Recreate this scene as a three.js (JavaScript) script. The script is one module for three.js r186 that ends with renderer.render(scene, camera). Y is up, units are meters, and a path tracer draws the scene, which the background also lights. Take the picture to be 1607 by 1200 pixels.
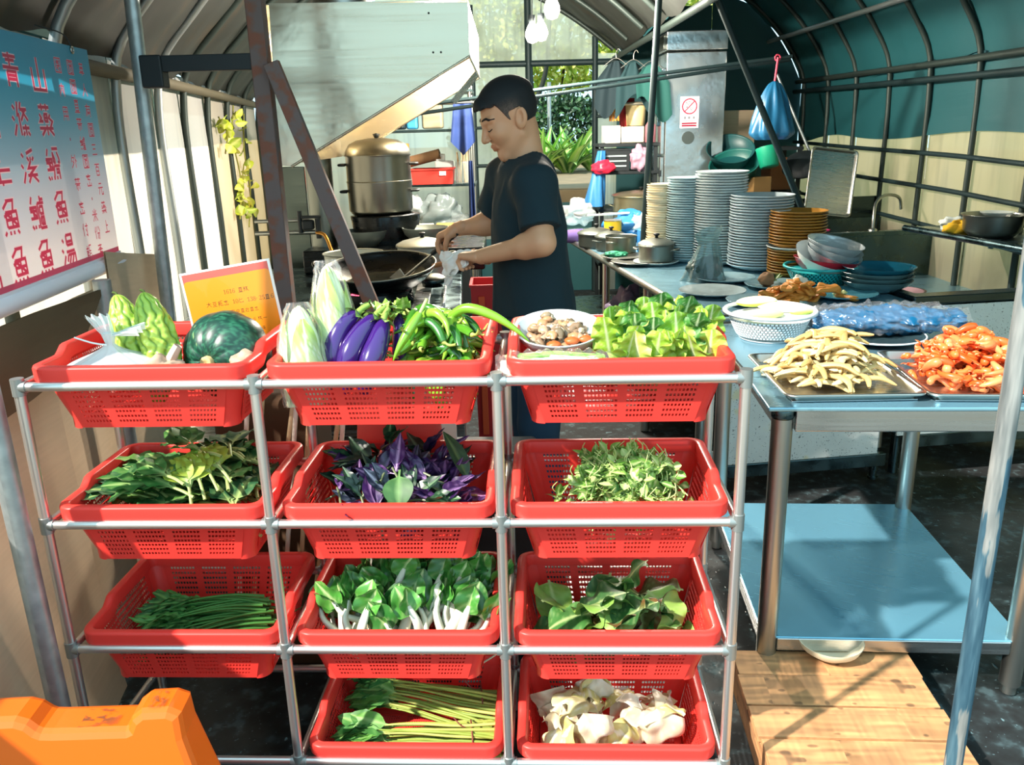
import * as THREE from 'three';
import { RoundedBoxGeometry } from 'three/addons/geometries/RoundedBoxGeometry.js';
import { mergeGeometries } from 'three/addons/utils/BufferGeometryUtils.js';

// ---------- camera, sky, sun, exposure
const scene = new THREE.Scene();
const camera = new THREE.PerspectiveCamera(49.2, 1607 / 1200, 0.05, 200);
camera.position.set(0, 1.6, 0);
camera.rotation.set(-0.2918, 0, -0.0268, 'XYZ');
const renderer = new THREE.WebGLRenderer({ antialias: true });
renderer.toneMapping = THREE.LinearToneMapping;
renderer.toneMappingExposure = 1.12;
renderer.shadowMap.enabled = true;
scene.background = new THREE.Color().setRGB(0.54, 0.86, 0.99).multiplyScalar(1.75);   // pale bright sky
const sun = new THREE.DirectionalLight(new THREE.Color().setRGB(1, 0.9, 0.82), 8.6);
sun.position.set(-7, 7.9, 2.5); sun.target.position.set(0, 0.6, -2.5);
sun.castShadow = true; sun.shadow.radius = 2.5;
sun.shadow.mapSize.set(4096, 4096);
Object.assign(sun.shadow.camera, { left: -9, right: 9, top: 9, bottom: -9, near: 0.5, far: 30 });
scene.add(sun, sun.target);

// ---------- helpers
const V = (x, y, z) => new THREE.Vector3(x, y, z);
const PI = Math.PI;
let seed = 7;
const reseed = (s) => { seed = s; };
const rnd = (a = 1, b) => { seed = (seed + 0x6d2b79f5) | 0; let t = Math.imul(seed ^ (seed >>> 15), 1 | seed); t = (t + Math.imul(t ^ (t >>> 7), 61 | t)) ^ t; const r = ((t ^ (t >>> 14)) >>> 0) / 4294967296; return b === undefined ? r * a : a + (b - a) * r; };
const hash = (i, j, k = 0) => { let h = Math.imul(i, 374761393) ^ Math.imul(j, 668265263) ^ Math.imul(k, 2147483629); h = Math.imul(h ^ (h >>> 13), 1274126177); return ((h ^ (h >>> 16)) >>> 0) / 4294967296; };
const mod = (a, n) => ((a % n) + n) % n;
const fade = (t) => t * t * (3 - 2 * t);
const mix = (a, b, t) => a + (b - a) * t;
const clamp = (x, a = 0, b = 1) => Math.min(b, Math.max(a, x));
const sstep = (a, b, x) => fade(clamp((x - a) / (b - a)));
function vnoise(x, y, n, k = 0) {           // periodic value noise, period n cells
  const i = Math.floor(x), j = Math.floor(y), u = fade(x - i), v = fade(y - j), h = (a, b) => hash(mod(a, n), mod(b, n), k);
  return mix(mix(h(i, j), h(i + 1, j), u), mix(h(i, j + 1), h(i + 1, j + 1), u), v);
}
function n3(x, y, z, k = 0) {
  const i = Math.floor(x), j = Math.floor(y), l = Math.floor(z), u = fade(x - i), v = fade(y - j), w = fade(z - l), h = (a, b, c) => hash(a, b + c * 57, k + c);
  return mix(mix(mix(h(i, j, l), h(i + 1, j, l), u), mix(h(i, j + 1, l), h(i + 1, j + 1, l), u), v), mix(mix(h(i, j, l + 1), h(i + 1, j, l + 1), u), mix(h(i, j + 1, l + 1), h(i + 1, j + 1, l + 1), u), v), w);
}
const fbm = (x, y, n, oct = 4, k = 0) => { let s = 0, a = 0.5, t = 0; for (let o = 0; o < oct; o++) { s += a * vnoise(x * n, y * n, n, k + o); t += a; a *= 0.5; n *= 2; } return s / t; };
const toS = (c) => (c <= 0.0031308 ? 12.92 * c : 1.055 * Math.pow(c, 1 / 2.4) - 0.055);
function tex(w, h, fn, srgb = true, rep) {   // fn(u, v) -> grey or [r, g, b], linear 0..1 for data, sRGB 0..1 for colour
  const d = new Uint8Array(w * h * 4);
  for (let j = 0; j < h; j++) for (let i = 0; i < w; i++) {
    const c = fn((i + 0.5) / w, (j + 0.5) / h), o = (j * w + i) * 4;
    for (let k = 0; k < 3; k++) d[o + k] = 255 * clamp(c.length ? c[k] : c);
    d[o + 3] = 255;
  }
  const t = new THREE.DataTexture(d, w, h);
  t.wrapS = t.wrapT = THREE.RepeatWrapping; t.magFilter = THREE.LinearFilter; t.needsUpdate = true;
  if (srgb) t.colorSpace = THREE.SRGBColorSpace;
  if (rep) t.repeat.set(rep[0], rep[1]);
  return t;
}
const M = (o) => { const m = new THREE.MeshPhysicalMaterial({ side: THREE.DoubleSide, ...o }); return m; };
const std = (color, roughness = 0.6, more = {}) => M({ color, roughness, metalness: 0, ...more });
const lin = (r, g, b) => new THREE.Color().setRGB(r, g, b);

const used = new Map();
const numbered = (n) => { const k = used.get(n) || 0; used.set(n, k + 1); return k ? n + '_' + String(k).padStart(3, '0') : n; };
function tagIt(o, label, category, group, kind) { if (label) o.userData.label = label; if (category) o.userData.category = category; if (group) o.userData.group = group; if (kind) o.userData.kind = kind; return o; }
function thing(name, label, category, pos = [0, 0, 0], turn = 0, group) {
  const g = new THREE.Group(); g.name = numbered(name); g.position.set(...pos); g.rotation.y = turn; scene.add(g);
  return tagIt(g, label, category, group);
}
function part(name, geo, m, parent, label) {
  const o = new THREE.Mesh(Array.isArray(geo) ? merge(geo) : geo, m); o.name = name; o.castShadow = o.receiveShadow = true;
  if (label) o.userData.label = label; parent.add(o); return o;
}
function solo(name, geo, m, label, category, group, pos, turn) {  // a thing that is one mesh
  const o = part(numbered(name), geo, m, scene); if (pos) o.position.set(...pos); if (turn) o.rotation.y = turn;
  return tagIt(o, label, category, group);
}
function struct(name, geo, m) { const o = part(name, geo, m, scene); o.userData.kind = 'structure'; return o; }
function dup(src, pos, rot, label, group, scale) {
  const o = src.clone(); o.name = numbered(src.name.replace(/_\d{3}$/, '')); scene.add(o);
  if (pos) o.position.copy(pos.isVector3 ? pos : V(...pos));
  if (rot) { if (rot.isQuaternion) o.quaternion.copy(rot); else if (typeof rot === 'number') o.rotation.set(0, rot, 0); else o.rotation.set(...rot); }
  if (scale) o.scale.setScalar(scale);
  o.userData = { ...src.userData }; if (label) o.userData.label = label; if (group) o.userData.group = group;
  return o;
}
function merge(list) {
  list = list.flat().map((g) => (g.index ? g.toNonIndexed() : g));
  const anyColor = list.some((g) => g.attributes.color);
  for (const g of list) {
    for (const k of Object.keys(g.attributes)) if (!['position', 'normal', 'uv', 'color'].includes(k)) g.deleteAttribute(k);
    if (!g.attributes.uv) g.setAttribute('uv', new THREE.BufferAttribute(new Float32Array(g.attributes.position.count * 2), 2));
    if (anyColor && !g.attributes.color) g.setAttribute('color', new THREE.BufferAttribute(new Float32Array(g.attributes.position.count * 3).fill(1), 3));
  }
  return list.length === 1 ? list[0] : mergeGeometries(list);
}
const mv = (g, x, y, z) => g.translate(x, y, z);
const rot = (g, x = 0, y = 0, z = 0) => { g.applyMatrix4(new THREE.Matrix4().makeRotationFromEuler(new THREE.Euler(x, y, z))); return g; };
const box = (w, h, d, x = 0, y = 0, z = 0, r = 0) => mv(r ? new RoundedBoxGeometry(w, h, d, 2, Math.min(r, w / 2.01, h / 2.01, d / 2.01)) : new THREE.BoxGeometry(w, h, d), x, y, z);
function uvBox(g, s = 1) {   // uv in metres by the way a face points
  const n = g.attributes.normal, p = g.attributes.position, uv = new Float32Array(p.count * 2);
  for (let i = 0; i < p.count; i++) {
    const ax = Math.abs(n.getX(i)), ay = Math.abs(n.getY(i)), az = Math.abs(n.getZ(i));
    const [u, v] = ax >= ay && ax >= az ? [p.getZ(i), p.getY(i)] : ay >= az ? [p.getX(i), p.getZ(i)] : [p.getX(i), p.getY(i)];
    uv[2 * i] = u * s; uv[2 * i + 1] = v * s;
  }
  g.setAttribute('uv', new THREE.BufferAttribute(uv, 2)); return g;
}
function rod(a, b, r = 0.01, seg = 10, r2 = r) {  // capped cylinder between two points
  a = a.isVector3 ? a : V(...a); b = b.isVector3 ? b : V(...b);
  const d = b.clone().sub(a), L = d.length(), g = new THREE.CylinderGeometry(r2, r, L, seg, 1);
  const uv = g.attributes.uv; for (let i = 0; i < uv.count; i++) uv.setXY(i, uv.getX(i) * 2 * PI * r, uv.getY(i) * L);
  g.translate(0, L / 2, 0);
  g.applyQuaternion(new THREE.Quaternion().setFromUnitVectors(V(0, 1, 0), d.normalize()));
  return g.translate(a.x, a.y, a.z);
}
const curveOf = (pts, closed = false) => new THREE.CatmullRomCurve3(pts.map((p) => (p.isVector3 ? p : V(...p))), closed);
const tube = (pts, r, n = 24, seg = 8, closed = false) => new THREE.TubeGeometry(curveOf(pts, closed), n, r, seg, closed);
function taper(pts, rad, n = 16, seg = 8, flat = 1) {   // swept body, radius given by rad(t), rounded ends come from rad -> 0
  const c = curveOf(pts), fr = c.computeFrenetFrames(n, false), pos = [], uv = [], idx = [];
  for (let i = 0; i <= n; i++) {
    const t = i / n, p = c.getPointAt(t), r = Math.max(rad(t), 1e-5);
    for (let j = 0; j <= seg; j++) {
      const a = (j / seg) * 2 * PI, q = p.clone().addScaledVector(fr.normals[i], Math.cos(a) * r).addScaledVector(fr.binormals[i], Math.sin(a) * r * flat);
      pos.push(q.x, q.y, q.z); uv.push(j / seg, t);
      if (i < n && j < seg) { const k = i * (seg + 1) + j; idx.push(k, k + seg + 1, k + 1, k + 1, k + seg + 1, k + seg + 2); }
    }
  }
  return fin(pos, uv, idx);
}
function fin(pos, uv, idx, col) {
  const g = new THREE.BufferGeometry();
  g.setAttribute('position', new THREE.Float32BufferAttribute(pos, 3)); g.setAttribute('uv', new THREE.Float32BufferAttribute(uv, 2));
  if (col) g.setAttribute('color', new THREE.Float32BufferAttribute(col, 3));
  g.setIndex(idx); g.computeVertexNormals(); return g;
}
function sheet(fn, nu, nv, colorFn) {    // fn(u, v) -> [x, y, z]
  const pos = [], uv = [], idx = [], col = colorFn ? [] : null;
  for (let j = 0; j <= nv; j++) for (let i = 0; i <= nu; i++) {
    const u = i / nu, v = j / nv; pos.push(...fn(u, v)); uv.push(u, v); if (col) col.push(...colorFn(u, v));
    if (i < nu && j < nv) { const k = j * (nu + 1) + i; idx.push(k, k + 1, k + nu + 1, k + 1, k + nu + 2, k + nu + 1); }
  }
  return fin(pos, uv, idx, col);
}
function scaleUV(g, a, b) { const uv = g.attributes.uv; for (let i = 0; i < uv.count; i++) uv.setXY(i, uv.getX(i) * a, uv.getY(i) * b); return g; }
const lathe = (prof, seg = 32) => new THREE.LatheGeometry(prof.map(([r, y]) => new THREE.Vector2(r, y)), seg);
function extrude(pts, depth, bevel = 0) {
  const s = new THREE.Shape(pts.map(([x, y]) => new THREE.Vector2(x, y)));
  return new THREE.ExtrudeGeometry(s, { depth, bevelEnabled: bevel > 0, bevelThickness: bevel, bevelSize: bevel, bevelSegments: 2, curveSegments: 8 });
}
function blob(r, sx, sy, sz, amp = 0.2, freq = 2, k = 0, nu = 16, nv = 12) {  // lumpy closed body
  return sheet((u, v) => {
    const th = u * 2 * PI, ph = v * PI, d = [Math.sin(ph) * Math.cos(th), Math.cos(ph), -Math.sin(ph) * Math.sin(th)];
    const q = r * (1 + amp * (n3(d[0] * freq + 9, d[1] * freq + 9, d[2] * freq + 9, k) * 2 - 1));
    return [d[0] * q * sx, d[1] * q * sy, d[2] * q * sz];
  }, nu, nv);
}
// distance-field body meshed by surface nets
const len = (x, y, z) => Math.sqrt(x * x + y * y + z * z);
function cap(p, a, b, ra, rb) {
  const bx = b[0] - a[0], by = b[1] - a[1], bz = b[2] - a[2], px = p[0] - a[0], py = p[1] - a[1], pz = p[2] - a[2];
  const t = clamp((px * bx + py * by + pz * bz) / (bx * bx + by * by + bz * bz));
  return len(px - bx * t, py - by * t, pz - bz * t) - mix(ra, rb, t);
}
const ell = (p, c, r) => { const x = (p[0] - c[0]) / r[0], y = (p[1] - c[1]) / r[1], z = (p[2] - c[2]) / r[2], k = len(x, y, z); return (k - 1) * Math.min(...r) * (k > 1 ? 1 : 1); };
const smin = (a, b, k) => { const h = clamp(0.5 + (0.5 * (b - a)) / k); return mix(b, a, h) - k * h * (1 - h); };
const smax = (a, b, k) => -smin(-a, -b, k);
function nets(f, lo, hi, c) {
  const n = [0, 1, 2].map((i) => Math.ceil((hi[i] - lo[i]) / c) + 1), [nx, ny, nz] = n, F = new Float32Array(nx * ny * nz), id = (i, j, k) => i + nx * (j + ny * k);
  for (let k = 0; k < nz; k++) for (let j = 0; j < ny; j++) for (let i = 0; i < nx; i++) F[id(i, j, k)] = f([lo[0] + i * c, lo[1] + j * c, lo[2] + k * c]);
  const vert = new Int32Array(nx * ny * nz).fill(-1), pos = [], uv = [], idx = [];
  for (let k = 0; k < nz - 1; k++) for (let j = 0; j < ny - 1; j++) for (let i = 0; i < nx - 1; i++) {
    let s = 0, x = 0, y = 0, z = 0, m = 0; const v = [];
    for (let q = 0; q < 8; q++) { v[q] = F[id(i + (q & 1), j + ((q >> 1) & 1), k + (q >> 2))]; if (v[q] < 0) m |= 1 << q; }
    if (m === 0 || m === 255) continue;
    for (let a = 0; a < 8; a++) for (const d of [1, 2, 4]) { const b = a ^ d; if (b < a || (v[a] < 0) === (v[b] < 0)) continue; const t = v[a] / (v[a] - v[b]); x += (a & 1) + (d === 1 ? t : 0); y += ((a >> 1) & 1) + (d === 2 ? t : 0); z += (a >> 2) + (d === 4 ? t : 0); s++; }
    vert[id(i, j, k)] = pos.length / 3; pos.push(lo[0] + (i + x / s) * c, lo[1] + (j + y / s) * c, lo[2] + (k + z / s) * c); uv.push(0, 0);
  }
  const quad = (a, b, cc, d, flip) => { if (Math.min(a, b, cc, d) < 0) return; flip ? idx.push(a, cc, b, a, d, cc) : idx.push(a, b, cc, a, cc, d); };
  for (let k = 1; k < nz - 1; k++) for (let j = 1; j < ny - 1; j++) for (let i = 1; i < nx - 1; i++) {
    const a = F[id(i, j, k)] < 0;
    if (a !== F[id(i + 1, j, k)] < 0) quad(vert[id(i, j - 1, k - 1)], vert[id(i, j, k - 1)], vert[id(i, j, k)], vert[id(i, j - 1, k)], !a);
    if (a !== F[id(i, j + 1, k)] < 0) quad(vert[id(i - 1, j, k - 1)], vert[id(i - 1, j, k)], vert[id(i, j, k)], vert[id(i, j, k - 1)], !a);
    if (a !== F[id(i, j, k + 1)] < 0) quad(vert[id(i - 1, j - 1, k)], vert[id(i, j - 1, k)], vert[id(i, j, k)], vert[id(i - 1, j, k)], !a);
  }
  return fin(pos, uv, idx);
}
function paint(g, fn) { const p = g.attributes.position, c = new Float32Array(p.count * 3); for (let i = 0; i < p.count; i++) c.set(fn(p.getX(i), p.getY(i), p.getZ(i), i), i * 3); g.setAttribute('color', new THREE.BufferAttribute(c, 3)); return g; }
const tint = (g, ...c) => paint(g, () => c);

// frames of the three large pieces of furniture: (along, up, back) -> world
const frame = (ox, oz, yaw) => (a, h, b) => V(ox + a * Math.cos(yaw) - b * Math.sin(yaw), h, oz - a * Math.sin(yaw) - b * Math.cos(yaw));
const RYAW = -0.0488, RK = frame(-1.0482, -1.7032, RYAW);
const CYAW = 0.129, CK = frame(0.8, -3.4, CYAW);
const TYAW = -0.08, TK = frame(0.725, -2.12, TYAW);
const yawQ = (y, e) => new THREE.Quaternion().setFromAxisAngle(V(0, 1, 0), y).multiply(new THREE.Quaternion().setFromEuler(new THREE.Euler(e[1], e[0], e[2], 'YXZ')));
// ---------- brush strokes for the printed characters: polylines on a 10 x 10 grid
const STROKES = {
  山: '5059 13199993', 青: '1181 2272 0494 4044 2529 25757579 2676 2777', 魚: '4012 30706314 23838727 23 2383 2387 2327 8387 2787 5357 2585 1809 3839 5859 7889',
  湯: '1122 0415 0926 40808343 4043 4141 4282 3595 4638 46969989 6649 8669', 溪: '1122 0415 0926 4180 4253 6263 8273 63458547 3797 6639 6799', 藥: '1181 3032 6062 43636545 4345 4464 13241535 83749577 0797 5659 4719 6799',
  滌: '1122 0415 0926 4034 4349 6052 5292 8255 6295 5797 7679 6859 8899', 鱺: '2012 03434606 0346 2326 0444 0819 2829 4849 5090 51636454 5154 81939484 5595 5549 66868767 6869 8789', 鱸: '2012 03434606 0346 2326 0444 0819 2829 4849 7072 7191 5292 5259 63838565 6365 66868868 6668 7678 5999',
  岠: '2023 00030343 4043 0595 3538 15189898 4949 4849', 內: '1219 12828789 5053 53 5327 5377', 用: '10808889 101609 1383 1686 5059', 外: '2005 22524609 2446 7079 7395', 帶: '0191 2023 5053 7073 0494 2528 25757578 4449', 付: '2004 1319 4292 70797958 5466',
  三: '1181 2474 0898', 百: '0191 5133 23737929 2329 2676', 元: '2171 0494 3419 64699997', 上: '4049 4474 0999', 人: '50445409 5399', 米: '0494 5059 2133 8163 4519 6599', 份: '2004 1319 5034 7094 45857969 6549', 素: '1181 2373 5054 0494 6436 3686 5659 3729 7789', 草: '1181 3032 6062 23737626 2326 2474 0797 5659',
  有: '0292 4009 3439 34848979 3686 3777', 圖: '00909909 0009 21717323 2123 34747848 3438 4557 0999', 團: '00909909 0009 2272 41414747 23637525 2678 6166', 密: '4151 12 02028213 3445 2475 6353 14 5659 17198987', 直: '1181 5052 22727828 2228 2474 2676 0999', 瓜: '2181 21260109 51545748 61667699', 大: '0393 50445409 5499', 豆: '1181 23737626 2326 3748 6758 0999',
  龍: '2022 0242 1213 3233 0444 15192525 1545 1747 5090 5054 5484 55599997 6686', 走: '1181 5054 0494 5458 5686 3509 3799', 中: '12828616 1216 5059', 在: '0292 4009 2529 4494 6469 3999', 一: '0595', 以: '11172634 4152 80757909 7799', 匕: '8233 20 2028 28989896',
};
const SPARE = ['圖', '團', '鱸', '藥', '密', '龍', '素', '直'];
function glyph(x, ch, X, Y, s, w) {
  const t = STROKES[ch] || STROKES[SPARE[ch.charCodeAt(0) % SPARE.length]]; x.lineWidth = w; x.lineCap = 'butt'; x.lineJoin = 'miter';
  for (const st of t.split(' ')) { x.beginPath(); for (let i = 0; i + 1 < st.length; i += 2) { const a = X + (+st[i] + 0.5) * s / 10, b = Y + (+st[i + 1] + 0.5) * s / 10; i ? x.lineTo(a, b) : x.moveTo(a, b); } x.stroke(); }
}
// ---------- materials
const T = {
  grain: tex(256, 256, (u, v) => fbm(u, v, 16, 4, 3), false),
  coarse: tex(256, 256, (u, v) => fbm(u, v, 5, 5, 11), false),
  brushed: tex(512, 256, (u, v) => 0.25 + 0.5 * vnoise(u * 6, v * 200, 200, 5) * 0.6 + 0.2 * fbm(u, v, 5, 4, 8), false),
  scratch: tex(512, 512, (u, v) => { const a = u * 0.9 + v * 0.44, b = v * 0.9 - u * 0.44; return 0.36 + 0.16 * fbm(u, v, 4, 4, 21) + 0.16 * Math.pow(vnoise(a * 9, b * 150, 900, 9), 3); }, false),
  floor: tex(1024, 1024, (u, v) => { const a = fbm(u, v, 6, 6, 31), b = fbm(u, v, 60, 4, 37), g = vnoise(u * 260, v * 260, 260, 4), s = vnoise(u * 70, v * 40, 70, 6), k = 0.03 + 0.2 * a * b * 2 + 0.12 * sstep(0.55, 0.8, b) + (g > 0.94 ? 0.28 : 0) + (s > 0.965 ? 0.3 : 0); return [k * 0.8, k * 1.04, k * 1.08]; }),
  floorR: tex(512, 512, (u, v) => clamp(0.35 + 0.8 * sstep(0.42, 0.62, fbm(u, v, 5, 5, 41))), false),
  concrete: tex(512, 512, (u, v) => { const k = 0.62 + 0.16 * fbm(u, v, 12, 5, 61); return [k, k * 0.97, k * 0.9]; }),
  tarp: tex(512, 512, (u, v) => { const k = 0.085 + 0.085 * fbm(u, v, 7, 5, 71), s = sstep(0.6, 0.75, fbm(u, v, 9, 4, 73)); return [k * mix(0.9, 1.35, s), k * mix(1.0, 1.2, s), k * mix(0.86, 0.9, s)]; }),
  dirtySheet: tex(512, 512, (u, v) => { const a = fbm(u, v, 5, 5, 81), st = fbm(u, v * 0.12, 30, 3, 83), k = 0.96 - 0.14 * sstep(0.45, 0.85, a) - 0.08 * sstep(0.5, 0.85, st); return [k, k * (0.97 - 0.03 * a), k * (0.9 - 0.12 * a)]; }),
  card: tex(256, 256, (u, v) => { const k = 0.75 + 0.05 * fbm(u, v, 6, 4, 91) + 0.03 * vnoise(u * 4, v * 120, 120, 2); return [k, k * 0.88, k * 0.73]; }),
  wood: tex(512, 512, (u, v) => { const w = fbm(u, v, 3, 4, 101), r = vnoise(u * 4 + 0.5 * w, v * 46 + 3 * w, 100, 6), s = vnoise(u * 60, v * 8, 60, 9), sp = sstep(0.86, 0.95, vnoise(u * 14, v * 20, 20, 17)), k = 0.5 + 0.2 * r + 0.08 * s - 0.2 * sp; return [k * 1.12, k * 0.83, k * 0.55]; }),
  rust: tex(256, 256, (u, v) => { const a = sstep(0.42, 0.66, fbm(u, v, 7, 5, 111)); return [mix(0.38, 0.44, a), mix(0.33, 0.27, a), mix(0.32, 0.2, a)]; }),
  galv: tex(256, 256, (u, v) => { const k = 0.55 + 0.25 * fbm(u, v, 9, 4, 121); return [k * 0.95, k, k * 1.0]; }),
  peel: tex(256, 512, (u, v) => { const a = sstep(0.47, 0.53, fbm(u, v, 6, 5, 131) - 0.25 * Math.cos(v * 2 * PI)); return [mix(0.34, 0.05, a) + 0.3 * fbm(u, v, 14, 3, 5), mix(0.37, 0.2, a) + 0.28 * fbm(u, v, 14, 3, 5), mix(0.37, 0.27, a) + 0.26 * fbm(u, v, 14, 3, 5)]; }),
  speck: tex(512, 512, (u, v) => { const s = vnoise(u * 110, v * 110, 110, 7), b = fbm(u, v, 6, 4, 8), d = s > 0.9 ? 0.45 : 1, k = 0.86 * d * (0.94 + 0.1 * b), y = sstep(0.6, 0.8, b); return [k, k * mix(1, 0.95, y), k * mix(0.97, 0.78, y)]; }),
};
const rep = (t, a, b = a) => { const c = t.clone(); c.repeat.set(a, b); c.needsUpdate = true; return c; };
const MAT = {
  red: std('#e63e36', 0.36, { specularIntensity: 0.6 }),
  tubeSteel: std('#d6d4d0', 0.34, { metalness: 0.9 }),
  joint: std('#9aa09d', 0.45, { metalness: 0.75 }),
  steel: std('#c3c6c6', 0.55, { metalness: 1, roughnessMap: T.brushed, bumpMap: T.brushed, bumpScale: 0.0002 }),
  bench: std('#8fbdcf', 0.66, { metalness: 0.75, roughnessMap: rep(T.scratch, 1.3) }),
  darkSteel: std('#54696d', 0.6, { metalness: 1, roughnessMap: T.grain }),
  pot: std('#b4b4ac', 0.34, { metalness: 1 }),
  steamer: std('#7f7e74', 0.3, { metalness: 1 }), potDark: std('#7c8078', 0.4, { metalness: 1 }),
  iron: std('#15191a', 0.38, { metalness: 0.6, roughnessMap: T.grain, roughness: 0.6 }),
  black: std('#0f191c', 0.6), darkPipe: std('#1c3032', 0.55, { metalness: 0.3 }),
  rusty: std('#ffffff', 0.7, { map: T.rust, bumpMap: T.coarse, bumpScale: 0.001 }),
  galv: std('#ffffff', 0.42, { map: rep(T.galv, 3), metalness: 0.7 }),
  peel: std('#ffffff', 0.78, { map: rep(T.peel, 8, 0.9), metalness: 0.15 }),
  white: std('#e6e8e4', 0.4), cream: std('#e8dcbc', 0.5), plate: std('#cfd8d6', 0.18), plateBlue: std('#7fb0b8', 0.2, { clearcoat: 0.4 }),
  brownPlate: std('#a9772f', 0.3), teal: std('#1c8f8c', 0.4), blueBag: M({ color: '#2f78a8', roughness: 0.35, transmission: 0.25 }),
  clear: M({ color: '#eef4f4', roughness: 0.12, transmission: 0.85, ior: 1.35 }),
  milky: M({ color: '#e9efef', roughness: 0.45, transmission: 0.45 }),
  film: M({ color: '#ffffff', roughness: 0.08, transmission: 0.95, ior: 1.3 }),
  cardboard: std('#ffffff', 0.9, { map: T.card }),
  wood: std('#ffffff', 0.75, { map: T.wood, bumpMap: T.wood, bumpScale: 0.0008 }),
  navy: std('#0b1f3a', 0.85), tshirt: std('#0d2830', 0.92, { sheen: 0.25, sheenRoughness: 0.6 }), jeans: std('#15344a', 0.9),
  tarp: std('#ffffff', 0.62, { map: T.tarp, bumpMap: T.coarse, bumpScale: 0.004 }),
  greenTarp: std('#195257', 0.55, { bumpMap: T.coarse, bumpScale: 0.004 }),
  plain: std('#ffffff', 0.5, { vertexColors: true }),
  orangeCard: std('#f0961e', 0.5),
};
const glow = (c, k) => std('#ffffff', 0.5, { emissive: new THREE.Color(c), emissiveIntensity: k });

// ---------- ground, floor
{
  const g = sheet((u, v) => { const x = mix(-6, 6, u), z = mix(-9, 0.4, v); return [x, -0.012 + 0.012 * fbm(u, v, 9, 4, 5), z]; }, 80, 80);
  scaleUV(g, 6, 5);
  const fm = std('#ffffff', 0.85, { map: T.floor, roughnessMap: rep(T.floorR, 0.4), bumpMap: T.floor, bumpScale: 0.02 });
  struct('floor', [g, box(12, 0.2, 9.4, 0, -0.13, -4.3)], fm);
  struct('ground', [box(60, 0.3, 40, 0, -0.18, 20.4), box(60, 0.3, 60, 0, -0.36, -30), box(40, 0.3, 9.4, -26, -0.18, -4.3), box(40, 0.3, 9.4, 26, -0.18, -4.3)].map((b) => uvBox(b, 0.4)), std('#c9c4b8', 0.9, { map: T.concrete }));
  struct('added_sky_blocker', uvBox(box(0.3, 3.6, 16, -5.6, 1.8, -6), 0.5), std('#6d7468', 0.9, { map: T.concrete }));  // unseen wall, added to keep sky light off the translucent tent wall
  // raised garden bed behind the tent, with a kerb wall
  struct('garden_terrace', uvBox(box(16, 1.0, 30, 0, 0.5, -24.2, 0.03), 0.5), std('#b0a184', 0.95, { map: T.concrete, bumpMap: T.coarse, bumpScale: 0.02 }));
}
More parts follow.
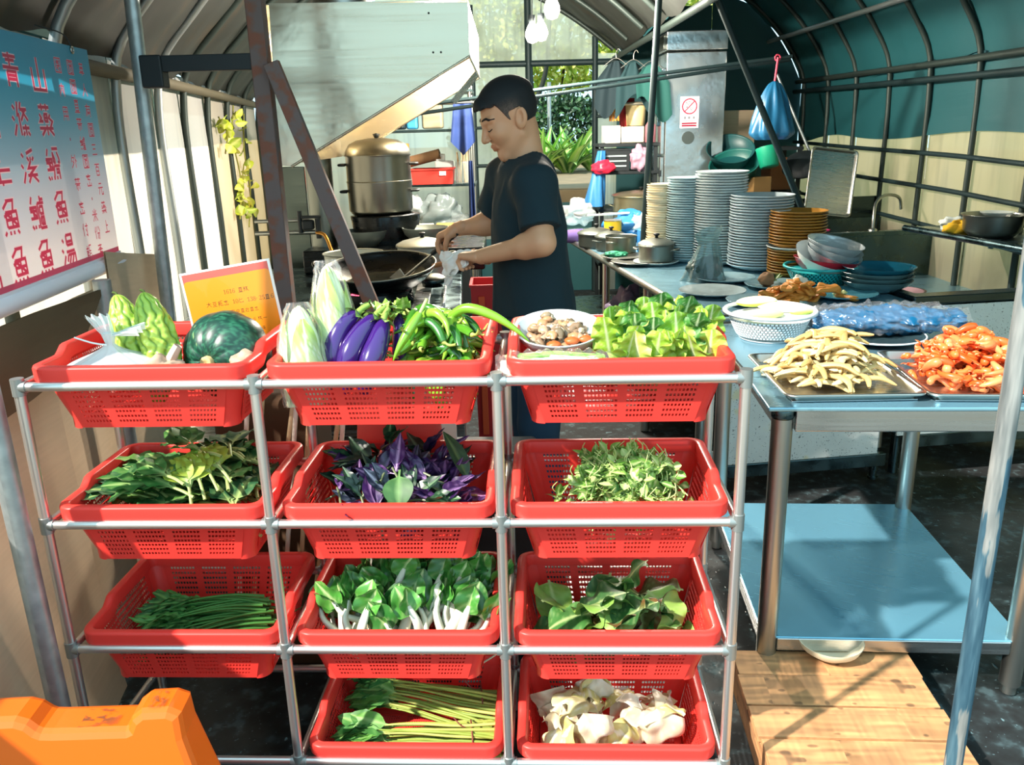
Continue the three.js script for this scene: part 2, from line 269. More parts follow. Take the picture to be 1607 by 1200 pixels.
// ---------- tent: two arched bays that meet in a valley above the cabinet
const xl = (z) => -1.6 + 0.147 * (z + 3.1);                 // line of the wall by the menu board
const XV = 1.1, XR = 2.88, ZB = -8.6, ZF = -1.8;
const arch1 = (u, z) => [mix(xl(z), XV, u), mix(1.93, 2.27, u) + 0.9 * Math.pow(Math.sin(PI * clamp(u)), 0.9), z];
const arch2 = (u, z) => [mix(XV, XR, u), mix(2.27, 1.95, u) + 0.735 * Math.pow(Math.sin(PI * clamp(u)), 0.7), z];
const ribZ1 = [-1.83, -2.5, -3.2, -3.93, -4.67, -5.27, -6.0, -6.77, -7.6, -8.5], ribZ2 = []; for (let k = 0; k < 11; k++) ribZ2.push(-2.25 - 0.62 * k);
const sag = (z, ribs) => { let d = 9; for (const r of ribs) d = Math.min(d, Math.abs(z - r)); return d; };
{
  const fold = (u, z, k) => 0.05 * (n3(u * 9, z * 1.3, 1, k) - 0.5) + 0.025 * (n3(u * 30 + z * 3, z * 5, 3, k) - 0.5);
  for (const [i, arch, ribs] of [[0, arch1, ribZ1], [1, arch2, ribZ2]]) {
    const g = sheet((u, v) => { const z = mix(ZB, ZF, v), p = arch(u, z); p[1] += 0.035 - 0.09 * Math.min(0.3, sag(z, ribs)) + fold(u, z, i); return p; }, 60, 150);
    const h = sheet((u, v) => { const z = mix(ZB, ZF, v), p = arch(u, z); p[1] += 0.06 + fold(u, z, i); return p; }, 40, 40);
    scaleUV(g, 1.6, 4);
    struct('ceiling', [g, h], i ? MAT.greenTarp : MAT.tarp);
  }
  const pm = MAT.darkPipe, ribM = std('#54605a', 0.5, { metalness: 0.4, map: T.galv });
  ribZ1.forEach((z, i) => {
    const pts = [V(xl(z), -0.02, z), V(xl(z), 1.0, z), V(xl(z), 1.78, z)]; for (let k = 0; k <= 14; k++) pts.push(V(...arch1(0.015 + 0.97 * k / 14, z)));
    const o = thing('tent_rib', 'grey pipe rib arching over the cooking bay from the ' + ['front opening', 'menu board', 'slim inner post', 'first sunlit wall panel', 'second sunlit wall panel', 'third sunlit wall panel', 'steel hood side', 'vine side', 'end of the vines', 'rear wall'][i], 'pipe', [0, 0, 0], 0, 'ribs of the cooking bay');
    part('pipe', tube(pts, 0.022, 70, 8), i > 4 || i < 2 ? ribM : MAT.galv, o);
  });
  ribZ2.forEach((z, i) => {
    const pts = [V(XR, -0.02, z), V(XR, 1.0, z), V(XR, 1.8, z)]; for (let k = 0; k <= 14; k++) pts.push(V(...arch2(1 - 0.015 - 0.97 * k / 14, z)));
    const o = thing('tent_rib', 'dark pipe rib arching over the washing-up bay, number ' + ['one', 'two', 'three', 'four', 'five', 'six', 'seven', 'eight', 'nine', 'ten', 'eleven'][i] + ' counted from its front opening', 'pipe', [0, 0, 0], 0, 'ribs of the washing-up bay');
    part('pipe', tube(pts, 0.019, 60, 8), ribM, o);
  });
  const purlin = (pts, r, m, label) => { const o = thing('tent_purlin', label, 'pipe'); part('pipe', tube(pts, r, 40, 8), m, o); };
  const dirty = std('#8a7a60', 0.7, { map: T.galv });
  purlin([[xl(ZF), 1.9, ZF], [xl(-3) + 0.02, 1.885, -3], [xl(-5) + 0.02, 1.9, -5], [xl(ZB) + 0.02, 1.9, ZB]], 0.03, dirty, 'rust-brown long pipe along the sunlit translucent wall at eave height');
  purlin([[XR - 0.03, 1.955, ZF], [XR - 0.03, 1.95, -5], [XR - 0.03, 1.99, ZB]], 0.022, ribM, 'grey eave pipe along the green tarpaulin wall, upper of the pair');
  purlin([[XR - 0.05, 1.83, ZF], [XR - 0.05, 1.85, -5], [XR - 0.05, 1.9, ZB]], 0.02, pm, 'dark eave pipe along the green tarpaulin wall, lower of the pair');
  purlin([[2.62, 2.36, ZF], [2.62, 2.36, -5], [2.55, 2.36, ZB]], 0.02, MAT.galv, 'pale lengthwise pipe under the green roof above the dish tray');
  purlin([[XV, 2.25, ZF], [XV, 2.24, -5], [XV - 0.03, 2.25, ZB]], 0.025, ribM, 'lengthwise valley pipe between the two tent bays above the steel cabinet');
  for (const [h, lab] of [[1.4, 'upper'], [1.18, 'middle'], [0.93, 'lower']]) purlin([[XR - 0.025, h - 0.03, ZF], [XR - 0.025, h - 0.05, -4.4], [XR - 0.025, h - 0.02, -5.5], [XR - 0.02, h, -7], [XR - 0.02, h + 0.03, ZB]], 0.016, pm, lab + ' girt pipe crossing the tan translucent sheets by the sink');
}
// ---------- walls
{
  const sheetM = M({ color: '#ffffff', map: T.dirtySheet, roughness: 0.92, transmission: 0.92 });
  const tanM = M({ color: '#d8c7a0', map: rep(T.dirtySheet, 1, 1), roughness: 0.95, transmission: 0.8 });
  const bays = [ZF, ...ribZ1.slice(1)];
  // translucent wall by the menu board: one sheet per bay
  const left = new THREE.Group(); left.name = 'wall_left'; left.userData.kind = 'structure'; scene.add(left);
  for (let i = 0; i < bays.length - 1; i++) {
    const z0 = bays[i], z1 = bays[i + 1];
    const g = sheet((u, v) => { const z = mix(z0, z1, u); return [xl(z) - 0.03 + 0.012 * n3(u * 3, v * 4, i, 2), mix(-0.02, 1.96, v), z]; }, 6, 10); scaleUV(g, 0.4, 1);
    part('translucent_sheet', g, i > 5 ? tanM : sheetM, left);
  }
  // tarpaulin eave that shades the top of that wall from the sun
  const eave = thing('eave_flap', 'dark tarpaulin eave flap standing out above the translucent wall', 'tarpaulin');
  part('flap', [sheet((u, v) => { const z = mix(ZB, ZF, u); return [xl(z) - 0.03 - v * mix(0.2, 0.26, u), 1.95 - 0.17 * v, z]; }, 10, 2), sheet((u, v) => { const z = mix(ZB, ZF, u); return [xl(z) - 0.03 - v * mix(0.2, 0.26, u), 1.97 - 0.17 * v, z]; }, 10, 2)], MAT.greenTarp, eave);
  const right = new THREE.Group(); right.name = 'wall_right'; right.userData.kind = 'structure'; scene.add(right);
  const rb = [ZF, ...ribZ2.slice(0, 11), ZB];
  for (let i = 0; i < rb.length - 1; i++) {
    const g = sheet((u, v) => { const z = mix(rb[i], rb[i + 1], u); return [XR + 0.03 + 0.01 * n3(u * 3, v * 4, i, 5), mix(-0.02, 1.62, v), z]; }, 4, 8); scaleUV(g, 0.35, 0.8); const uv = g.attributes.uv; for (let k = 0; k < uv.count; k++) uv.setXY(k, uv.getX(k) + i * 0.37, uv.getY(k));
    part('translucent_sheet', g, tanM, right);
  }
  const gt = thing('green_tarpaulin', 'dark green tarpaulin hanging inside the wall above the tan sheets', 'tarpaulin');
  part('cloth', [0, 0.012].map((o) => sheet((u, v) => { const z = mix(ZB, ZF, u); return [XR + 0.005 + o + 0.02 * n3(z * 3, v * 3, 2, 7), mix(1.5 + 0.03 * Math.sin(z * 2.1) - 0.1 * sstep(-7.4, -8.6, z), 2.0, v), z]; }, 60, 8)), MAT.greenTarp, gt);
  // rear wall: pale sheets between a pipe frame, with an open bay onto the garden
  const back = new THREE.Group(); back.name = 'wall_back'; back.userData.kind = 'structure'; scene.add(back);
  const whiteM = M({ color: '#ffffff', map: rep(T.dirtySheet, 1, 1), roughness: 0.86, transmission: 0.96 });
  const panes = [[-2.4, -1.2, 0, 2.2], [-1.2, -0.3, 0, 2.2], [-0.3, 0.24, 0.55, 1.35], [-0.3, 0.24, 1.35, 2.2], [-0.3, 0.24, 2.22, 2.9], [0.24, 0.9, 2.22, 2.9], [0.88, 1.1, 0, 2.3], [0.24, 0.9, 0, 0.9], [-0.3, 0.24, 0, 0.55], [-1.2, -0.3, 2.2, 2.95], [-2.4, -1.2, 2.2, 2.8], [1.1, 2.0, 0, 2.7], [2.0, 2.9, 0, 2.75]];
  panes.forEach(([x0, x1, y0, y1], i) => part('translucent_sheet', scaleUV(sheet((u, v) => { const x = mix(x0, x1, u); return [x, Math.min(mix(y0, y1, v), (x < XV ? arch1((x - xl(ZB)) / (XV - xl(ZB)), ZB)[1] : arch2((x - XV) / (XR - XV), ZB)[1]) + 0.02), ZB - 0.02 + 0.01 * n3(u * 4, v * 4, i, 3)]; }, 8, 6), 0.6, 0.6), i >= 11 ? MAT.greenTarp : i === 7 || i === 8 ? MAT.greenTarp : whiteM, back));
  const pf = (a, b, r, label) => { const o = thing('wall_pipe', label, 'pipe'); part('pipe', rod(a, b, r, 10), MAT.darkPipe, o); };
  pf([-2.4, 2.22, ZB + 0.03], [XV, 2.22, ZB + 0.03], 0.03, 'dark horizontal pipe over the garden opening in the rear wall');
  pf([-0.3, 0, ZB + 0.04], [-0.3, 2.75, ZB + 0.04], 0.025, 'dark upright rear wall pipe behind the blue apron');
  pf([0.24, 0, ZB + 0.04], [0.24, 2.8, ZB + 0.04], 0.034, 'dark upright rear wall pipe beside the garden opening, next to the cook');
  pf([0.88, 0, ZB + 0.04], [0.88, 2.45, ZB + 0.04], 0.03, 'dark upright rear wall pipe beside the garden opening, next to hanging clothes');
  pf([-0.3, 1.64, ZB + 0.05], [0.24, 1.64, ZB + 0.05], 0.015, 'thin crossbar on the rear wall behind the cook at head height');
  pf([-0.3, 1.28, ZB + 0.05], [0.24, 1.28, ZB + 0.05], 0.018, 'pale crossbar on the rear wall behind the cook at shoulder height');
  pf([0.88, 1.72, ZB + 0.05], [1.1, 1.72, ZB + 0.05], 0.016, 'short crossbar on the rear wall under the hanging clothes');
}
// ---------- bulbs
{
  const bulb = (x, y, z, label) => {
    const o = thing('light_bulb', label, 'light bulb', [x, y, z], 0, 'bulbs under the roof');
    part('glass', lathe([[0.001, -0.06], [0.03, -0.05], [0.045, -0.015], [0.043, 0.01], [0.028, 0.045], [0.018, 0.06]], 20), glow('#fff3df', 9), o);
    part('socket', lathe([[0.001, 0.055], [0.02, 0.055], [0.022, 0.11], [0.001, 0.112]], 16), MAT.black, o);
    part('cord', tube([[0, 0.1, 0], [0.005, 0.3, 0], [0, 0.75, 0]], 0.004, 10, 6), MAT.black, o);
    const l = new THREE.PointLight(new THREE.Color().setRGB(1, 0.9, 0.76), 13, 0, 2); l.position.y = -0.01; l.castShadow = true; l.shadow.radius = 2; o.add(l);
  };
  bulb(0.275, 2.245, -5.0, 'glowing bulb nearest the roof ridge, higher of the lit bulbs');
  bulb(0.19, 2.2, -5.8, 'big glowing bulb hanging low above the cook');
  bulb(0.25, 2.215, -5.85, 'glowing bulb tucked close beside the low bulb above the cook');
}
// ---------- vegetable rack
const RAIL = [1.1075, 0.7852, 0.4661, 0.1544], CW = 0.509;
{
  const o = thing('vegetable_rack', 'slim steel tube rack holding red baskets in four tiers', 'rack', [-1.0482, 0, -1.7032], RYAW);
  const D = 0.362, top = RAIL[0];
  for (let i = 0; i < 4; i++) for (const b of [0, D]) part('post', rod([i * CW, 0, -b], [i * CW, top, -b], 0.0115, 14), MAT.tubeSteel, o);
  RAIL.forEach((h) => {
    for (let i = 0; i < 3; i++) for (const b of [0, D]) part('rail', rod([i * CW, h, -b], [(i + 1) * CW, h, -b], 0.0105, 14), MAT.tubeSteel, o);
    for (let i = 0; i < 4; i++) part('side_rail', rod([i * CW, h, 0], [i * CW, h, -D], 0.0095, 12), MAT.tubeSteel, o);
    for (let i = 0; i < 4; i++) for (const b of [0, D]) { const s = [rod([i * CW, h - 0.019, -b], [i * CW, h + 0.019, -b], 0.0138, 14), rod([i * CW - (i ? 0.019 : 0), h, -b], [i * CW + (i < 3 ? 0.019 : 0), h, -b], 0.013, 14)]; part('connector', s, MAT.joint, o); }
  });
  for (let i = 0; i < 4; i++) for (const b of [0, D]) part('foot_cap', rod([i * CW, 0, -b], [i * CW, 0.025, -b], 0.014, 12), MAT.black, o);
}
// ---------- red baskets: pierced walls, moulded rim that steps down towards the front
const BW = 0.476, BD = 0.362, BH = 0.125;
function makeBasket() {
  const o = thing('red_basket', '', 'basket');
  const hw = BW / 2 - 0.016, hd = BD / 2 - 0.016, bw = hw - 0.034, bd = hd - 0.026, R = 0.03;
  // pierced plate in (x, y) of unit metres, then bent on to a tapering wall
  function plate(W, H, groups, rows, map, hs = 0.0072) {
    const s = new THREE.Shape([[0, 0], [W, 0], [W, H], [0, H]].map((p) => new THREE.Vector2(...p))), pitchY = (H - 0.02) / rows, gap = 0.02, gw = (W - gap * (groups.length + 1)) / groups.reduce((a, b) => a + b);
    let x = gap;
    for (const n of groups) { for (let i = 0; i < n; i++) for (let j = 0; j < rows; j++) { const cx = x + (i + 0.5) * gw, cy = 0.01 + (j + 0.5) * pitchY, h = Math.min(hs, gw * 0.7) / 2, k = Math.min(h * 0.86, pitchY * 0.32); s.holes.push(new THREE.Path([[cx - h, cy - k], [cx - h, cy + k], [cx + h, cy + k], [cx + h, cy - k]].map((p) => new THREE.Vector2(...p)))); } x += n * gw + gap; }
    const g = new THREE.ExtrudeGeometry(s, { depth: 0.0022, bevelEnabled: false }), p = g.attributes.position;
    for (let i = 0; i < p.count; i++) p.setXYZ(i, ...map(p.getX(i) / W, p.getY(i) / H, p.getZ(i)));
    g.computeVertexNormals(); return g;
  }
  const lift = (z) => 0.019 * sstep(0.07, 0.035, z);
  const rail = (y) => y;  // y = 0 at rim underside
  const wall = (ax, az, bx, bz, ax2, az2, bx2, bz2) => (u, v, d) => { const x = mix(mix(ax, bx, u), mix(ax2, bx2, u), v), z = mix(mix(az, bz, u), mix(az2, bz2, u), v); return [x * (1 - d * 3), rail(mix(-BH + 0.01, 0.012 + lift(z), v)), z * (1 - d * 3)]; };
  const c = R;
  part('front_wall', plate(0.4, BH, [8, 9, 8, 8], 9, wall(-bw + c, bd, bw - c, bd, -hw + c, hd, hw - c, hd)), MAT.red, o);
  part('back_wall', plate(0.4, BH, [8, 9, 8, 8], 9, wall(bw - c, -bd, -bw + c, -bd, hw - c, -hd, -hw + c, -hd)), MAT.red, o);
  for (const s of [1, -1]) part('side_wall', plate(0.3, BH, [12, 12], 9, wall(s * bw, s * (bd - c), s * bw, s * (-bd + c), s * hw, s * (hd - c), s * hw, s * (-hd + c))), MAT.red, o);
  part('base', rot(plate(2 * bw - 0.024, 2 * bd - 0.024, [14, 14, 14], 22, (u, v, d) => [mix(-bw + 0.012, bw - 0.012, u), d, mix(bd - 0.012, -bd + 0.012, v)], 0.005), 0, 0, 0).translate(0, -BH + 0.012, 0), MAT.red, o);
  const corners = [];
  for (const [sx, sz] of [[1, 1], [1, -1], [-1, -1], [-1, 1]]) corners.push(sheet((u, v) => {
    const a = u * PI / 2, w = mix(bw, hw, clamp((v - 0.15) / 0.85)), d = mix(bd, hd, clamp((v - 0.15) / 0.85)), inset = 0;
    return [sx * (w - R + R * Math.cos(a) - inset), mix(-BH + 0.008, 0.012 + lift(sz * hd), v), sz * (d - R + R * Math.sin(a) - inset)];
  }, 8, 6));
  for (const [w, d, x] of [[2 * (bw - R), 0, 1], [0, 2 * (bd - R), 0]]) for (const s of [1, -1]) corners.push(x ? box(w, 0.006, 0.02, 0, -BH + 0.013, s * (bd - 0.012)) : box(0.02, 0.006, d, s * (bw - 0.012), -BH + 0.013, 0));
  part('corner', corners, MAT.red, o);
  // rim: a rolled lip swept round the rounded rectangle
  const ring = [], RR = 0.042, W = BW / 2, Dd = BD / 2, N = 14;
  const add = (x, z) => ring.push([x, z]);
  for (const [sx, sz, a0] of [[1, 1, 0], [-1, 1, PI / 2], [-1, -1, PI], [1, -1, 1.5 * PI]]) for (let i = 0; i <= N; i++) { const a = a0 + (i / N) * PI / 2; add(sx * (W - RR) + RR * Math.cos(a), sz * (Dd - RR) + RR * Math.sin(a)); }
  // subdivide the long straights
  const path = []; ring.forEach((p, i) => { const q = ring[(i + 1) % ring.length], L = Math.hypot(q[0] - p[0], q[1] - p[1]), n = Math.max(1, Math.round(L / 0.012)); for (let k = 0; k < n; k++) path.push([mix(p[0], q[0], k / n), mix(p[1], q[1], k / n)]); });
  const prof = [[-0.017, 0.004], [-0.013, 0.03], [-0.009, 0.0335], [0.0, 0.034], [0.007, 0.032], [0.0095, 0.027], [0.0085, 0.002], [0.006, -0.001], [0.0055, 0.022], [0.001, 0.025], [-0.009, 0.022], [-0.013, 0.003]];
  const pos = [], uv = [], idx = [], P = path.length, K = prof.length;
  path.forEach((p, i) => {
    const a = path[(i + P - 1) % P], b = path[(i + 1) % P], tx = b[0] - a[0], tz = b[1] - a[1], l = Math.hypot(tx, tz), nx = tz / l, nz = -tx / l;
    prof.forEach(([r, y]) => { pos.push(p[0] + nx * (r - 0.0095), y + lift(p[1]), p[1] + nz * (r - 0.0095)); uv.push(i / P, y); });
    for (let k = 0; k < K; k++) { const A = i * K + k, B = i * K + ((k + 1) % K), C = ((i + 1) % P) * K + k, E2 = ((i + 1) % P) * K + ((k + 1) % K); idx.push(A, B, C, B, E2, C); }
  });
  part('rim', fin(pos, uv, idx), MAT.red, o);
  return o;
}
const basketAt = (c, r) => [RK((c + 0.5) * CW + 0.002, RAIL[r] + 0.008, 0.18), RYAW];
const BASKETS = [
  [0, 0, 'red basket on the top tier holding bitter melons and a dark pumpkin'], [1, 0, 'red basket on the top tier holding eggplants and green chillies'], [2, 0, 'red basket on the top tier holding lettuce and a bowl of shellfish'],
  [0, 1, 'red basket on the second tier holding green spinach bunches'], [1, 1, 'red basket on the second tier holding purple leaves'], [2, 1, 'red basket on the second tier heaped with pale pea shoots'],
  [0, 2, 'red basket on the third tier, nearly empty with one green bundle'], [1, 2, 'red basket on the third tier holding white-stemmed bok choy'], [2, 2, 'red basket on the third tier holding broad loose lettuce leaves'],
  [1, 3, 'red basket on the bottom tier holding tied long-stemmed greens'], [2, 3, 'red basket on the bottom tier holding torn white cabbage'],
];
{
  let first;
  BASKETS.forEach(([c, r, label], i) => {
    const [p, y] = basketAt(c, r);
    if (!i) { first = makeBasket(); first.position.copy(p); first.rotation.y = y; tagIt(first, label, 'basket', 'red pierced plastic baskets on the rack'); }
    else dup(first, p, y, label);
  });
}
// ---------- stainless table with the trays
const holedPlate = (W, H, nx, ny, hr, depth) => { const s = new THREE.Shape([[0, 0], [W, 0], [W, H], [0, H]].map((p) => new THREE.Vector2(...p))); for (let i = 0; i < nx; i++) for (let j = 0; j < ny; j++) s.holes.push(new THREE.Path().absarc((i + 0.5 + 0.5 * (j & 1)) * W / (nx + 0.5), (j + 0.5) * H / ny, hr, 0, 2 * PI, true)); return new THREE.ExtrudeGeometry(s, { depth, bevelEnabled: false, curveSegments: 3 }); };
{
  const o = thing('steel_table', 'brushed steel table with round legs, low shelf and two food trays on top', 'table', [0.725, 0, -2.12], TYAW);
  const W = 0.7, D = 0.9;
  for (const [x, z] of [[0, 0], [W, 0], [0, -D + 0.03], [W, -D + 0.03]]) { const l = part('leg', [rod([x, 0.03, z], [x, 0.87, z], 0.0285, 24), rod([x, 0, z], [x, 0.04, z], 0.02, 16)], MAT.pot, o); part('collar', lathe([[0.0285, 0.845], [0.031, 0.85], [0.031, 0.868], [0.0285, 0.872]], 24).translate(x, 0, z), MAT.darkSteel, l); }
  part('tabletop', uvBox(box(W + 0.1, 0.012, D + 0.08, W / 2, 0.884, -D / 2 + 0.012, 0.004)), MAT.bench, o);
  part('front_apron', uvBox(box(W - 0.062, 0.066, 0.03, W / 2, 0.843, 0.005, 0.004)), MAT.steel, o);
  part('back_apron', uvBox(box(W - 0.062, 0.066, 0.03, W / 2, 0.843, -D + 0.025, 0.004)), MAT.steel, o);
  for (const s of [0, 1]) part('side_apron', uvBox(box(0.03, 0.066, D - 0.09, s * W, 0.843, -D / 2 + 0.015, 0.004)), MAT.steel, o);
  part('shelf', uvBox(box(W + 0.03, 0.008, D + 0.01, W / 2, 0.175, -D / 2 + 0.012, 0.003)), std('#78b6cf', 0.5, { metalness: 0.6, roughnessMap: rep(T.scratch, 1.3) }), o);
  part('shelf_lip', [box(W - 0.05, 0.04, 0.012, W / 2, 0.156, 0.016, 0.003), box(0.012, 0.04, D - 0.03, -0.012, 0.156, -D / 2 + 0.012, 0.003), box(0.012, 0.04, D - 0.03, W + 0.012, 0.156, -D / 2 + 0.012, 0.003), box(W - 0.05, 0.04, 0.012, W / 2, 0.156, -D + 0.02, 0.003)].map((g) => uvBox(g)), MAT.steel, o);
}
function makeTray(name, label, W, D, pos, yaw, lean = 0) {
  const o = thing(name, label, 'tray', pos, yaw); o.rotation.order = 'YXZ'; o.rotation.x = lean;
  const ring = (w, d, r, y) => { const a = []; for (const [sx, sz, a0] of [[1, 1, 0], [-1, 1, PI / 2], [-1, -1, PI], [1, -1, 1.5 * PI]]) for (let i = 0; i <= 6; i++) { const t = a0 + i / 6 * PI / 2; a.push([sx * (w / 2 - r) + r * Math.cos(t), y, sz * (d / 2 - r) + r * Math.sin(t)]); } a.push(a[0]); return a; };
  const loops = [ring(W - 0.05, D - 0.05, 0.02, 0.001), ring(W - 0.044, D - 0.044, 0.022, 0.003), ring(W - 0.03, D - 0.03, 0.026, 0.024), ring(W - 0.012, D - 0.012, 0.03, 0.026), ring(W - 0.002, D - 0.002, 0.032, 0.025), ring(W, D, 0.032, 0.021), ring(W - 0.004, D - 0.004, 0.03, 0.018)];
  const n = loops[0].length, pos2 = [], uv = [], idx = [];
  loops.forEach((l, j) => l.forEach((p, i) => { pos2.push(...p); uv.push(p[0], p[2]); if (j && i) { const k = j * n + i; idx.push(k, k - n, k - 1, k - 1, k - n, k - n - 1); } }));
  part('rim', fin(pos2, uv, idx), MAT.pot, o);
  part('pan', uvBox(box(W - 0.045, 0.003, D - 0.045, 0, 0.0015, 0, 0.001)), MAT.steel, o);
  return o;
}
const TRAY1 = TK(0.175, 0.891, 0.195), TRAY2 = TK(0.56, 0.891, 0.2);
makeTray('food_tray', 'shallow steel tray heaped with pale peeled strips', 0.375, 0.44, TRAY1, TYAW + 0.05);
makeTray('food_tray', 'shallow steel tray heaped with orange shrimp', 0.375, 0.46, TRAY2, TYAW - 0.02);
// ---------- wooden pallet with a cream bowl under the table
{
  const o = thing('wooden_pallet', 'low pallet of sawn planks on the floor under the steel table', 'pallet', [0.84, 0, -1.62], -0.07);
  const ys = [-0.49, -0.375, -0.245, -0.115, 0.01, 0.13, 0.26, 0.39, 0.52]; reseed(5);
  for (let i = 0; i < 8; i++) { const w = ys[i + 1] - ys[i] - (i === 2 ? 0.014 : 0.003), g = uvBox(box(0.5 + rnd(-0.008, 0.008), 0.02, w, rnd(-0.004, 0.004), 0.112 + rnd(-0.0015, 0.0015), (ys[i] + ys[i + 1]) / 2, 0.002), 2); const uv = g.attributes.uv; for (let k = 0; k < uv.count; k++) uv.setXY(k, uv.getX(k) + i * 0.37, uv.getY(k) + i * 0.21); part('plank', g, MAT.wood, o); }
  for (const x of [-0.22, 0.02, 0.22]) part('bearer', uvBox(box(0.05, 0.1, 1.0, x, 0.051, 0.015, 0.002), 2), MAT.wood, o);
  solo('cream_bowl', lathe([[0.001, 0], [0.04, 0], [0.05, 0.004], [0.082, 0.028], [0.092, 0.05], [0.089, 0.05], [0.078, 0.03], [0.048, 0.008], [0.001, 0.006]], 32), MAT.cream, 'cream bowl resting on the wooden pallet beneath the steel shelf', 'bowl', null, [0.9, 0.1235, -2.09]);
}
// ---------- prep counter
{
  const o = thing('prep_counter', 'long steel prep counter crowded with plate stacks and pots', 'counter', [0.8, 0, -3.4], CYAW);
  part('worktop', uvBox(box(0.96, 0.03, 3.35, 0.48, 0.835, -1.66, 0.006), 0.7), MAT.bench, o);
  part('rolled_edge', rod([0, 0.832, 0.012], [0, 0.832, -3.34], 0.019, 12), MAT.pot, o);
  part('rolled_edge', rod([0, 0.832, 0.012], [0.96, 0.832, 0.012], 0.017, 12), MAT.pot, o);
  for (const b of [0.1, 0.95, 1.85, 3.2]) part('leg', rod([0.05, 0, -b], [0.05, 0.82, -b], 0.024, 16), MAT.pot, o);
  for (const b of [0.1, 1.85, 3.2]) part('leg', rod([0.9, 0.16, -b], [0.9, 0.82, -b], 0.024, 16), MAT.pot, o);
  part('leg_foot', [rod([0.9, 0.0, -0.1], [0.9, 0.17, -0.1], 0.017, 14), rod([0.9, 0.045, -0.1], [0.9, 0.07, -0.1], 0.022, 14), rod([0.9, 0.0, -0.1], [0.9, 0.012, -0.1], 0.024, 14)], MAT.darkSteel, o);
  for (const b of [1.85, 3.2]) part('leg_foot', rod([0.9, 0, -b], [0.9, 0.17, -b], 0.017, 12), MAT.darkSteel, o);
  part('under_shelf', uvBox(box(0.9, 0.012, 2.7, 0.48, 0.3, -1.95)), MAT.darkSteel, o);
  part('end_panel', uvBox(box(0.76, 0.64, 0.012, 0.46, 0.49, 0.005, 0.002), 2), std('#ffffff', 0.55, { map: T.speck }), o, 'speckled white end panel');
  part('bottom_bar', uvBox(box(0.86, 0.06, 0.03, 0.45, 0.14, 0.005, 0.003)), MAT.darkSteel, o);
}
// ---------- sink
{
  const o = thing('wash_sink', 'deep dark steel wash trough with pale front panel and small rear basin', 'sink', [0.8, 0, -3.4], CYAW);
  const a0 = 1.0, a1 = 2.55, b0 = 0.1, b1 = 2.08, fl = 0.56, top = 0.862, dk = MAT.darkSteel, dkb = std('#3c4a4d', 0.45, { metalness: 0.9, roughnessMap: T.brushed });
  const m = (a) => (a0 + a1) / 2;
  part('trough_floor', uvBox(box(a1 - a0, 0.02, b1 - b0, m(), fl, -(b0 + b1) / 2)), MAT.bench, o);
  part('trough_wall', uvBox(box(a1 - a0, top - fl, 0.02, m(), (top + fl) / 2, -b1)), dk, o);
  part('trough_wall', uvBox(box(a1 - a0, top - fl, 0.02, m(), (top + fl) / 2, -b0)), dk, o);
  for (const a of [a0, a1]) part('trough_wall', uvBox(box(0.02, top - fl, b1 - b0, a, (top + fl) / 2, -(b0 + b1) / 2)), dk, o);
  part('front_rim', box(a1 - a0 + 0.06, 0.035, 0.085, m(), top - 0.012, -b0 + 0.02, 0.006), dkb, o);
  part('side_rim', [box(0.055, 0.03, b1 - b0, a0, top - 0.01, -(b0 + b1) / 2, 0.005), box(0.004, 0.012, b1 - b0 + 0.02, a0 - 0.027, top, -(b0 + b1) / 2)], dkb, o);
  part('front_panel', uvBox(box(0.78, 0.6, 0.012, a0 + 0.36, 0.52, -b0 + 0.04, 0.002), 2), std('#e8f1f3', 0.4, { map: T.speck }), o, 'speckled pale front panel');
  part('front_panel', uvBox(box(0.76, 0.6, 0.012, a0 + 1.14, 0.52, -b0 + 0.04, 0.002), 2), std('#e8f1f3', 0.4, { map: T.speck }), o, 'speckled pale front panel');
  part('bottom_bar', uvBox(box(a1 - a0, 0.06, 0.03, m(), 0.19, -b0 + 0.04, 0.003)), dk, o);
  for (const [a, b] of [[a0 + 0.03, b0 + 0.05], [a1, b0 + 0.05], [a0 + 0.03, 2.9], [a1, 2.9]]) part('leg', rod([a, 0, -b], [a, 0.85, -b], 0.022, 14), dk, o);
  // rear basin
  part('rear_basin', [box(a1 - a0, 0.02, 0.8, m(), 0.7, -b1 - 0.42), box(a1 - a0, 0.2, 0.02, m(), 0.79, -b1 - 0.82), box(0.02, 0.2, 0.8, a0, 0.79, -b1 - 0.42), box(0.02, 0.2, 0.8, a1, 0.79, -b1 - 0.42), box(a1 - a0, 0.03, 0.06, m(), 0.872, -b1 - 0.01, 0.004)].map((g) => uvBox(g)), dk, o);
  part('backsplash', uvBox(box(1.2, 0.16, 0.02, a0 + 1.0, 0.97, -b1 - 0.84)), dkb, o);
  const tap = part('tap', [tube([[1.98, 0.87, -b1 - 0.03], [1.985, 0.98, -b1 - 0.04], [2.03, 1.07, -b1 - 0.1], [2.17, 1.11, -b1 - 0.2], [2.3, 1.075, -b1 - 0.26], [2.33, 1.0, -b1 - 0.28]], 0.011, 30, 10), lathe([[0.03, 0], [0.028, 0.012], [0.016, 0.02]], 18).translate(1.98, 0.885, -b1 - 0.03)], MAT.pot, o);
  part('lever', rod([1.62, 0.885, -b1 - 0.03], [1.64, 0.95, -b1 - 0.05], 0.006, 8), MAT.pot, o);
  part('waste_pipe', rod([1.9, 0.2, -0.9], [1.9, 0.56, -0.9], 0.03, 12), MAT.black, o);
}
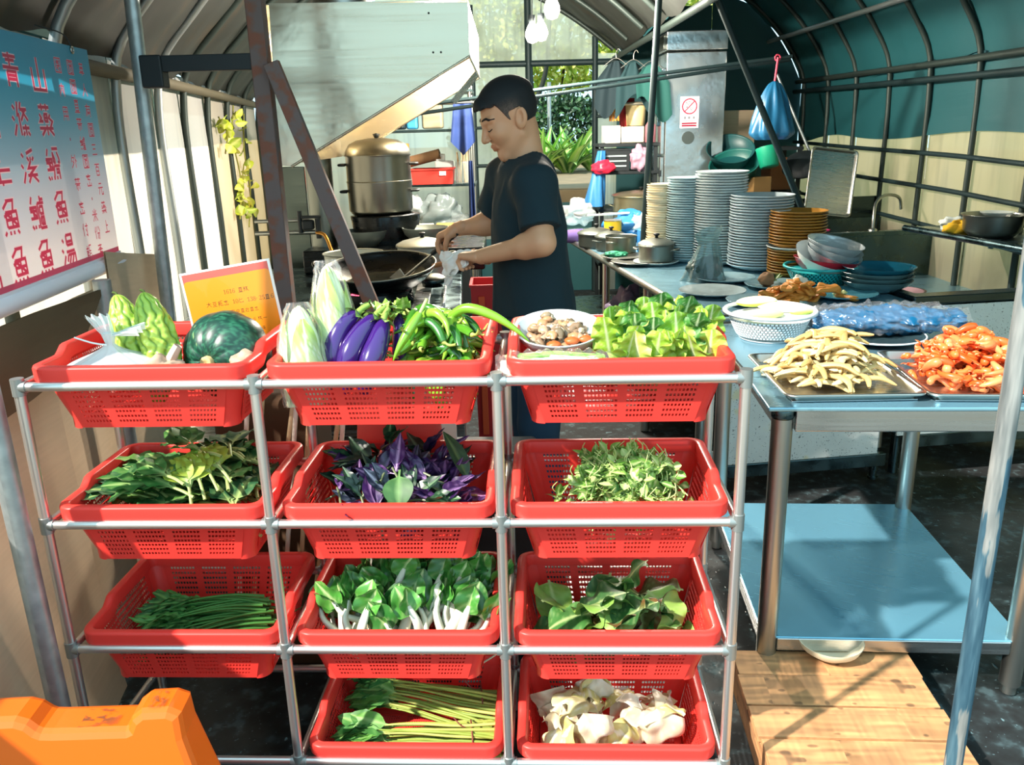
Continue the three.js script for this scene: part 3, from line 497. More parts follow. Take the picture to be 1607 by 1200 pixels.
// steel side shelf above the trough
{
  const o = thing('side_shelf', 'dark steel shelf with a rolled front edge above the wash trough', 'shelf', [0.8, 0, -3.4], CYAW);
  part('board', uvBox(box(0.62, 0.012, 1.15, 2.08, 0.99, -0.82)), MAT.darkSteel, o);
  part('rolled_edge', rod([1.76, 0.99, -0.25], [1.76, 0.99, -1.4], 0.019, 14), MAT.darkSteel, o);
  for (const b of [0.3, 1.35]) part('bracket', rod([2.3, 0.85, -b], [2.3, 0.99, -b], 0.015, 10), MAT.darkSteel, o);
}
// ---------- cooking range, wok and burners
const WOK = [-0.56, 1.06, -3.6];
{
  const o = thing('cooking_range', 'steel cooking range with lit wok burner', 'stove', [-0.2, 0, -3.25], 0.05);
  part('body', uvBox(box(1.1, 0.86, 1.35, -0.55, 0.43, -0.7, 0.006)), MAT.steel, o);
  part('top_deck', uvBox(box(1.12, 0.05, 1.4, -0.55, 0.885, -0.7, 0.01)), MAT.darkSteel, o);
  part('front_strip', uvBox(box(1.12, 0.062, 0.03, -0.55, 0.885, 0.012, 0.008)), MAT.steel, o);
  part('front_panel', uvBox(box(1.06, 0.2, 0.02, -0.56, 0.74, 0.002, 0.004)), MAT.steel, o);
  part('raised_rail', uvBox(box(0.07, 0.02, 0.62, -0.16, 0.925, -0.36, 0.004)), MAT.steel, o);
  part('raised_rail', uvBox(box(0.012, 0.03, 0.5, -0.065, 0.925, -0.36, 0.004)), MAT.steel, o);
  part('burner_ring', [lathe([[0.16, 0], [0.17, 0.0], [0.165, 0.05], [0.15, 0.05], [0.16, 0]], 32).translate(-0.37, 0.905, -0.38)], MAT.iron, o);
  for (let i = 0; i < 5; i++) { const a = i * 1.257 + 0.4; part('pan_support', rod([-0.37 + 0.19 * Math.cos(a), 0.91, -0.38 + 0.19 * Math.sin(a)], [-0.37 + 0.12 * Math.cos(a), 0.975, -0.38 + 0.12 * Math.sin(a)], 0.009, 8), MAT.iron, o); }
  const fl = []; for (let i = 0; i < 22; i++) { const a = i / 22 * 2 * PI; fl.push(new THREE.ConeGeometry(0.009, 0.04, 7).translate(-0.37 + 0.1 * Math.cos(a), 0.935, -0.38 + 0.1 * Math.sin(a))); }
  part('flame', fl, glow('#ff5a7a', 2.2), o, 'pink and blue gas flame');
  const l = new THREE.PointLight(0xff8090, 0.12); l.position.set(-0.37, 0.95, -0.38); l.castShadow = true; o.add(l);
  const k = thing('burner_pot', 'small dark dome-lidded pot on the range rail beside the wok', 'pot', [-0.34, 0.945, -3.72]);
  part('body', lathe([[0.001, 0], [0.05, 0], [0.055, 0.03], [0.052, 0.032]], 24), MAT.darkSteel, k); part('lid', lathe([[0.057, 0.03], [0.054, 0.04], [0.03, 0.053], [0.001, 0.056]], 24), MAT.potDark, k);
}
{
  const o = thing('wok', 'black iron wok with wooden stick handle over the burner', 'wok', WOK, 0); o.rotation.set(0.12, 0, 0.03);
  const R = 0.245, prof = []; for (let i = 0; i <= 14; i++) { const t = i / 14; prof.push([Math.max(0.001, R * Math.sin(t * 1.32) / Math.sin(1.32)), -0.115 * (Math.cos(t * 1.32) - Math.cos(1.32)) / (1 - Math.cos(1.32))]); }
  part('pan', lathe([...prof.map(([r, y]) => [r, y - 0.004]), ...prof.slice().reverse().map(([r, y]) => [r * 0.985, y + 0.001])], 48), MAT.iron, o);
  part('rim', new THREE.TorusGeometry(R, 0.004, 8, 48).rotateX(PI / 2), MAT.potDark, o);
  part('loop_handle', tube([[-0.235, 0.0, 0.045], [-0.27, 0.022, 0.035], [-0.28, 0.03, 0], [-0.27, 0.022, -0.035], [-0.235, 0, -0.045]], 0.006, 20, 8), MAT.iron, o);
  part('stick_handle', [rod([0.235, -0.01, 0.02], [0.3, 0.015, 0.06], 0.011, 10), taper([[0.29, 0.01, 0.055], [0.35, 0.04, 0.09], [0.43, 0.075, 0.14]], (t) => 0.013 + 0.004 * Math.sin(t * PI), 8, 10)], std('#a9734a', 0.6), o, 'wooden stick handle');
  part('sauce', new THREE.CircleGeometry(0.16, 32).rotateX(-PI / 2).translate(0, -0.07, 0), std('#2a2a22', 0.12, { clearcoat: 1 }), o);
}
// potSet: straight pot with lid
function potThing(name, label, pos, r, h, m = MAT.pot, lid = 1, group) {
  const o = thing(name, label, 'pot', pos, rnd(6), group);
  part('body', lathe([[0.001, 0], [r * 0.94, 0], [r * 0.985, 0.012], [r, h - 0.008], [r * 1.06, h], [r * 1.055, h - 0.005], [r * 0.98, h - 0.008], [r * 0.96, 0.015], [0.001, 0.008]], 36), m, o);
  for (const s of [1, -1]) part('handle', tube([[s * r * 0.99, h * 0.7, 0.035], [s * (r + 0.028), h * 0.74, 0.025], [s * (r + 0.028), h * 0.74, -0.025], [s * r * 0.99, h * 0.7, -0.035]], 0.005, 14, 6), m, o);
  if (lid) { const l = part('lid', lathe([[r * 1.05, h], [r * 1.03, h + 0.006], [r * 0.8, h + 0.02], [r * 0.3, h + 0.034], [0.001, h + 0.036]], 36), lid === 2 ? MAT.potDark : m, o); part('knob', lathe([[0.001, h + 0.035], [0.01, h + 0.036], [0.008, h + 0.045], [0.018, h + 0.052], [0.014, h + 0.06], [0.001, h + 0.062]], 16), MAT.black, l); }
  return o;
}
reseed(3);
potThing('stock_pot', 'aluminium pot with milky rim behind the wok, nearer the steel post', [-0.76, 0.91, -4.1], 0.14, 0.145, std('#a3a69c', 0.45, { metalness: 0.7 }), 0);
potThing('stock_pot', 'lidded aluminium pot behind the wok near the spatula hand', [-0.42, 0.91, -4.12], 0.125, 0.17, std('#a3a69c', 0.45, { metalness: 0.7 }), 1);
{
  const m = std('#8d948c', 0.45, { metalness: 0.6 });
  const s1 = solo('steel_bowl', lathe([[0.001, 0], [0.06, 0], [0.11, 0.05], [0.125, 0.085], [0.121, 0.085], [0.105, 0.052], [0.055, 0.006], [0.001, 0.005]], 32), m, 'wide grey bowl beneath the big steamer, nearer the leaning bar', 'bowl', null, [-0.76, 1.03, -4.52]);
  dup(s1, [-0.44, 1.04, -4.5], 0, 'wide grey bowl beneath the big steamer, nearer the yellow boxes');
  dup(s1, [-0.72, 0.935, -4.42], 0, 'grey bowl sitting lower on the burners behind the aluminium pots', undefined, 0.9);
  solo('rear_burner', [box(0.95, 0.12, 0.5, -0.6, 0.97, -4.62, 0.01), lathe([[0.17, 0], [0.19, 0.15], [0.15, 0.16]], 30).translate(-0.67, 1.03, -4.66)], MAT.iron, 'black rear burner block carrying the tall steamer', 'burner');
  const o = thing('steamer_pot', 'tall domed steel steamer in two stacked tiers', 'steamer', [-0.69, 1.19, -4.66]);
  part('lower_tier', lathe([[0.001, 0], [0.155, 0], [0.172, 0.02], [0.174, 0.165], [0.178, 0.17], [0.174, 0.176]], 48), MAT.steamer, o);
  part('upper_tier', lathe([[0.173, 0.176], [0.172, 0.3], [0.178, 0.305], [0.175, 0.312]], 48), MAT.steamer, o);
  const l = part('domed_lid', lathe([[0.176, 0.312], [0.17, 0.335], [0.15, 0.365], [0.11, 0.385], [0.04, 0.395], [0.001, 0.396]], 48), MAT.steamer, o);
  part('knob', lathe([[0.001, 0.394], [0.012, 0.398], [0.02, 0.415], [0.001, 0.42]], 14), MAT.black, l);
  for (const [y, s] of [[0.24, -1], [0.1, -1], [0.1, 1], [0.24, 1]]) part('handle', tube([[s * 0.172, y + 0.02, 0.05], [s * 0.205, y + 0.02, 0.04], [s * 0.205, y + 0.02, -0.02], [s * 0.172, y + 0.02, -0.04]], 0.007, 14, 6), MAT.black, o);
  const b = thing('backsplash_panel', 'dark steel splash panels with gas pipes beside the burners', 'panel', [0, 0, 0]);
  for (const [x, w] of [[-1.2, 0.18], [-1.04, 0.12]]) part('panel', uvBox(box(w, 1.45, 0.02, x, 0.72, -4.75, 0.004)), std('#56605c', 0.4, { metalness: 0.9, roughnessMap: T.brushed }), b);
  part('flue', rod([-1.0, 0.9, -4.6], [-1.0, 1.5, -4.6], 0.07, 20), MAT.potDark, b);
  const g = thing('gas_pipe', 'pale gas pipe with valve cluster and brass hose by the burners', 'pipe', [0, 0, 0]);
  part('pipe', [rod([-1.3, 1.13, -4.35], [-0.98, 1.13, -4.35], 0.012, 10), rod([-1.3, 1.19, -4.36], [-1.02, 1.19, -4.36], 0.01, 10)], MAT.pot, g);
  part('valve', [box(0.06, 0.05, 0.05, -1.02, 1.17, -4.33, 0.012), box(0.1, 0.015, 0.02, -1.0, 1.21, -4.32, 0.005), rod([-1.06, 1.13, -4.33], [-1.06, 1.24, -4.33], 0.012, 10), rod([-0.97, 1.1, -4.33], [-0.97, 1.2, -4.33], 0.014, 10)], MAT.black, g);
  part('brass_hose', tube([[-0.98, 1.13, -4.33], [-0.93, 1.12, -4.28], [-0.9, 1.06, -4.25], [-0.86, 0.96, -4.2], [-0.85, 0.92, -4.2]], 0.009, 18, 8), std('#b07a2a', 0.4, { metalness: 0.7 }), g);
}
// ---------- hood, post and braces
{
  const hm = std('#d8cdb4', 0.45, { metalness: 0.7, roughnessMap: rep(T.brushed, 0.5, 0.6), bumpMap: T.coarse, bumpScale: 0.003 });
  const o = thing('extractor_hood', 'sheet metal extractor hood with slanted open mouth over the range', 'hood');
  const zN = -3.46, zF = -4.75, P = [[-0.885, 2.09], [-0.13, 2.075], [-0.132, 1.882], [-0.86, 1.488], [-0.905, 1.495]];
  part('near_plate', uvBox(extrude(P, 0.003).translate(0, 0, zN)), hm, o);
  part('far_plate', uvBox(extrude(P, 0.003).translate(0, 0, zF)), hm, o);
  part('end_plate', uvBox(box(0.004, 0.595, zN - zF, -0.9, 1.79, (zN + zF) / 2)), hm, o);
  part('lip', [uvBox(box(0.004, 0.2, zN - zF, -0.131, 1.98, (zN + zF) / 2)), rod([-0.132, 1.882, zN], [-0.86, 1.488, zN], 0.006, 8), rod([-0.132, 1.882, zF], [-0.86, 1.488, zF], 0.008, 8), rod([-0.132, 1.882, zN], [-0.132, 1.882, zF], 0.006, 8)], hm, o);
  part('crown', uvBox(box(0.77, 0.004, zN - zF, -0.515, 2.085, (zN + zF) / 2)), hm, o);
  part('flap', [sheet((u, v) => { const a = mix(0, 1, v); return [mix(-0.132, -0.26, a), mix(1.885, 1.75, a) - 0.0, mix(zF + 0.02, zF + 0.5, u)]; }, 2, 2)], MAT.darkSteel, o);
  part('duct', [rod([-0.7, 2.08, -4.0], [-0.7, 2.2, -4.0], 0.13, 24), rod([-0.25, 2.08, -4.0], [-0.25, 2.2, -4.0], 0.09, 24)], MAT.pot, o);
  for (const [x, y] of [[-0.27, 1.9], [-0.24, 1.9], [-0.28, 2.04]]) part('rivet', new THREE.SphereGeometry(0.004, 8, 6).translate(x, y, zN + 0.004), MAT.black, o);
  const lampO = thing('hood_lamp', 'short glowing tube lamp fixed inside the slanted hood', 'lamp', [-0.33, 1.95, -4.55]);
  part('tube', rod([-0.1, 0, 0], [0.1, 0, 0], 0.013, 12), glow('#fff0d8', 12), lampO); part('holder', box(0.24, 0.02, 0.03, 0, 0.02, 0, 0.004), MAT.white, lampO);
  const l = new THREE.PointLight(new THREE.Color().setRGB(1, 0.86, 0.66), 2.4); l.position.y = -0.03; l.castShadow = true; l.shadow.radius = 3; lampO.add(l);
  const c = thing('steel_post', 'rusty square steel post before the hood', 'post');
  part('shaft', uvBox(box(0.055, 2.55, 0.055, -0.785, 1.27, -2.9, 0.004), 3), MAT.rusty, c);
  const b = thing('leaning_brace', 'rusty steel bar leaning from the post down past the wok', 'beam');
  const g = box(0.05, 1.35, 0.03, 0, 0, 0, 0.003); g.rotateZ(0.321).translate(-0.53, 1.19, -2.86); part('bar', uvBox(g, 3), MAT.rusty, b);
  const h = thing('cross_beam', 'black square beam from the slim pipe to the rusty post', 'beam');
  part('bar', box(0.36, 0.05, 0.04, -0.99, 1.838, -2.9, 0.003), MAT.black, h); part('bracket', box(0.07, 0.1, 0.06, -1.135, 1.815, -2.9, 0.006), MAT.black, h);
  const q = thing('inner_post', 'galvanised round post standing beside the menu board', 'post'); part('pipe', rod([-1.265, 0, -2.98], [-1.195, 2.5, -2.98], 0.024, 16), MAT.galv, q);
  const q2 = thing('inner_post', 'dark galvanised post behind the bitter melons', 'post'); part('pipe', rod([-1.225, 0, -2.5], [-1.225, 1.205, -2.5], 0.026, 16), MAT.galv, q2);
}
// tall steel cabinet with smoking sign
{
  const o = thing('steel_cabinet', 'tall stainless steel cabinet with a no-smoking sticker on its side', 'cabinet', [1.285, 0, -7]);
  const sm = std('#b9c0bf', 0.5, { metalness: 0.9, roughnessMap: rep(T.coarse, 1, 1), bumpMap: T.coarse, bumpScale: 0.004 });
  part('body', uvBox(box(0.47, 2.16, 0.64, 0.235, 1.08, -0.32, 0.006)), sm, o);
  part('crown', uvBox(box(0.48, 0.14, 0.65, 0.235, 2.245, -0.32, 0.006)), sm, o);
  for (const [y, h] of [[0.72, 1.3], [1.72, 0.66]]) { const d = part('door', uvBox(box(0.03, h, 0.6, -0.017, y, -0.32, 0.006)), sm, o); part('handle', box(0.03, 0.22, 0.02, -0.045, y, -0.07, 0.006), MAT.darkSteel, d); part('hinge', box(0.02, 0.05, 0.03, -0.03, y + h * 0.4, -0.03, 0.004), MAT.black, d); }
  part('vent_panel', [box(0.02, 0.1, 0.5, -0.012, 2.24, -0.3, 0.004), box(0.006, 0.015, 0.4, -0.024, 2.26, -0.3)], MAT.potDark, o);
  part('foot', [0.06, 0.41].flatMap((x) => [-0.06, -0.58].map((z) => box(0.04, 0.01, 0.04, x, 0.005, z))), MAT.black, o);
  const c = document.createElement('canvas'); c.width = 280; c.height = 450; const x = c.getContext('2d');
  x.fillStyle = '#f2e6ea'; x.fillRect(0, 0, 280, 450); x.strokeStyle = '#a3213f'; x.lineWidth = 20; x.beginPath(); x.arc(140, 140, 105, 0, 7); x.stroke();
  x.fillStyle = '#3b3440'; x.strokeStyle = '#3b3440'; x.lineWidth = 7; x.beginPath(); x.moveTo(85, 85); x.lineTo(140, 70); x.lineTo(125, 120); x.closePath(); x.stroke(); x.beginPath(); x.moveTo(150, 60); x.lineTo(165, 100); x.stroke(); x.beginPath(); x.arc(100, 150, 10, 0, 7); x.fill();
  x.beginPath(); x.moveTo(190, 110); x.lineTo(195, 160); x.lineTo(160, 190); x.lineTo(150, 160); x.lineTo(185, 150); x.stroke(); x.beginPath(); x.moveTo(170, 190); x.lineTo(175, 215); x.stroke();
  x.strokeStyle = '#a3213f'; x.lineWidth = 17; x.beginPath(); x.moveTo(68, 212); x.lineTo(212, 68); x.stroke();
  // three printed characters
  x.strokeStyle = '#3f4650'; x.lineWidth = 5; for (const q of [60, 122, 192]) { for (const [a, b, e, f] of [[0, 2, 30, 2], [2, 12, 28, 12], [0, 22, 30, 22], [4, 32, 26, 32], [6, 2, 6, 32], [24, 2, 24, 34], [15, 0, 15, 34]]) { x.beginPath(); x.moveTo(q + a, 285 + b); x.lineTo(q + e, 285 + f); x.stroke(); } }
  x.fillStyle = '#565060'; for (let i = 0; i < 14; i++) x.fillRect(44 + i * 14, 340, 9, 9); x.fillStyle = '#a3213f'; x.fillRect(30, 372, 220, 22); x.fillRect(30, 404, 220, 24);
  const t = new THREE.CanvasTexture(c); t.colorSpace = THREE.SRGBColorSpace;
  const st = new THREE.PlaneGeometry(0.15, 0.24).translate(0.19, 1.71, 0.0025);
  part('sticker', [st, ], std('#ffffff', 0.5, { map: t }), o, 'white sticker with a red no-smoking ring');
  part('badge', rod([0.185, 1.515, 0], [0.185, 1.515, 0.004], 0.05, 24), MAT.potDark, o);
}
// ---------- leaves and vegetables
const C3 = (h) => { const c = new THREE.Color(h); return [c.r, c.g, c.b]; };
function leaf(L, W, o = {}) {   // grows along +x from the origin, upper side +y
  const { bend = 0.6, fold = 0.3, ruff = 0, rf = 3, base = 0.8, tip = 0.8, nu = 6, nv = 10, pet = 0, ph = 0, col = '#3d7a2c', rib = '#8fae62', edge = null, twist = 0, ribW = 0.16 } = o;
  const a = C3(col), b = C3(rib), e = edge ? C3(edge) : a, path = [[0, 0, 0]]; let x = 0, y = 0;
  for (let j = 1; j <= nv; j++) { const f = bend * (j - 0.5) / nv; x += Math.cos(f) * L / nv; y -= Math.sin(f) * L / nv; path.push([x, y, bend * j / nv]); }
  return sheet((u, v) => {
    const s = u * 2 - 1, k = Math.round(v * nv), [px, py, f] = path[k], t = pet ? clamp((v - pet) / (1 - pet)) : v;
    const w = Math.max(pet && v <= pet + 1e-6 ? W * 0.07 : W * Math.pow(Math.max(0, Math.sin(PI * Math.pow(t, base))), tip), W * 0.035), q = Math.abs(s);
    const up = q * w * Math.sin(fold) + ruff * q * q * Math.sin(rf * 2 * PI * v + ph + (s > 0 ? 1.7 : 0)) * Math.min(1, w / W * 1.6), tw = twist * v, z = s * w * Math.cos(fold);
    const zz = z * Math.cos(tw) - up * Math.sin(tw), uu = up * Math.cos(tw) + z * Math.sin(tw);
    return [px + uu * Math.sin(f), py + uu * Math.cos(f), zz];
  }, nu, nv, (u, v) => { const q = Math.abs(u * 2 - 1), vein = Math.max(q < ribW ? 1 - q / ribW : 0, 0.22 * (Math.abs(((v * 7 - q * 1.6) % 1 + 1) % 1 - 0.5) < 0.1 ? 1 : 0)), k = pet && v <= pet ? 1 : vein, n = 0.88 + 0.24 * hash(Math.round(u * 9), Math.round(v * 11), Math.round(ph * 50)), m = e === a ? 0 : sstep(0.45, 1, q); return [0, 1, 2].map((i) => clamp(mix(mix(a[i], e[i], m), b[i], k) * n)); });
}
const leafM = M({ vertexColors: true, roughness: 0.5, transmission: 0.12, specularIntensity: 0.7 });
const leafGloss = M({ vertexColors: true, roughness: 0.34, transmission: 0.04 });
const stemCol = (g, h) => tint(g, ...C3(h));
const G = (name) => { const o = new THREE.Group(); o.name = name; return o; };
// put(n, prototypes, ...) scatters copies of a few built kinds over a heap in a basket
let copyOf = new Map();
function place(proto, pos, q, label, group, cat, scale) {
  let o;
  if (!copyOf.has(proto)) { copyOf.set(proto, 1); o = proto; o.name = numbered(o.name); scene.add(o); } else { o = proto.clone(); o.name = numbered(proto.name.replace(/_\d{3}$/, '')); scene.add(o); }
  o.position.copy(pos); o.quaternion.copy(q); if (scale) o.scale.setScalar(scale);
  tagIt(o, label, cat, group); return o;
}
function heap(protos, n, c, r, fn, label, group, cat) {   // label: one for all, or one for each kind
  for (let i = 0; i < n; i++) { const [u, y, v, e, s] = fn(i, n); place(protos[i % protos.length], RK((c + 0.5) * CW + u, RAIL[r] + y, v), yawQ(RYAW, e), Array.isArray(label) ? label[i % protos.length] : label, group, cat, s); }
}
const sprig = (name, leaves, stem) => { const o = G(name); for (const l of leaves) part('leaf', l, leafM, o); if (stem) part('stem', stem, leafM, o); return o; };
// --- second tier: spinach
reseed(101);
{
  const P = [];
  for (let k = 0; k < 6; k++) {
    const ls = [], lt = k === 5, col = lt ? '#9cb53e' : ['#3c7434', '#2d6334', '#4f8540', '#285a36', '#5c8d3e'][k];
    for (let i = 0; i < 4; i++) ls.push(rot(leaf(rnd(0.1, 0.135), rnd(0.03, 0.04), { bend: rnd(0.3, 1.0), fold: 0.2, ruff: 0.005, pet: 0.2, col, rib: '#9dbb70', ph: rnd(6), base: 0.75 }), rnd(-0.3, 0.3), (i - 1.5) * 0.28 + rnd(-0.1, 0.1), rnd(0, 0.35)));
    P.push(sprig('spinach_sprig', ls, stemCol(taper([[-0.05, 0, 0], [-0.02, 0.003, 0], [0.02, 0, 0]], () => 0.004, 5, 6), '#a8bf73')));
  }
  heap(P.slice(0, 5), 62, 0, 1, (i) => { const v = rnd(0.085, 0.3), u = rnd(-0.17, 0.17), l = i / 62; return [u + (u < 0.06 ? 0.05 : 0), -0.06 + 0.15 * l * (1 - 0.9 * (u / 0.23) ** 2) + 0.05 * v, v, [u < 0.06 ? PI + rnd(-0.7, 0.5) : PI - 0.8 + rnd(-0.5, 0.5), 0, rnd(-0.1, 0.35)]]; }, 'green spinach sprig in the leafy heap on the second tier', 'spinach sprigs in the red basket', 'spinach');
  heap([P[5]], 4, 0, 1, (i) => [0.035 + 0.018 * i, 0.04 + 0.008 * i, 0.1 + 0.02 * i, [2.0 + 0.15 * i, 0, 0.75 - 0.1 * i], 0.95], 'yellow-green spinach sprig standing out in the dark spinach heap', 'yellow-green spinach sprigs', 'spinach');
}
// --- second tier: purple leaves
{
  const P = [], cs = [['#2b1840', '#8a6a9a'], ['#3a1f52', '#a784b4'], ['#183528', '#6f8f6c'], ['#1c2436', '#7d8aa0'], ['#44265c', '#b795c0'], ['#21442c', '#7a9a68']];
  for (let k = 0; k < 6; k++) {
    const ls = []; for (let i = 0; i < 3; i++) ls.push(rot(leaf(rnd(0.085, 0.12), rnd(0.018, 0.026), { bend: rnd(-0.3, 0.7), fold: rnd(0.2, 0.6), ruff: 0.003, pet: 0.15, col: cs[k][0], rib: cs[k][1], ribW: 0.09, ph: rnd(6), base: 0.8, tip: 1 }), rnd(-0.9, 0.9), rnd(-0.9, 0.9), rnd(-0.1, 0.6)));
    const o = G('purple_leaf_sprig'); for (const l of ls) part('leaf', l, leafGloss, o); part('stem', stemCol(taper([[-0.06, -0.005, 0], [-0.02, 0.004, 0], [0.02, 0, 0]], () => 0.003, 5, 6), '#6d7a58'), leafGloss, o); P.push(o);
  }
  heap(P, 68, 1, 1, (i) => { const v = rnd(0.05, 0.3), u = rnd(-0.17, 0.18), l = i / 68; return [u * 0.85, -0.045 + 0.11 * l * (1 - 0.75 * (u / 0.2) ** 2) + 0.06 * v, v, [rnd(6.28), rnd(-0.5, 0.5), rnd(-0.1, 0.7)], 0.95]; }, ['deep purple leaf sprig with mauve veins in the glossy heap', 'violet leaf sprig with pale lilac veins in the glossy heap', 'dark bottle-green leaf sprig among the purple leaves', 'blue-black leaf sprig among the purple leaves', 'lighter violet leaf sprig in the glossy purple heap', 'mid green leaf sprig among the purple leaves'], 'purple leaf sprigs in the red basket', 'leaf');
  const up = G('upright_leaf'); part('blade', leaf(0.14, 0.025, { bend: 0.3, fold: 0.3, pet: 0.1, col: '#26452a', rib: '#5c7a4c', base: 0.8 }), leafGloss, up);
  place(up, RK(1.5 * CW + 0.17, RAIL[1] + 0.02, 0.17), yawQ(RYAW, [2.4, 0, 1.05]), 'long dark green leaf sticking up from the purple leaf heap', null, 'leaf');
  const br = G('broad_leaf'); part('blade', leaf(0.095, 0.036, { bend: 0.7, fold: 0.15, pet: 0.2, col: '#2a5c26', rib: '#5f8a4a', ph: 1 }), leafM, br);
  place(br, RK(1.5 * CW + 0.02, RAIL[1] + 0.085, 0.1), yawQ(RYAW, [-1.6, 0.1, -0.5]), 'broad plain green leaf lying on the purple leaf heap', null, 'leaf');
}
// --- second tier: pea shoots
{
  const P = [];
  for (let k = 0; k < 7; k++) {
    const ls = [], col = ['#7fae4a', '#5d9038', '#9cc266', '#6fa044', '#b3cf80', '#4f8236', '#8db75a'][k];
    for (let i = 0; i < 8; i++) ls.push(rot(leaf(rnd(0.024, 0.04), rnd(0.008, 0.013), { bend: rnd(-0.4, 1), fold: rnd(0, 0.5), pet: 0.12, col, rib: '#cfdf9c', nu: 4, nv: 6, ph: rnd(6) }), rnd(-0.8, 0.8), rnd(6.28), rnd(-0.2, 1.0)).translate(rnd(-0.03, 0.03), rnd(0, 0.016), rnd(-0.02, 0.02)));
    P.push(sprig('pea_shoot', [mergeGeometries(ls.slice(0, 4)), mergeGeometries(ls.slice(4))], stemCol(mergeGeometries([taper([[-0.055, -0.01, 0], [-0.01, 0.006, 0.004], [0.03, 0.012, -0.006]], () => 0.0017, 8, 5), taper([[0.0, 0.006, 0], [0.03, 0.025, 0.015], [0.035, 0.045, 0.0]], () => 0.0012, 8, 5)]), '#c6d98c')));
  }
  heap(P, 120, 2, 1, (i) => { const l = Math.sqrt(i / 120), a = rnd(6.28), rr = Math.sqrt(rnd()) * (1.06 - 0.62 * l), u = 0.025 + rr * Math.cos(a) * 0.185, v = 0.175 + rr * Math.sin(a) * 0.115; return [u, -0.08 + 0.145 * l, v, [rnd(6.28), 0, rnd(-0.1, 0.8)]]; }, 'pale pea shoot tangled in the sunlit heap on the second tier', 'pea shoots heaped in the red basket', 'pea shoot');
}
// --- third tier: one green bundle
{
  const P = [];
  for (let k = 0; k < 4; k++) {
    const ls = []; for (let i = 0; i < 7; i++) ls.push(rot(leaf(rnd(0.04, 0.07), rnd(0.007, 0.012), { bend: rnd(-0.3, 0.6), fold: 0.3, ruff: 0.003, rf: 4, col: ['#2f6b30', '#3b7a34', '#275c2c', '#4a8a3c'][k], rib: '#6fa058', nu: 4, nv: 6, ph: rnd(6) }), rnd(-0.6, 0.6), PI + rnd(-0.7, 0.7), rnd(-0.1, 0.3)).translate(-0.045 - i * 0.011, 0.004, rnd(-0.006, 0.006)));
    P.push(sprig('green_stalk', [mergeGeometries(ls)], stemCol(taper([[0.13, -0.006, 0], [0.06, 0.008, 0.003], [-0.03, 0.006, 0], [-0.11, -0.004, 0]], (t) => mix(0.0042, 0.002, t), 10, 6), '#44853a')));
  }
  heap(P, 104, 0, 2, (i) => { const l = i / 104, a = rnd(-1, 1); return [0.01 + rnd(-0.03, 0.03), -0.078 + 0.1 * l * (1 - a * a), 0.185 + 0.05 * a, [0.2 - 0.25 * a + rnd(-0.1, 0.1), rnd(-0.2, 0.2), rnd(-0.06, 0.08)]]; }, 'slender green stalk in the lone bundle in the nearly empty basket', 'stalks of the lone green bundle', 'greens');
  const o = G('stray_stem'); part('stem', stemCol(taper([[-0.13, 0, 0.02], [-0.05, 0.01, 0], [0.03, 0.035, -0.02], [0.1, 0.07, -0.03]], (t) => mix(0.003, 0.0015, t), 14, 6), '#5d7a44'), leafM, o); part('leaf', leaf(0.05, 0.016, { bend: 0.7, pet: 0.1, col: '#2c5a30' }).translate(0.1, 0.07, -0.03), leafM, o);
  place(o, RK(0.43, RAIL[2] - 0.075, 0.2), yawQ(RYAW, [0.1, 0, 0]), 'single stray stem across the corner of the nearly empty basket', null, 'stem');
}
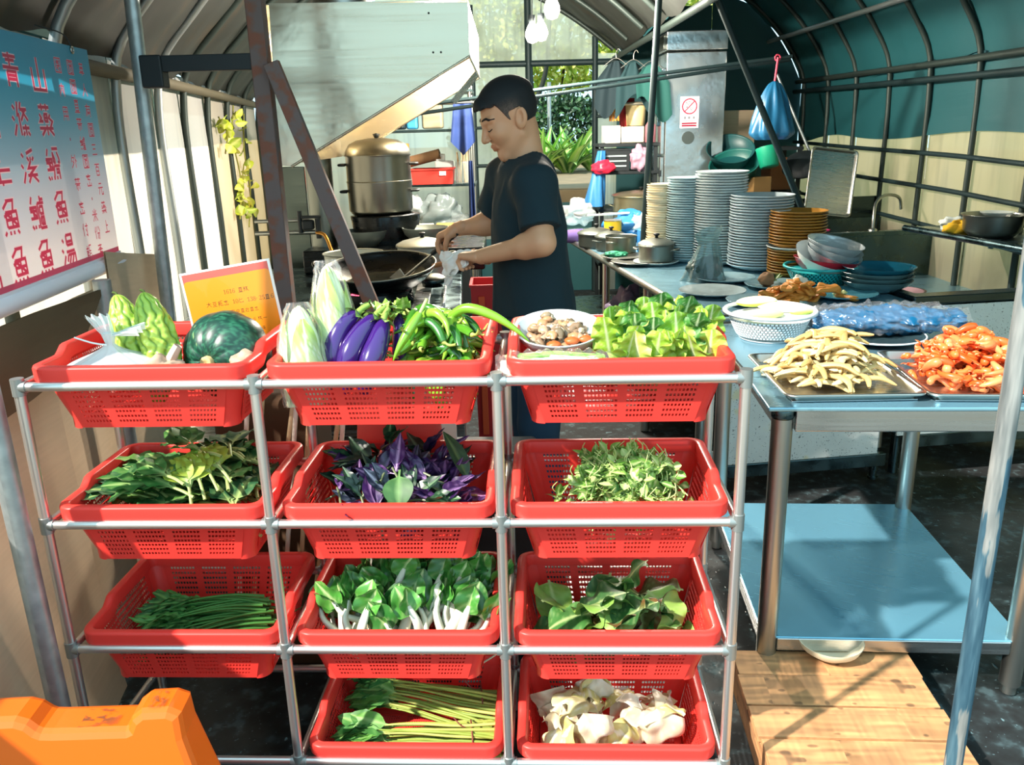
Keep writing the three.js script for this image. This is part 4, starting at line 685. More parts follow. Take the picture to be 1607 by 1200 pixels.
// --- third tier: bok choy
reseed(55);
{
  const protos = [];
  for (let k = 0; k < 3; k++) {
    const o = G('bok_choy');
    const stalkM = std('#d6d9c2', 0.4);
    for (let i = 0; i < 5; i++) {
      const a = i / 5 * 2 * PI + rnd(-0.2, 0.2), sp = 0.018, out = rnd(0.034, 0.054);
      const s = part('stalk', taper([[0, 0, 0], [Math.cos(a) * sp, 0.02, Math.sin(a) * sp], [Math.cos(a) * out, 0.055, Math.sin(a) * out], [Math.cos(a) * out * 1.1, 0.095, Math.sin(a) * out * 1.1]], (t) => 0.0135 * Math.pow(1 - t * 0.7, 0.7) * (t < 0.05 ? 0.7 : 1.15), 10, 8, 0.7), stalkM, o);
      for (let q = 0; q < 2; q++) part('leaf', rot(leaf(rnd(0.065, 0.09), rnd(0.032, 0.042), { bend: rnd(-0.2, 0.5), fold: -0.2, ruff: 0.006, rf: 1.7, ph: rnd(6), base: 0.62, tip: 0.55, nu: 8, nv: 11, col: ['#3f8030', '#2f6a2c', '#4c9038'][(i + k + q) % 3], rib: '#bcd090', ribW: 0.14 }), 0, 0, 1.25).rotateY(-a + (q - 0.5) * 0.7).translate(Math.cos(a) * out * 0.95, 0.075, Math.sin(a) * out * 0.95), leafGloss, o);
    }
    part('root_end', lathe([[0.001, -0.014], [0.012, -0.012], [0.017, 0], [0.022, 0.012], [0.001, 0.02]], 14), std('#e7dcbc', 0.6), o);
    protos.push(o);
  }
  const S = [[-0.165, 0.005, 0.11], [-0.12, 0.0, 0.07], [-0.1, 0.04, 0.13], [-0.06, 0.01, 0.07], [-0.045, 0.065, 0.15], [-0.005, 0.015, 0.08], [0.02, 0.06, 0.15], [0.06, 0.01, 0.07], [0.07, 0.055, 0.14], [0.115, 0.015, 0.08], [0.13, 0.05, 0.13], [0.15, 0.005, 0.085], [-0.14, 0.03, 0.2], [0.0, 0.07, 0.22], [0.09, 0.065, 0.21], [0.135, 0.04, 0.19], [-0.08, 0.06, 0.24]];
  const words = ['outermost head beside the empty basket', 'low front head', 'tall head with splayed stalks', 'low head showing a cut root', 'high middle head with fleshy stalks', 'front middle head', 'upper middle head', 'front head by the leaf-wrapped stalks', 'upper head with pale fan of stalks', 'front head near the lettuce side', 'upper head near the lettuce side', 'outermost head beside the lettuce basket', 'rear head beside the empty basket', 'rear middle head', 'rear head behind the pale fan', 'rear head near the lettuce side', 'rear head behind the splayed stalks'];
  S.forEach(([u, y, v], i) => place(protos[i % 3], RK(1.5 * CW + u * 0.88, RAIL[2] + y - 0.055, v), yawQ(RYAW, [rnd(-0.5, 0.5), -0.8 + rnd(-0.25, 0.25), rnd(-0.45, 0.45)]), 'white-stalked bok choy in the basket, ' + words[i], 'bok choy heads in the red basket', 'bok choy', rnd(0.95, 1.15)));
}
// --- third tier: broad lettuce leaves
{
  const P = [], cs = ['#3f7434', '#7fa648', '#55823a', '#5b5a2c', '#33602f', '#8bb052'];
  for (let k = 0; k < 6; k++) { const o = G('lettuce_leaf'); part('blade', leaf(rnd(0.11, 0.145), rnd(0.042, 0.06), { bend: rnd(0.5, 1.5), fold: rnd(-0.1, 0.3), ruff: 0.012, rf: 2.1, ph: rnd(6), base: 0.7, tip: 0.5, nu: 12, nv: 20, pet: 0.06, col: cs[k], edge: k === 3 ? '#6b4526' : null, rib: '#a9c27e', ribW: 0.1 }).translate(-0.075, 0.01, 0), leafM, o); P.push(o); }
  heap(P, 44, 2, 2, (i) => { const l = i / 44, u = rnd(-0.14, 0.14), v = rnd(0.1, 0.25); return [u, -0.075 + 0.14 * l * (1 - 0.55 * (u / 0.15) ** 2), v, [rnd(6.28), rnd(-0.1, 0.5), rnd(-0.4, 0.4)]]; }, ['mid green lettuce leaf in the third-tier heap', 'light yellow-green lettuce leaf in the third-tier heap', 'soft green lettuce leaf in the third-tier heap', 'brown-edged olive lettuce leaf in the third-tier heap', 'darkest green lettuce leaf in the third-tier heap', 'palest lime lettuce leaf in the third-tier heap'], 'loose broad lettuce leaves', 'lettuce leaf');
}
// --- bottom tier: tied long greens
{
  const P = [];
  for (let k = 0; k < 5; k++) {
    const ls = []; for (let i = 0; i < 3; i++) ls.push(rot(leaf(rnd(0.08, 0.11), rnd(0.02, 0.028), { bend: rnd(0.1, 0.8), fold: 0.2, ruff: 0.003, pet: 0.2, col: ['#3f7a38', '#2f6732', '#5d9440', '#4a8540', '#356f38'][k], rib: '#8db468', ph: rnd(6) }), rnd(-0.5, 0.5), PI + rnd(-0.5, 0.5), rnd(-0.1, 0.25)).translate(-0.09 - i * 0.02, 0, 0));
    P.push(sprig('long_stem_green', ls, stemCol(taper([[0.2, 0, 0], [0.08, 0.006, 0.004], [-0.04, 0.004, -0.003], [-0.15, 0, 0]], (t) => mix(0.0046, 0.002, t), 12, 6), ['#a9b552', '#93a846', '#c0c468', '#8aa048', '#b4bc5c'][k])));
  }
  heap(P, 34, 1, 3, (i) => { const l = i / 34, a = rnd(-1, 1); return [0.035 + rnd(-0.015, 0.015), -0.04 + 0.06 * l * (1 - a * a), 0.11 + 0.045 * a, [0.04 + 0.14 * a, rnd(-1, 1), rnd(-0.05, 0.05)]]; }, 'yellowish long-stemmed green in the nearer tied bundle', 'stems of the nearer tied bundle', 'greens');
  heap(P, 30, 1, 3, (i) => { const l = i / 30, a = rnd(-1, 1); return [0.03 + rnd(-0.015, 0.015), -0.03 + 0.07 * l * (1 - a * a), 0.235 + 0.05 * a, [-0.2 + 0.16 * a, rnd(-1, 1), rnd(-0.08, 0.02)]]; }, 'dark long-stemmed green in the rear tied bundle', 'stems of the rear tied bundle', 'greens');
  const tie = std('#7c3a30', 0.6), mk = (name, label, u, v, y) => { const o = thing(name, label, 'tie', RK(1.5 * CW + u, RAIL[3] + y, v).toArray(), RYAW); part('band', new THREE.TorusGeometry(0.036, 0.0022, 6, 28).scale(1.15, 0.75, 1).rotateY(PI / 2 + 0.15), tie, o); part('loose_end', tube([[0, 0.027, 0], [-0.02, 0.03, 0.01], [-0.045, 0.05, 0.0]], 0.0018, 12, 6), tie, o); };
  mk('stem_tie', 'reddish twist tie round the nearer bundle of long greens', 0.155, 0.11, -0.01); mk('stem_tie', 'reddish twist tie round the rear bundle of long greens', 0.17, 0.245, 0.0);
  const st = G('loose_stalk'); part('stem', stemCol(taper([[-0.09, 0, 0], [0, 0.03, 0], [0.09, 0.07, -0.02]], () => 0.0024, 10, 6), '#d9d8b4'), leafM, st);
  place(st, RK(1.5 * CW + 0.17, RAIL[3] + 0.04, 0.29), yawQ(RYAW, [0.2, 0, 0]), 'loose pale stem sticking up behind the tied greens', null, 'stem');
}
// --- bottom tier: torn cabbage
{
  const P = [];
  for (let k = 0; k < 5; k++) {
    const o = G('cabbage_piece'), R = rnd(0.055, 0.07), a = C3(['#dcd2b0', '#dfd8c4', '#d6cc94', '#dccbaa', '#cfc67c'][k]), b = C3('#e9e2cc'), ph = rnd(6);
    part('blade', sheet((u, v) => { const t = (u - 0.5) * 2.2, p = v * 1.5, r = R * (1 + 0.1 * Math.sin(u * 14 + ph) * v * v + 0.07 * Math.sin(v * 9 + u * 6 + ph)); return [r * Math.sin(p) * Math.sin(t) * 1.1, r * Math.cos(p) * 0.9 - R * 0.4 + 0.012 * v * v * Math.sin(u * 19 + ph), r * Math.sin(p) * Math.cos(t) - R * 0.3]; }, 20, 14, (u, v) => { const q = Math.abs(u - 0.5) < 0.06 * (1.3 - v) || Math.abs(((u - 0.5) * 8 / (0.4 + v)) % 1) < 0.08 ? 1 : 0; return [0, 1, 2].map((i) => mix(a[i], b[i], q * 0.8)); }), M({ vertexColors: true, roughness: 0.45, transmission: 0.15 }), o); P.push(o);
  }
  heap(P, 30, 2, 3, (i) => { const l = i / 30, u = rnd(-0.15, 0.15), v = rnd(0.07, 0.27); return [u, -0.04 + 0.1 * l * (1 - 0.4 * (u / 0.16) ** 2), v, [rnd(6.28), rnd(-0.9, 0.9), rnd(-0.7, 0.7)], rnd(0.85, 1.1)]; }, ['torn cream cabbage piece in the bottom basket', 'torn near-white cabbage piece in the bottom basket', 'torn straw-yellow cabbage piece in the bottom basket', 'torn pinkish cream cabbage piece in the bottom basket', 'torn yellow-green cabbage heart piece in the bottom basket'], 'torn cabbage pieces', 'cabbage');
}
// --- top tier, first basket: bitter melons, pumpkin, bag, ginger, placard
{
  const melon = (k, L, R) => sheet((u, v) => {
    const th = u * 2 * PI, y = v, prof = Math.pow(Math.sin(PI * Math.pow(clamp(y, 0.004, 0.996), 0.92)), 0.46), w = 0.22 * Math.sin(y * 17 + k) + 0.16 * Math.sin(y * 39 + 2 * k);
    const rg = Math.pow(Math.abs(Math.cos(5 * (th + w * 0.5))), 0.55), wart = n3(Math.cos(th) * 5 + 9, y * 26, Math.sin(th) * 5 + 9, k), r = R * prof * (0.85 + 0.13 * rg + 0.16 * (wart - 0.45));
    return [r * Math.cos(th), (y - 0.5) * L, -r * Math.sin(th)];
  }, 96, 90, (u, v) => { const w = 0.22 * Math.sin(v * 17 + k) + 0.16 * Math.sin(v * 39 + 2 * k), rg = Math.pow(Math.abs(Math.cos(5 * (u * 2 * PI + w * 0.5))), 0.55), a = C3('#55801f'), b = C3('#a3bf4a'), n = sstep(0.15, 0.9, rg); return [0, 1, 2].map((i) => mix(a[i], b[i], n)); });
  const mm = M({ vertexColors: true, roughness: 0.42 });
  const mk = (k, a, b, d0, d1, R, label) => { const p = RK(a[0], a[1], d1), q = RK(b[0], b[1], d0), L = p.distanceTo(q), o = thing('bitter_melon', label, 'bitter melon', p.clone().lerp(q, 0.5).toArray(), 0, 'bitter melons'); o.quaternion.setFromUnitVectors(V(0, 1, 0), p.clone().sub(q).normalize()); part('fruit', melon(k, L, R), mm, o); part('stem', tube([[0, L * 0.48, 0], [0.002, L * 0.51, 0], [-0.004, L * 0.54, 0.003]], 0.003, 8, 6), std('#5a6b2c', 0.7), o); };
  mk(1, [0.148, 1.268], [0.225, 1.06], 0.13, 0.18, 0.043, 'darker bitter melon leaning nearest the cardboard');
  mk(4, [0.222, 1.276], [0.277, 1.08], 0.12, 0.16, 0.043, 'bright green bitter melon standing beside the dark pumpkin');
  mk(7, [0.2, 1.12], [0.26, 1.04], 0.09, 0.15, 0.034, 'short bitter melon lying low behind the knotted plastic bag');
  const rad = 0.104, pk = thing('pumpkin', 'round dark green pumpkin with a corky stem scar', 'pumpkin', RK(0.384, 1.121, 0.19).toArray(), RYAW), ax = new THREE.Quaternion().setFromUnitVectors(V(0, 1, 0), V(-0.22, 0.04, 0.97).normalize());
  const pg = sheet((u, v) => { const th = u * 2 * PI, ph = v * PI, rb = 1 + 0.028 * Math.abs(Math.cos(th * 5)) - 0.02, dim = 1 - 0.16 * Math.exp(-Math.pow(ph / 0.3, 2)) - 0.16 * Math.exp(-Math.pow((PI - ph) / 0.3, 2)); const r = rad * rb; return [r * Math.sin(ph) * Math.cos(th), r * 0.84 * Math.cos(ph) * dim, -r * Math.sin(ph) * Math.sin(th)]; }, 120, 60, (u, v) => { const a = C3('#123b30'), b = C3('#2c6b50'), c = C3('#8fb074'), n = vnoise(u * 90, v * 60, 90, 3), l = Math.abs(((u * 10 + 0.08 * Math.sin(v * 20)) % 1) - 0.5) > 0.488 && vnoise(u * 10, 3, 10, 8) > 0.55 ? 0.7 : 0; return [0, 1, 2].map((i) => mix(mix(a[i], b[i], sstep(0.45, 0.95, n)), c[i], l)); });
  const f = part('fruit', pg, M({ vertexColors: true, roughness: 0.38 }), pk); f.quaternion.copy(ax);
  const sc = part('stem_scar', lathe([[0.016, 0.07], [0.0155, 0.085], [0.012, 0.089], [0.006, 0.086], [0.001, 0.084]], 22), std('#cbb27a', 0.8), pk); sc.quaternion.copy(ax);
  const bag = thing('plastic_bag', 'white knotted plastic bag at the front of the top basket', 'bag', RK(0.168, 1.143, 0.085).toArray(), RYAW); bag.scale.setScalar(1.2);
  part('pouch', sheet((u, v) => { const th = u * 2 * PI, fo = Math.sin(th * 9 + 3 * v) * 0.5 + Math.sin(th * 17 + 1) * 0.3, t = v / 0.8, r = v < 0.8 ? Math.max(0.007, 0.078 * Math.pow(Math.sin(PI * (0.06 + 0.88 * t)), 0.6) * (1 - 0.75 * sstep(0.45, 1, t))) : mix(0.007, 0.012, (v - 0.8) / 0.2), q = r * (1 + 0.09 * fo * Math.min(1, v * 1.4)); return [q * 1.1 * Math.cos(th), -0.05 + 0.1 * v, -q * 0.85 * Math.sin(th)]; }, 90, 34), MAT.milky, bag);
  part('flared_top', [sheet((u, v) => { const th = mix(0.9, 4.4, u), fo = Math.sin(u * 33) * 0.004 * v, r = mix(0.011, 0.022, Math.pow(v, 0.8)); return [r * Math.cos(th) - 0.014 * v, 0.046 + 0.034 * v + fo, -r * Math.sin(th) * 0.8 + fo]; }, 44, 12), sheet((u, v) => { const fo = Math.sin(u * 19 + v * 3) * 0.005 * (0.3 + v), w = mix(0.009, 0.024, v); return [0.008 + 0.055 * v, 0.046 + 0.01 * v + fo + 0.35 * w * (u - 0.5), -(u - 0.5) * 2 * w + fo]; }, 34, 14)], MAT.milky, bag);
  part('string', tube([[0.0, 0.03, 0.012], [-0.02, 0.036, 0.02], [-0.05, 0.048, 0.025]], 0.0016, 10, 6), MAT.white, bag);
  const tm = std('#b59a83', 0.7, { bumpMap: T.coarse, bumpScale: 0.002 });
  [[0.275, 1.122, 0.075, 0.033, 1.5, 'knobbly ginger piece with a pale cut end beside the bag'], [0.345, 1.102, 0.055, 0.026, 1.2, 'round taupe root under the pumpkin scar'], [0.4, 1.106, 0.055, 0.026, 1.15, 'round taupe root under the pumpkin, next to the post'], [0.455, 1.13, 0.09, 0.027, 1.1, 'pale root tucked in the basket corner by the pumpkin'], [0.27, 1.1, 0.06, 0.03, 1.3, 'flat ginger piece lying low beside the bag']].forEach(([s, h, d, r, sx, lab], i) => { const o = thing('ginger_root', lab, 'root', RK(s, h, d).toArray(), rnd(6), 'roots in the top basket'); part('body', blob(r, sx, 0.85, 1, 0.4, 2.2, i + 3, 22, 16), tm, o); if (i === 0) part('cut_end', taper([[-0.02, 0.01, 0.01], [-0.035, 0.035, 0.0], [-0.045, 0.05, 0]], (t) => 0.013 * (1 - 0.3 * t), 6, 8), std('#cdb3a0', 0.6), o); });
  // orange placard
  const o = thing('orange_placard', 'orange price placard with a pink top edge and dark handwriting', 'sign'); const A = RK(0.225, 1.287, 0.345), B = RK(0.432, 1.319, 0.34), Cc = RK(0.237 + 0.03, 1.07, 0.325), Dd = RK(0.49, 1.07, 0.325), ex = B.clone().sub(A).normalize(), ey = A.clone().sub(Cc).normalize(), W = 0.232, H = 0.235;
  const ez = ex.clone().cross(ey).normalize(); ey.crossVectors(ez, ex); o.quaternion.setFromRotationMatrix(new THREE.Matrix4().makeBasis(ex, ey, ez)); o.position.copy(A);
  part('board', box(W, H, 0.004, W / 2, -H / 2, 0, 0.0015), std('#f3e9e2', 0.4), o);
  const c = document.createElement('canvas'); c.width = 900; c.height = 912; const x = c.getContext('2d');
  x.fillStyle = '#d8584c'; x.fillRect(0, 0, 900, 110); x.fillStyle = '#ee8c18'; x.beginPath(); x.roundRect(0, 70, 900, 860, 40); x.fill();
  x.fillStyle = '#5a3a10'; x.strokeStyle = '#5a3a10';
  const hz = (t, X, Y, s) => { let cx = X; for (const ch of t) { if (ch === ' ') { cx += s * 0.5; continue; } if (/[0-9a-zA-Z\-+.·]/.test(ch)) { x.font = (s * 0.95) + 'px serif'; x.fillText(ch, cx, Y); cx += s * 0.5; } else { glyph(x, ch, cx, Y - s * 0.78, s * 0.85, s * 0.075); cx += s * 0.98; } } };
  x.save(); x.rotate(0.02); hz('1616 直瓜', 390, 240, 62); hz('大豆龍密 10匕 138·25/6', 190, 345, 62); hz('百中直在直密', 430, 440, 50); hz('以直百 6 瓜一', 470, 540, 50); hz('直以龍走', 560, 640, 50); hz('上直', 720, 735, 46); x.restore();
  const t = new THREE.CanvasTexture(c); t.colorSpace = THREE.SRGBColorSpace; part('print', new THREE.PlaneGeometry(W - 0.012, H - 0.01).translate(W / 2, -H / 2, 0.0025), std('#ffffff', 0.4, { map: t, clearcoat: 0.3 }), o, 'orange printed face');
}
// --- top tier, second basket: celery hearts, eggplants, chillies
{
  const mk = (label, top, bot, d, R, k) => {
    const p = RK(top[0], top[1], d + 0.05), q = RK(bot[0], bot[1], d), L = p.distanceTo(q), o = thing('wrapped_cabbage', label, 'cabbage', q.toArray(), 0, 'film-wrapped pale cabbages'); o.quaternion.setFromUnitVectors(V(0, 1, 0), p.clone().sub(q).normalize());
    const pr = (v) => R * (0.95 - 0.15 * v) * Math.pow(1 - Math.pow(v, 3.2), 0.6) * (1 - 0.28 * Math.pow(1 - v, 3)), leafCol = (u, v) => { const a = C3('#dfe8bd'), b = C3('#8fb24e'), w = C3('#f2f5e2'), rbn = Math.abs(((u * 9 + 0.3 * v) % 1) - 0.5) < 0.12 ? 0.7 : 0; return [0, 1, 2].map((i) => mix(mix(a[i], b[i], sstep(0.35, 0.85, vnoise(u * 9, v * 5, 9, k))), w[i], rbn)); };
    part('heart', sheet((u, v) => { const th = u * 2 * PI, r = Math.max(0.0005, pr(v) * (1 + 0.05 * Math.sin(th * 9 + v * 4)) ); return [r * Math.cos(th), v * L, -r * Math.sin(th)]; }, 60, 30, leafCol), M({ vertexColors: true, roughness: 0.45 }), o);
    for (let i = 0; i < 4; i++) { const a0 = i * 1.57 + k; part('outer_leaf', sheet((u, v) => { const wv = Math.sin(PI * (0.12 + 0.86 * v)), th = a0 + (u - 0.5) * 1.5 * Math.pow(wv, 0.6), vv = v * (0.86 + 0.1 * (i % 2)), r = pr(vv) * 1.04 + 0.003 + 0.006 * Math.abs(u - 0.5) * Math.sin(v * 14 + i) + 0.006 * v; return [r * Math.cos(th), vv * L, -r * Math.sin(th)]; }, 14, 20, (u, v) => { const q = Math.abs(u - 0.5), n = q < 0.07 * (1.5 - v) ? 1 : Math.abs(((v * 6 - q * 5) % 1) - 0.5) < 0.06 ? 0.6 : 0, a = C3('#a9c665'), b = C3('#eef3d8'); return [0, 1, 2].map((j) => mix(mix(a[j], b[j], sstep(0.9, 0.1, v) * 0.6), b[j], n)); }), leafM, o); }
    part('film', sheet((u, v) => { const th = u * 2 * PI, r = Math.max(0.001, pr(Math.min(v, 0.98)) * 1.1 + 0.006 + 0.004 * Math.sin(th * 13 + v * 30) + (v > 0.93 ? 0.006 : 0)); return [r * Math.cos(th), v * L * 1.03, -r * Math.sin(th)]; }, 64, 30), MAT.film, o, 'clear plastic film');
  };
  mk('tall film-wrapped cabbage heart behind the shorter wrapped one', [0.628, 1.325], [0.652, 1.05], 0.16, 0.05, 0); mk('shorter film-wrapped cabbage heart at the front of the basket', [0.575, 1.245], [0.59, 1.03], 0.09, 0.055, 2);
  const pm = M({ color: '#3a1a6a', roughness: 0.16, clearcoat: 0.6, clearcoatRoughness: 0.1 }), cm = std('#87a84c', 0.6);
  const egg = (label, pts, R, col) => { const o = thing('eggplant', label, 'eggplant', RK(...pts[0]).toArray(), 0, 'eggplants'), w = pts.map((p) => RK(...p).sub(o.position)); part('fruit', taper(w, (t) => R * Math.pow(Math.sin(PI * clamp(0.1 + t * 0.9, 0, 1)), 0.45) * (0.82 + 0.25 * t), 26, 22), col ? pm.clone() : pm, o); const d = w[0].clone().sub(w[1]).normalize(), cal = part('calyx', [...[0, 1, 2, 3, 4].map((i) => rot(leaf(0.035, 0.012, { bend: 1.1, fold: 0.2, nu: 4, nv: 6, col: '#8cb04e', rib: '#a9c470' }), 0, i * 1.257, 0.1)), tint(taper([[0, -0.004, 0], [0, 0.02, 0], [0.004, 0.035, 0]], (t) => 0.009 - 0.003 * t, 6, 8), ...C3('#8aa848'))], M({ vertexColors: true, roughness: 0.6 }), o); cal.quaternion.setFromUnitVectors(V(0, 1, 0), d); };
  egg('darkest eggplant beside the wrapped cabbage', [[0.694, 1.215, 0.185], [0.664, 1.19, 0.16], [0.645, 1.13, 0.14], [0.65, 1.05, 0.12]], 0.028);
  egg('middle eggplant curving between two others', [[0.735, 1.208, 0.175], [0.71, 1.18, 0.145], [0.685, 1.13, 0.115], [0.675, 1.05, 0.1]], 0.028);
  egg('shiniest eggplant next to the green chillies', [[0.757, 1.2, 0.165], [0.75, 1.165, 0.135], [0.735, 1.12, 0.105], [0.715, 1.05, 0.09]], 0.029);
  egg('small eggplant half hidden behind the chillies', [[0.775, 1.2, 0.24], [0.785, 1.165, 0.21], [0.785, 1.12, 0.19], [0.78, 1.06, 0.18]], 0.02);
  const lf = []; for (let i = 0; i < 9; i++) lf.push(leaf(rnd(0.045, 0.065), rnd(0.018, 0.025), { bend: rnd(0.2, 1.2), fold: 0.1, ruff: 0.008, rf: 2.5, ph: rnd(6), base: 0.6, tip: 0.6, col: ['#a4c255', '#86ab48', '#5f8a3c'][i % 3], rib: '#d5e2a4' }));
  lf.forEach((g, i) => { const o = G('frilly_leaf'); part('blade', g, leafM, o); place(o, RK(0.735 + 0.012 * (i % 4) + rnd(-0.02, 0.02), 1.2 + rnd(-0.015, 0.02), 0.22 + rnd(-0.02, 0.03)), yawQ(RYAW, [i * 0.7, 0, rnd(0.3, 1.1)]), 'frilly pale green leaf rising behind the eggplants', 'frilly leaves behind the eggplants', 'leaf'); });
  const chP = [], cc = ['#4f8a22', '#3a751f', '#6fa52c', '#88b53a', '#2f6a22'];
  for (let k = 0; k < 5; k++) {
    const o = G('green_chilli'), L = [0.13, 0.12, 0.14, 0.12, 0.11][k], cv = [0.02, 0.035, 0.012, 0.03, 0.025][k], pts = [[-L / 2, 0, 0], [-L / 4, cv * 0.7, 0.004], [0.0, cv, 0], [L / 4, cv * 0.5, -0.006], [L / 2, -cv * 0.2, 0.004]];
    part('pod', taper(pts, (t) => 0.0125 * Math.pow(Math.sin(PI * clamp(0.13 + 0.87 * t)), 0.6) * (1.1 - 0.55 * t), 20, 10), std(cc[k], 0.22, { clearcoat: 0.5 }), o);
    part('stem', taper([[-L / 2 + 0.004, 0, 0], [-L / 2 - 0.015, -0.002, 0.003], [-L / 2 - 0.035, 0.008, 0.004]], (t) => 0.0032 + (t < 0.15 ? 0.003 : 0), 8, 7), std('#a2b458', 0.5), o); chP.push(o);
  }
  heap(chP, 84, 1, 0, (i) => { const l = i / 84, a = rnd(6.28), rr = Math.sqrt(rnd()), u = 0.115 + rr * Math.cos(a) * mix(0.085, 0.06, l), v = 0.2 + rr * Math.sin(a) * mix(0.06, 0.06, l); return [u, -0.08 + 0.165 * Math.pow(l, 0.8), v, [rnd(6.28), rnd(-0.3, 0.3), rnd(-0.35, 0.35)]]; }, ['mid green chilli in the heap beside the eggplants', 'dark curved chilli in the heap beside the eggplants', 'long bright green chilli in the heap beside the eggplants', 'yellow-green chilli in the heap beside the eggplants', 'darkest short chilli in the heap beside the eggplants'], 'green chillies heaped in the top basket', 'chilli');
  const big = (label, pts, stem) => { const o = thing('long_chilli', label, 'chilli', RK(...pts[0]).toArray()), w = pts.map((p) => RK(...p).sub(o.position)); part('pod', taper(w, (t) => 0.0125 * Math.pow(Math.sin(PI * clamp(0.15 + 0.85 * t)), 0.6) * (1.1 - 0.5 * t), 26, 12), std('#76ab2e', 0.22, { clearcoat: 0.5 }), o); const s = stem.map((p) => RK(...p).sub(o.position)); part('stem', taper([w[0], ...s], () => 0.004, 10, 8), std('#b9c67a', 0.5), o); };
  big('longest green chilli arching over the basket edge toward the shellfish bowl', [[0.9, 1.2, 0.2], [0.94, 1.222, 0.19], [1.0, 1.21, 0.17], [1.06, 1.175, 0.15], [1.085, 1.15, 0.15]], [[0.885, 1.195, 0.2]]);
  big('green chilli with a thick pale stem pointing up by the eggplants', [[0.842, 1.22, 0.15], [0.825, 1.195, 0.13], [0.8, 1.155, 0.11], [0.785, 1.125, 0.1]], [[0.85, 1.235, 0.16], [0.858, 1.25, 0.165]]);
  const ws = thing('thin_stalk', 'thin pale stem looping above the chillies', 'stem'); part('stem', tube([RK(0.9, 1.15, 0.2), RK(0.88, 1.215, 0.21), RK(0.865, 1.225, 0.21), RK(0.85, 1.2, 0.21)], 0.0022, 20, 6), std('#d5d8b8', 0.5), ws);
}
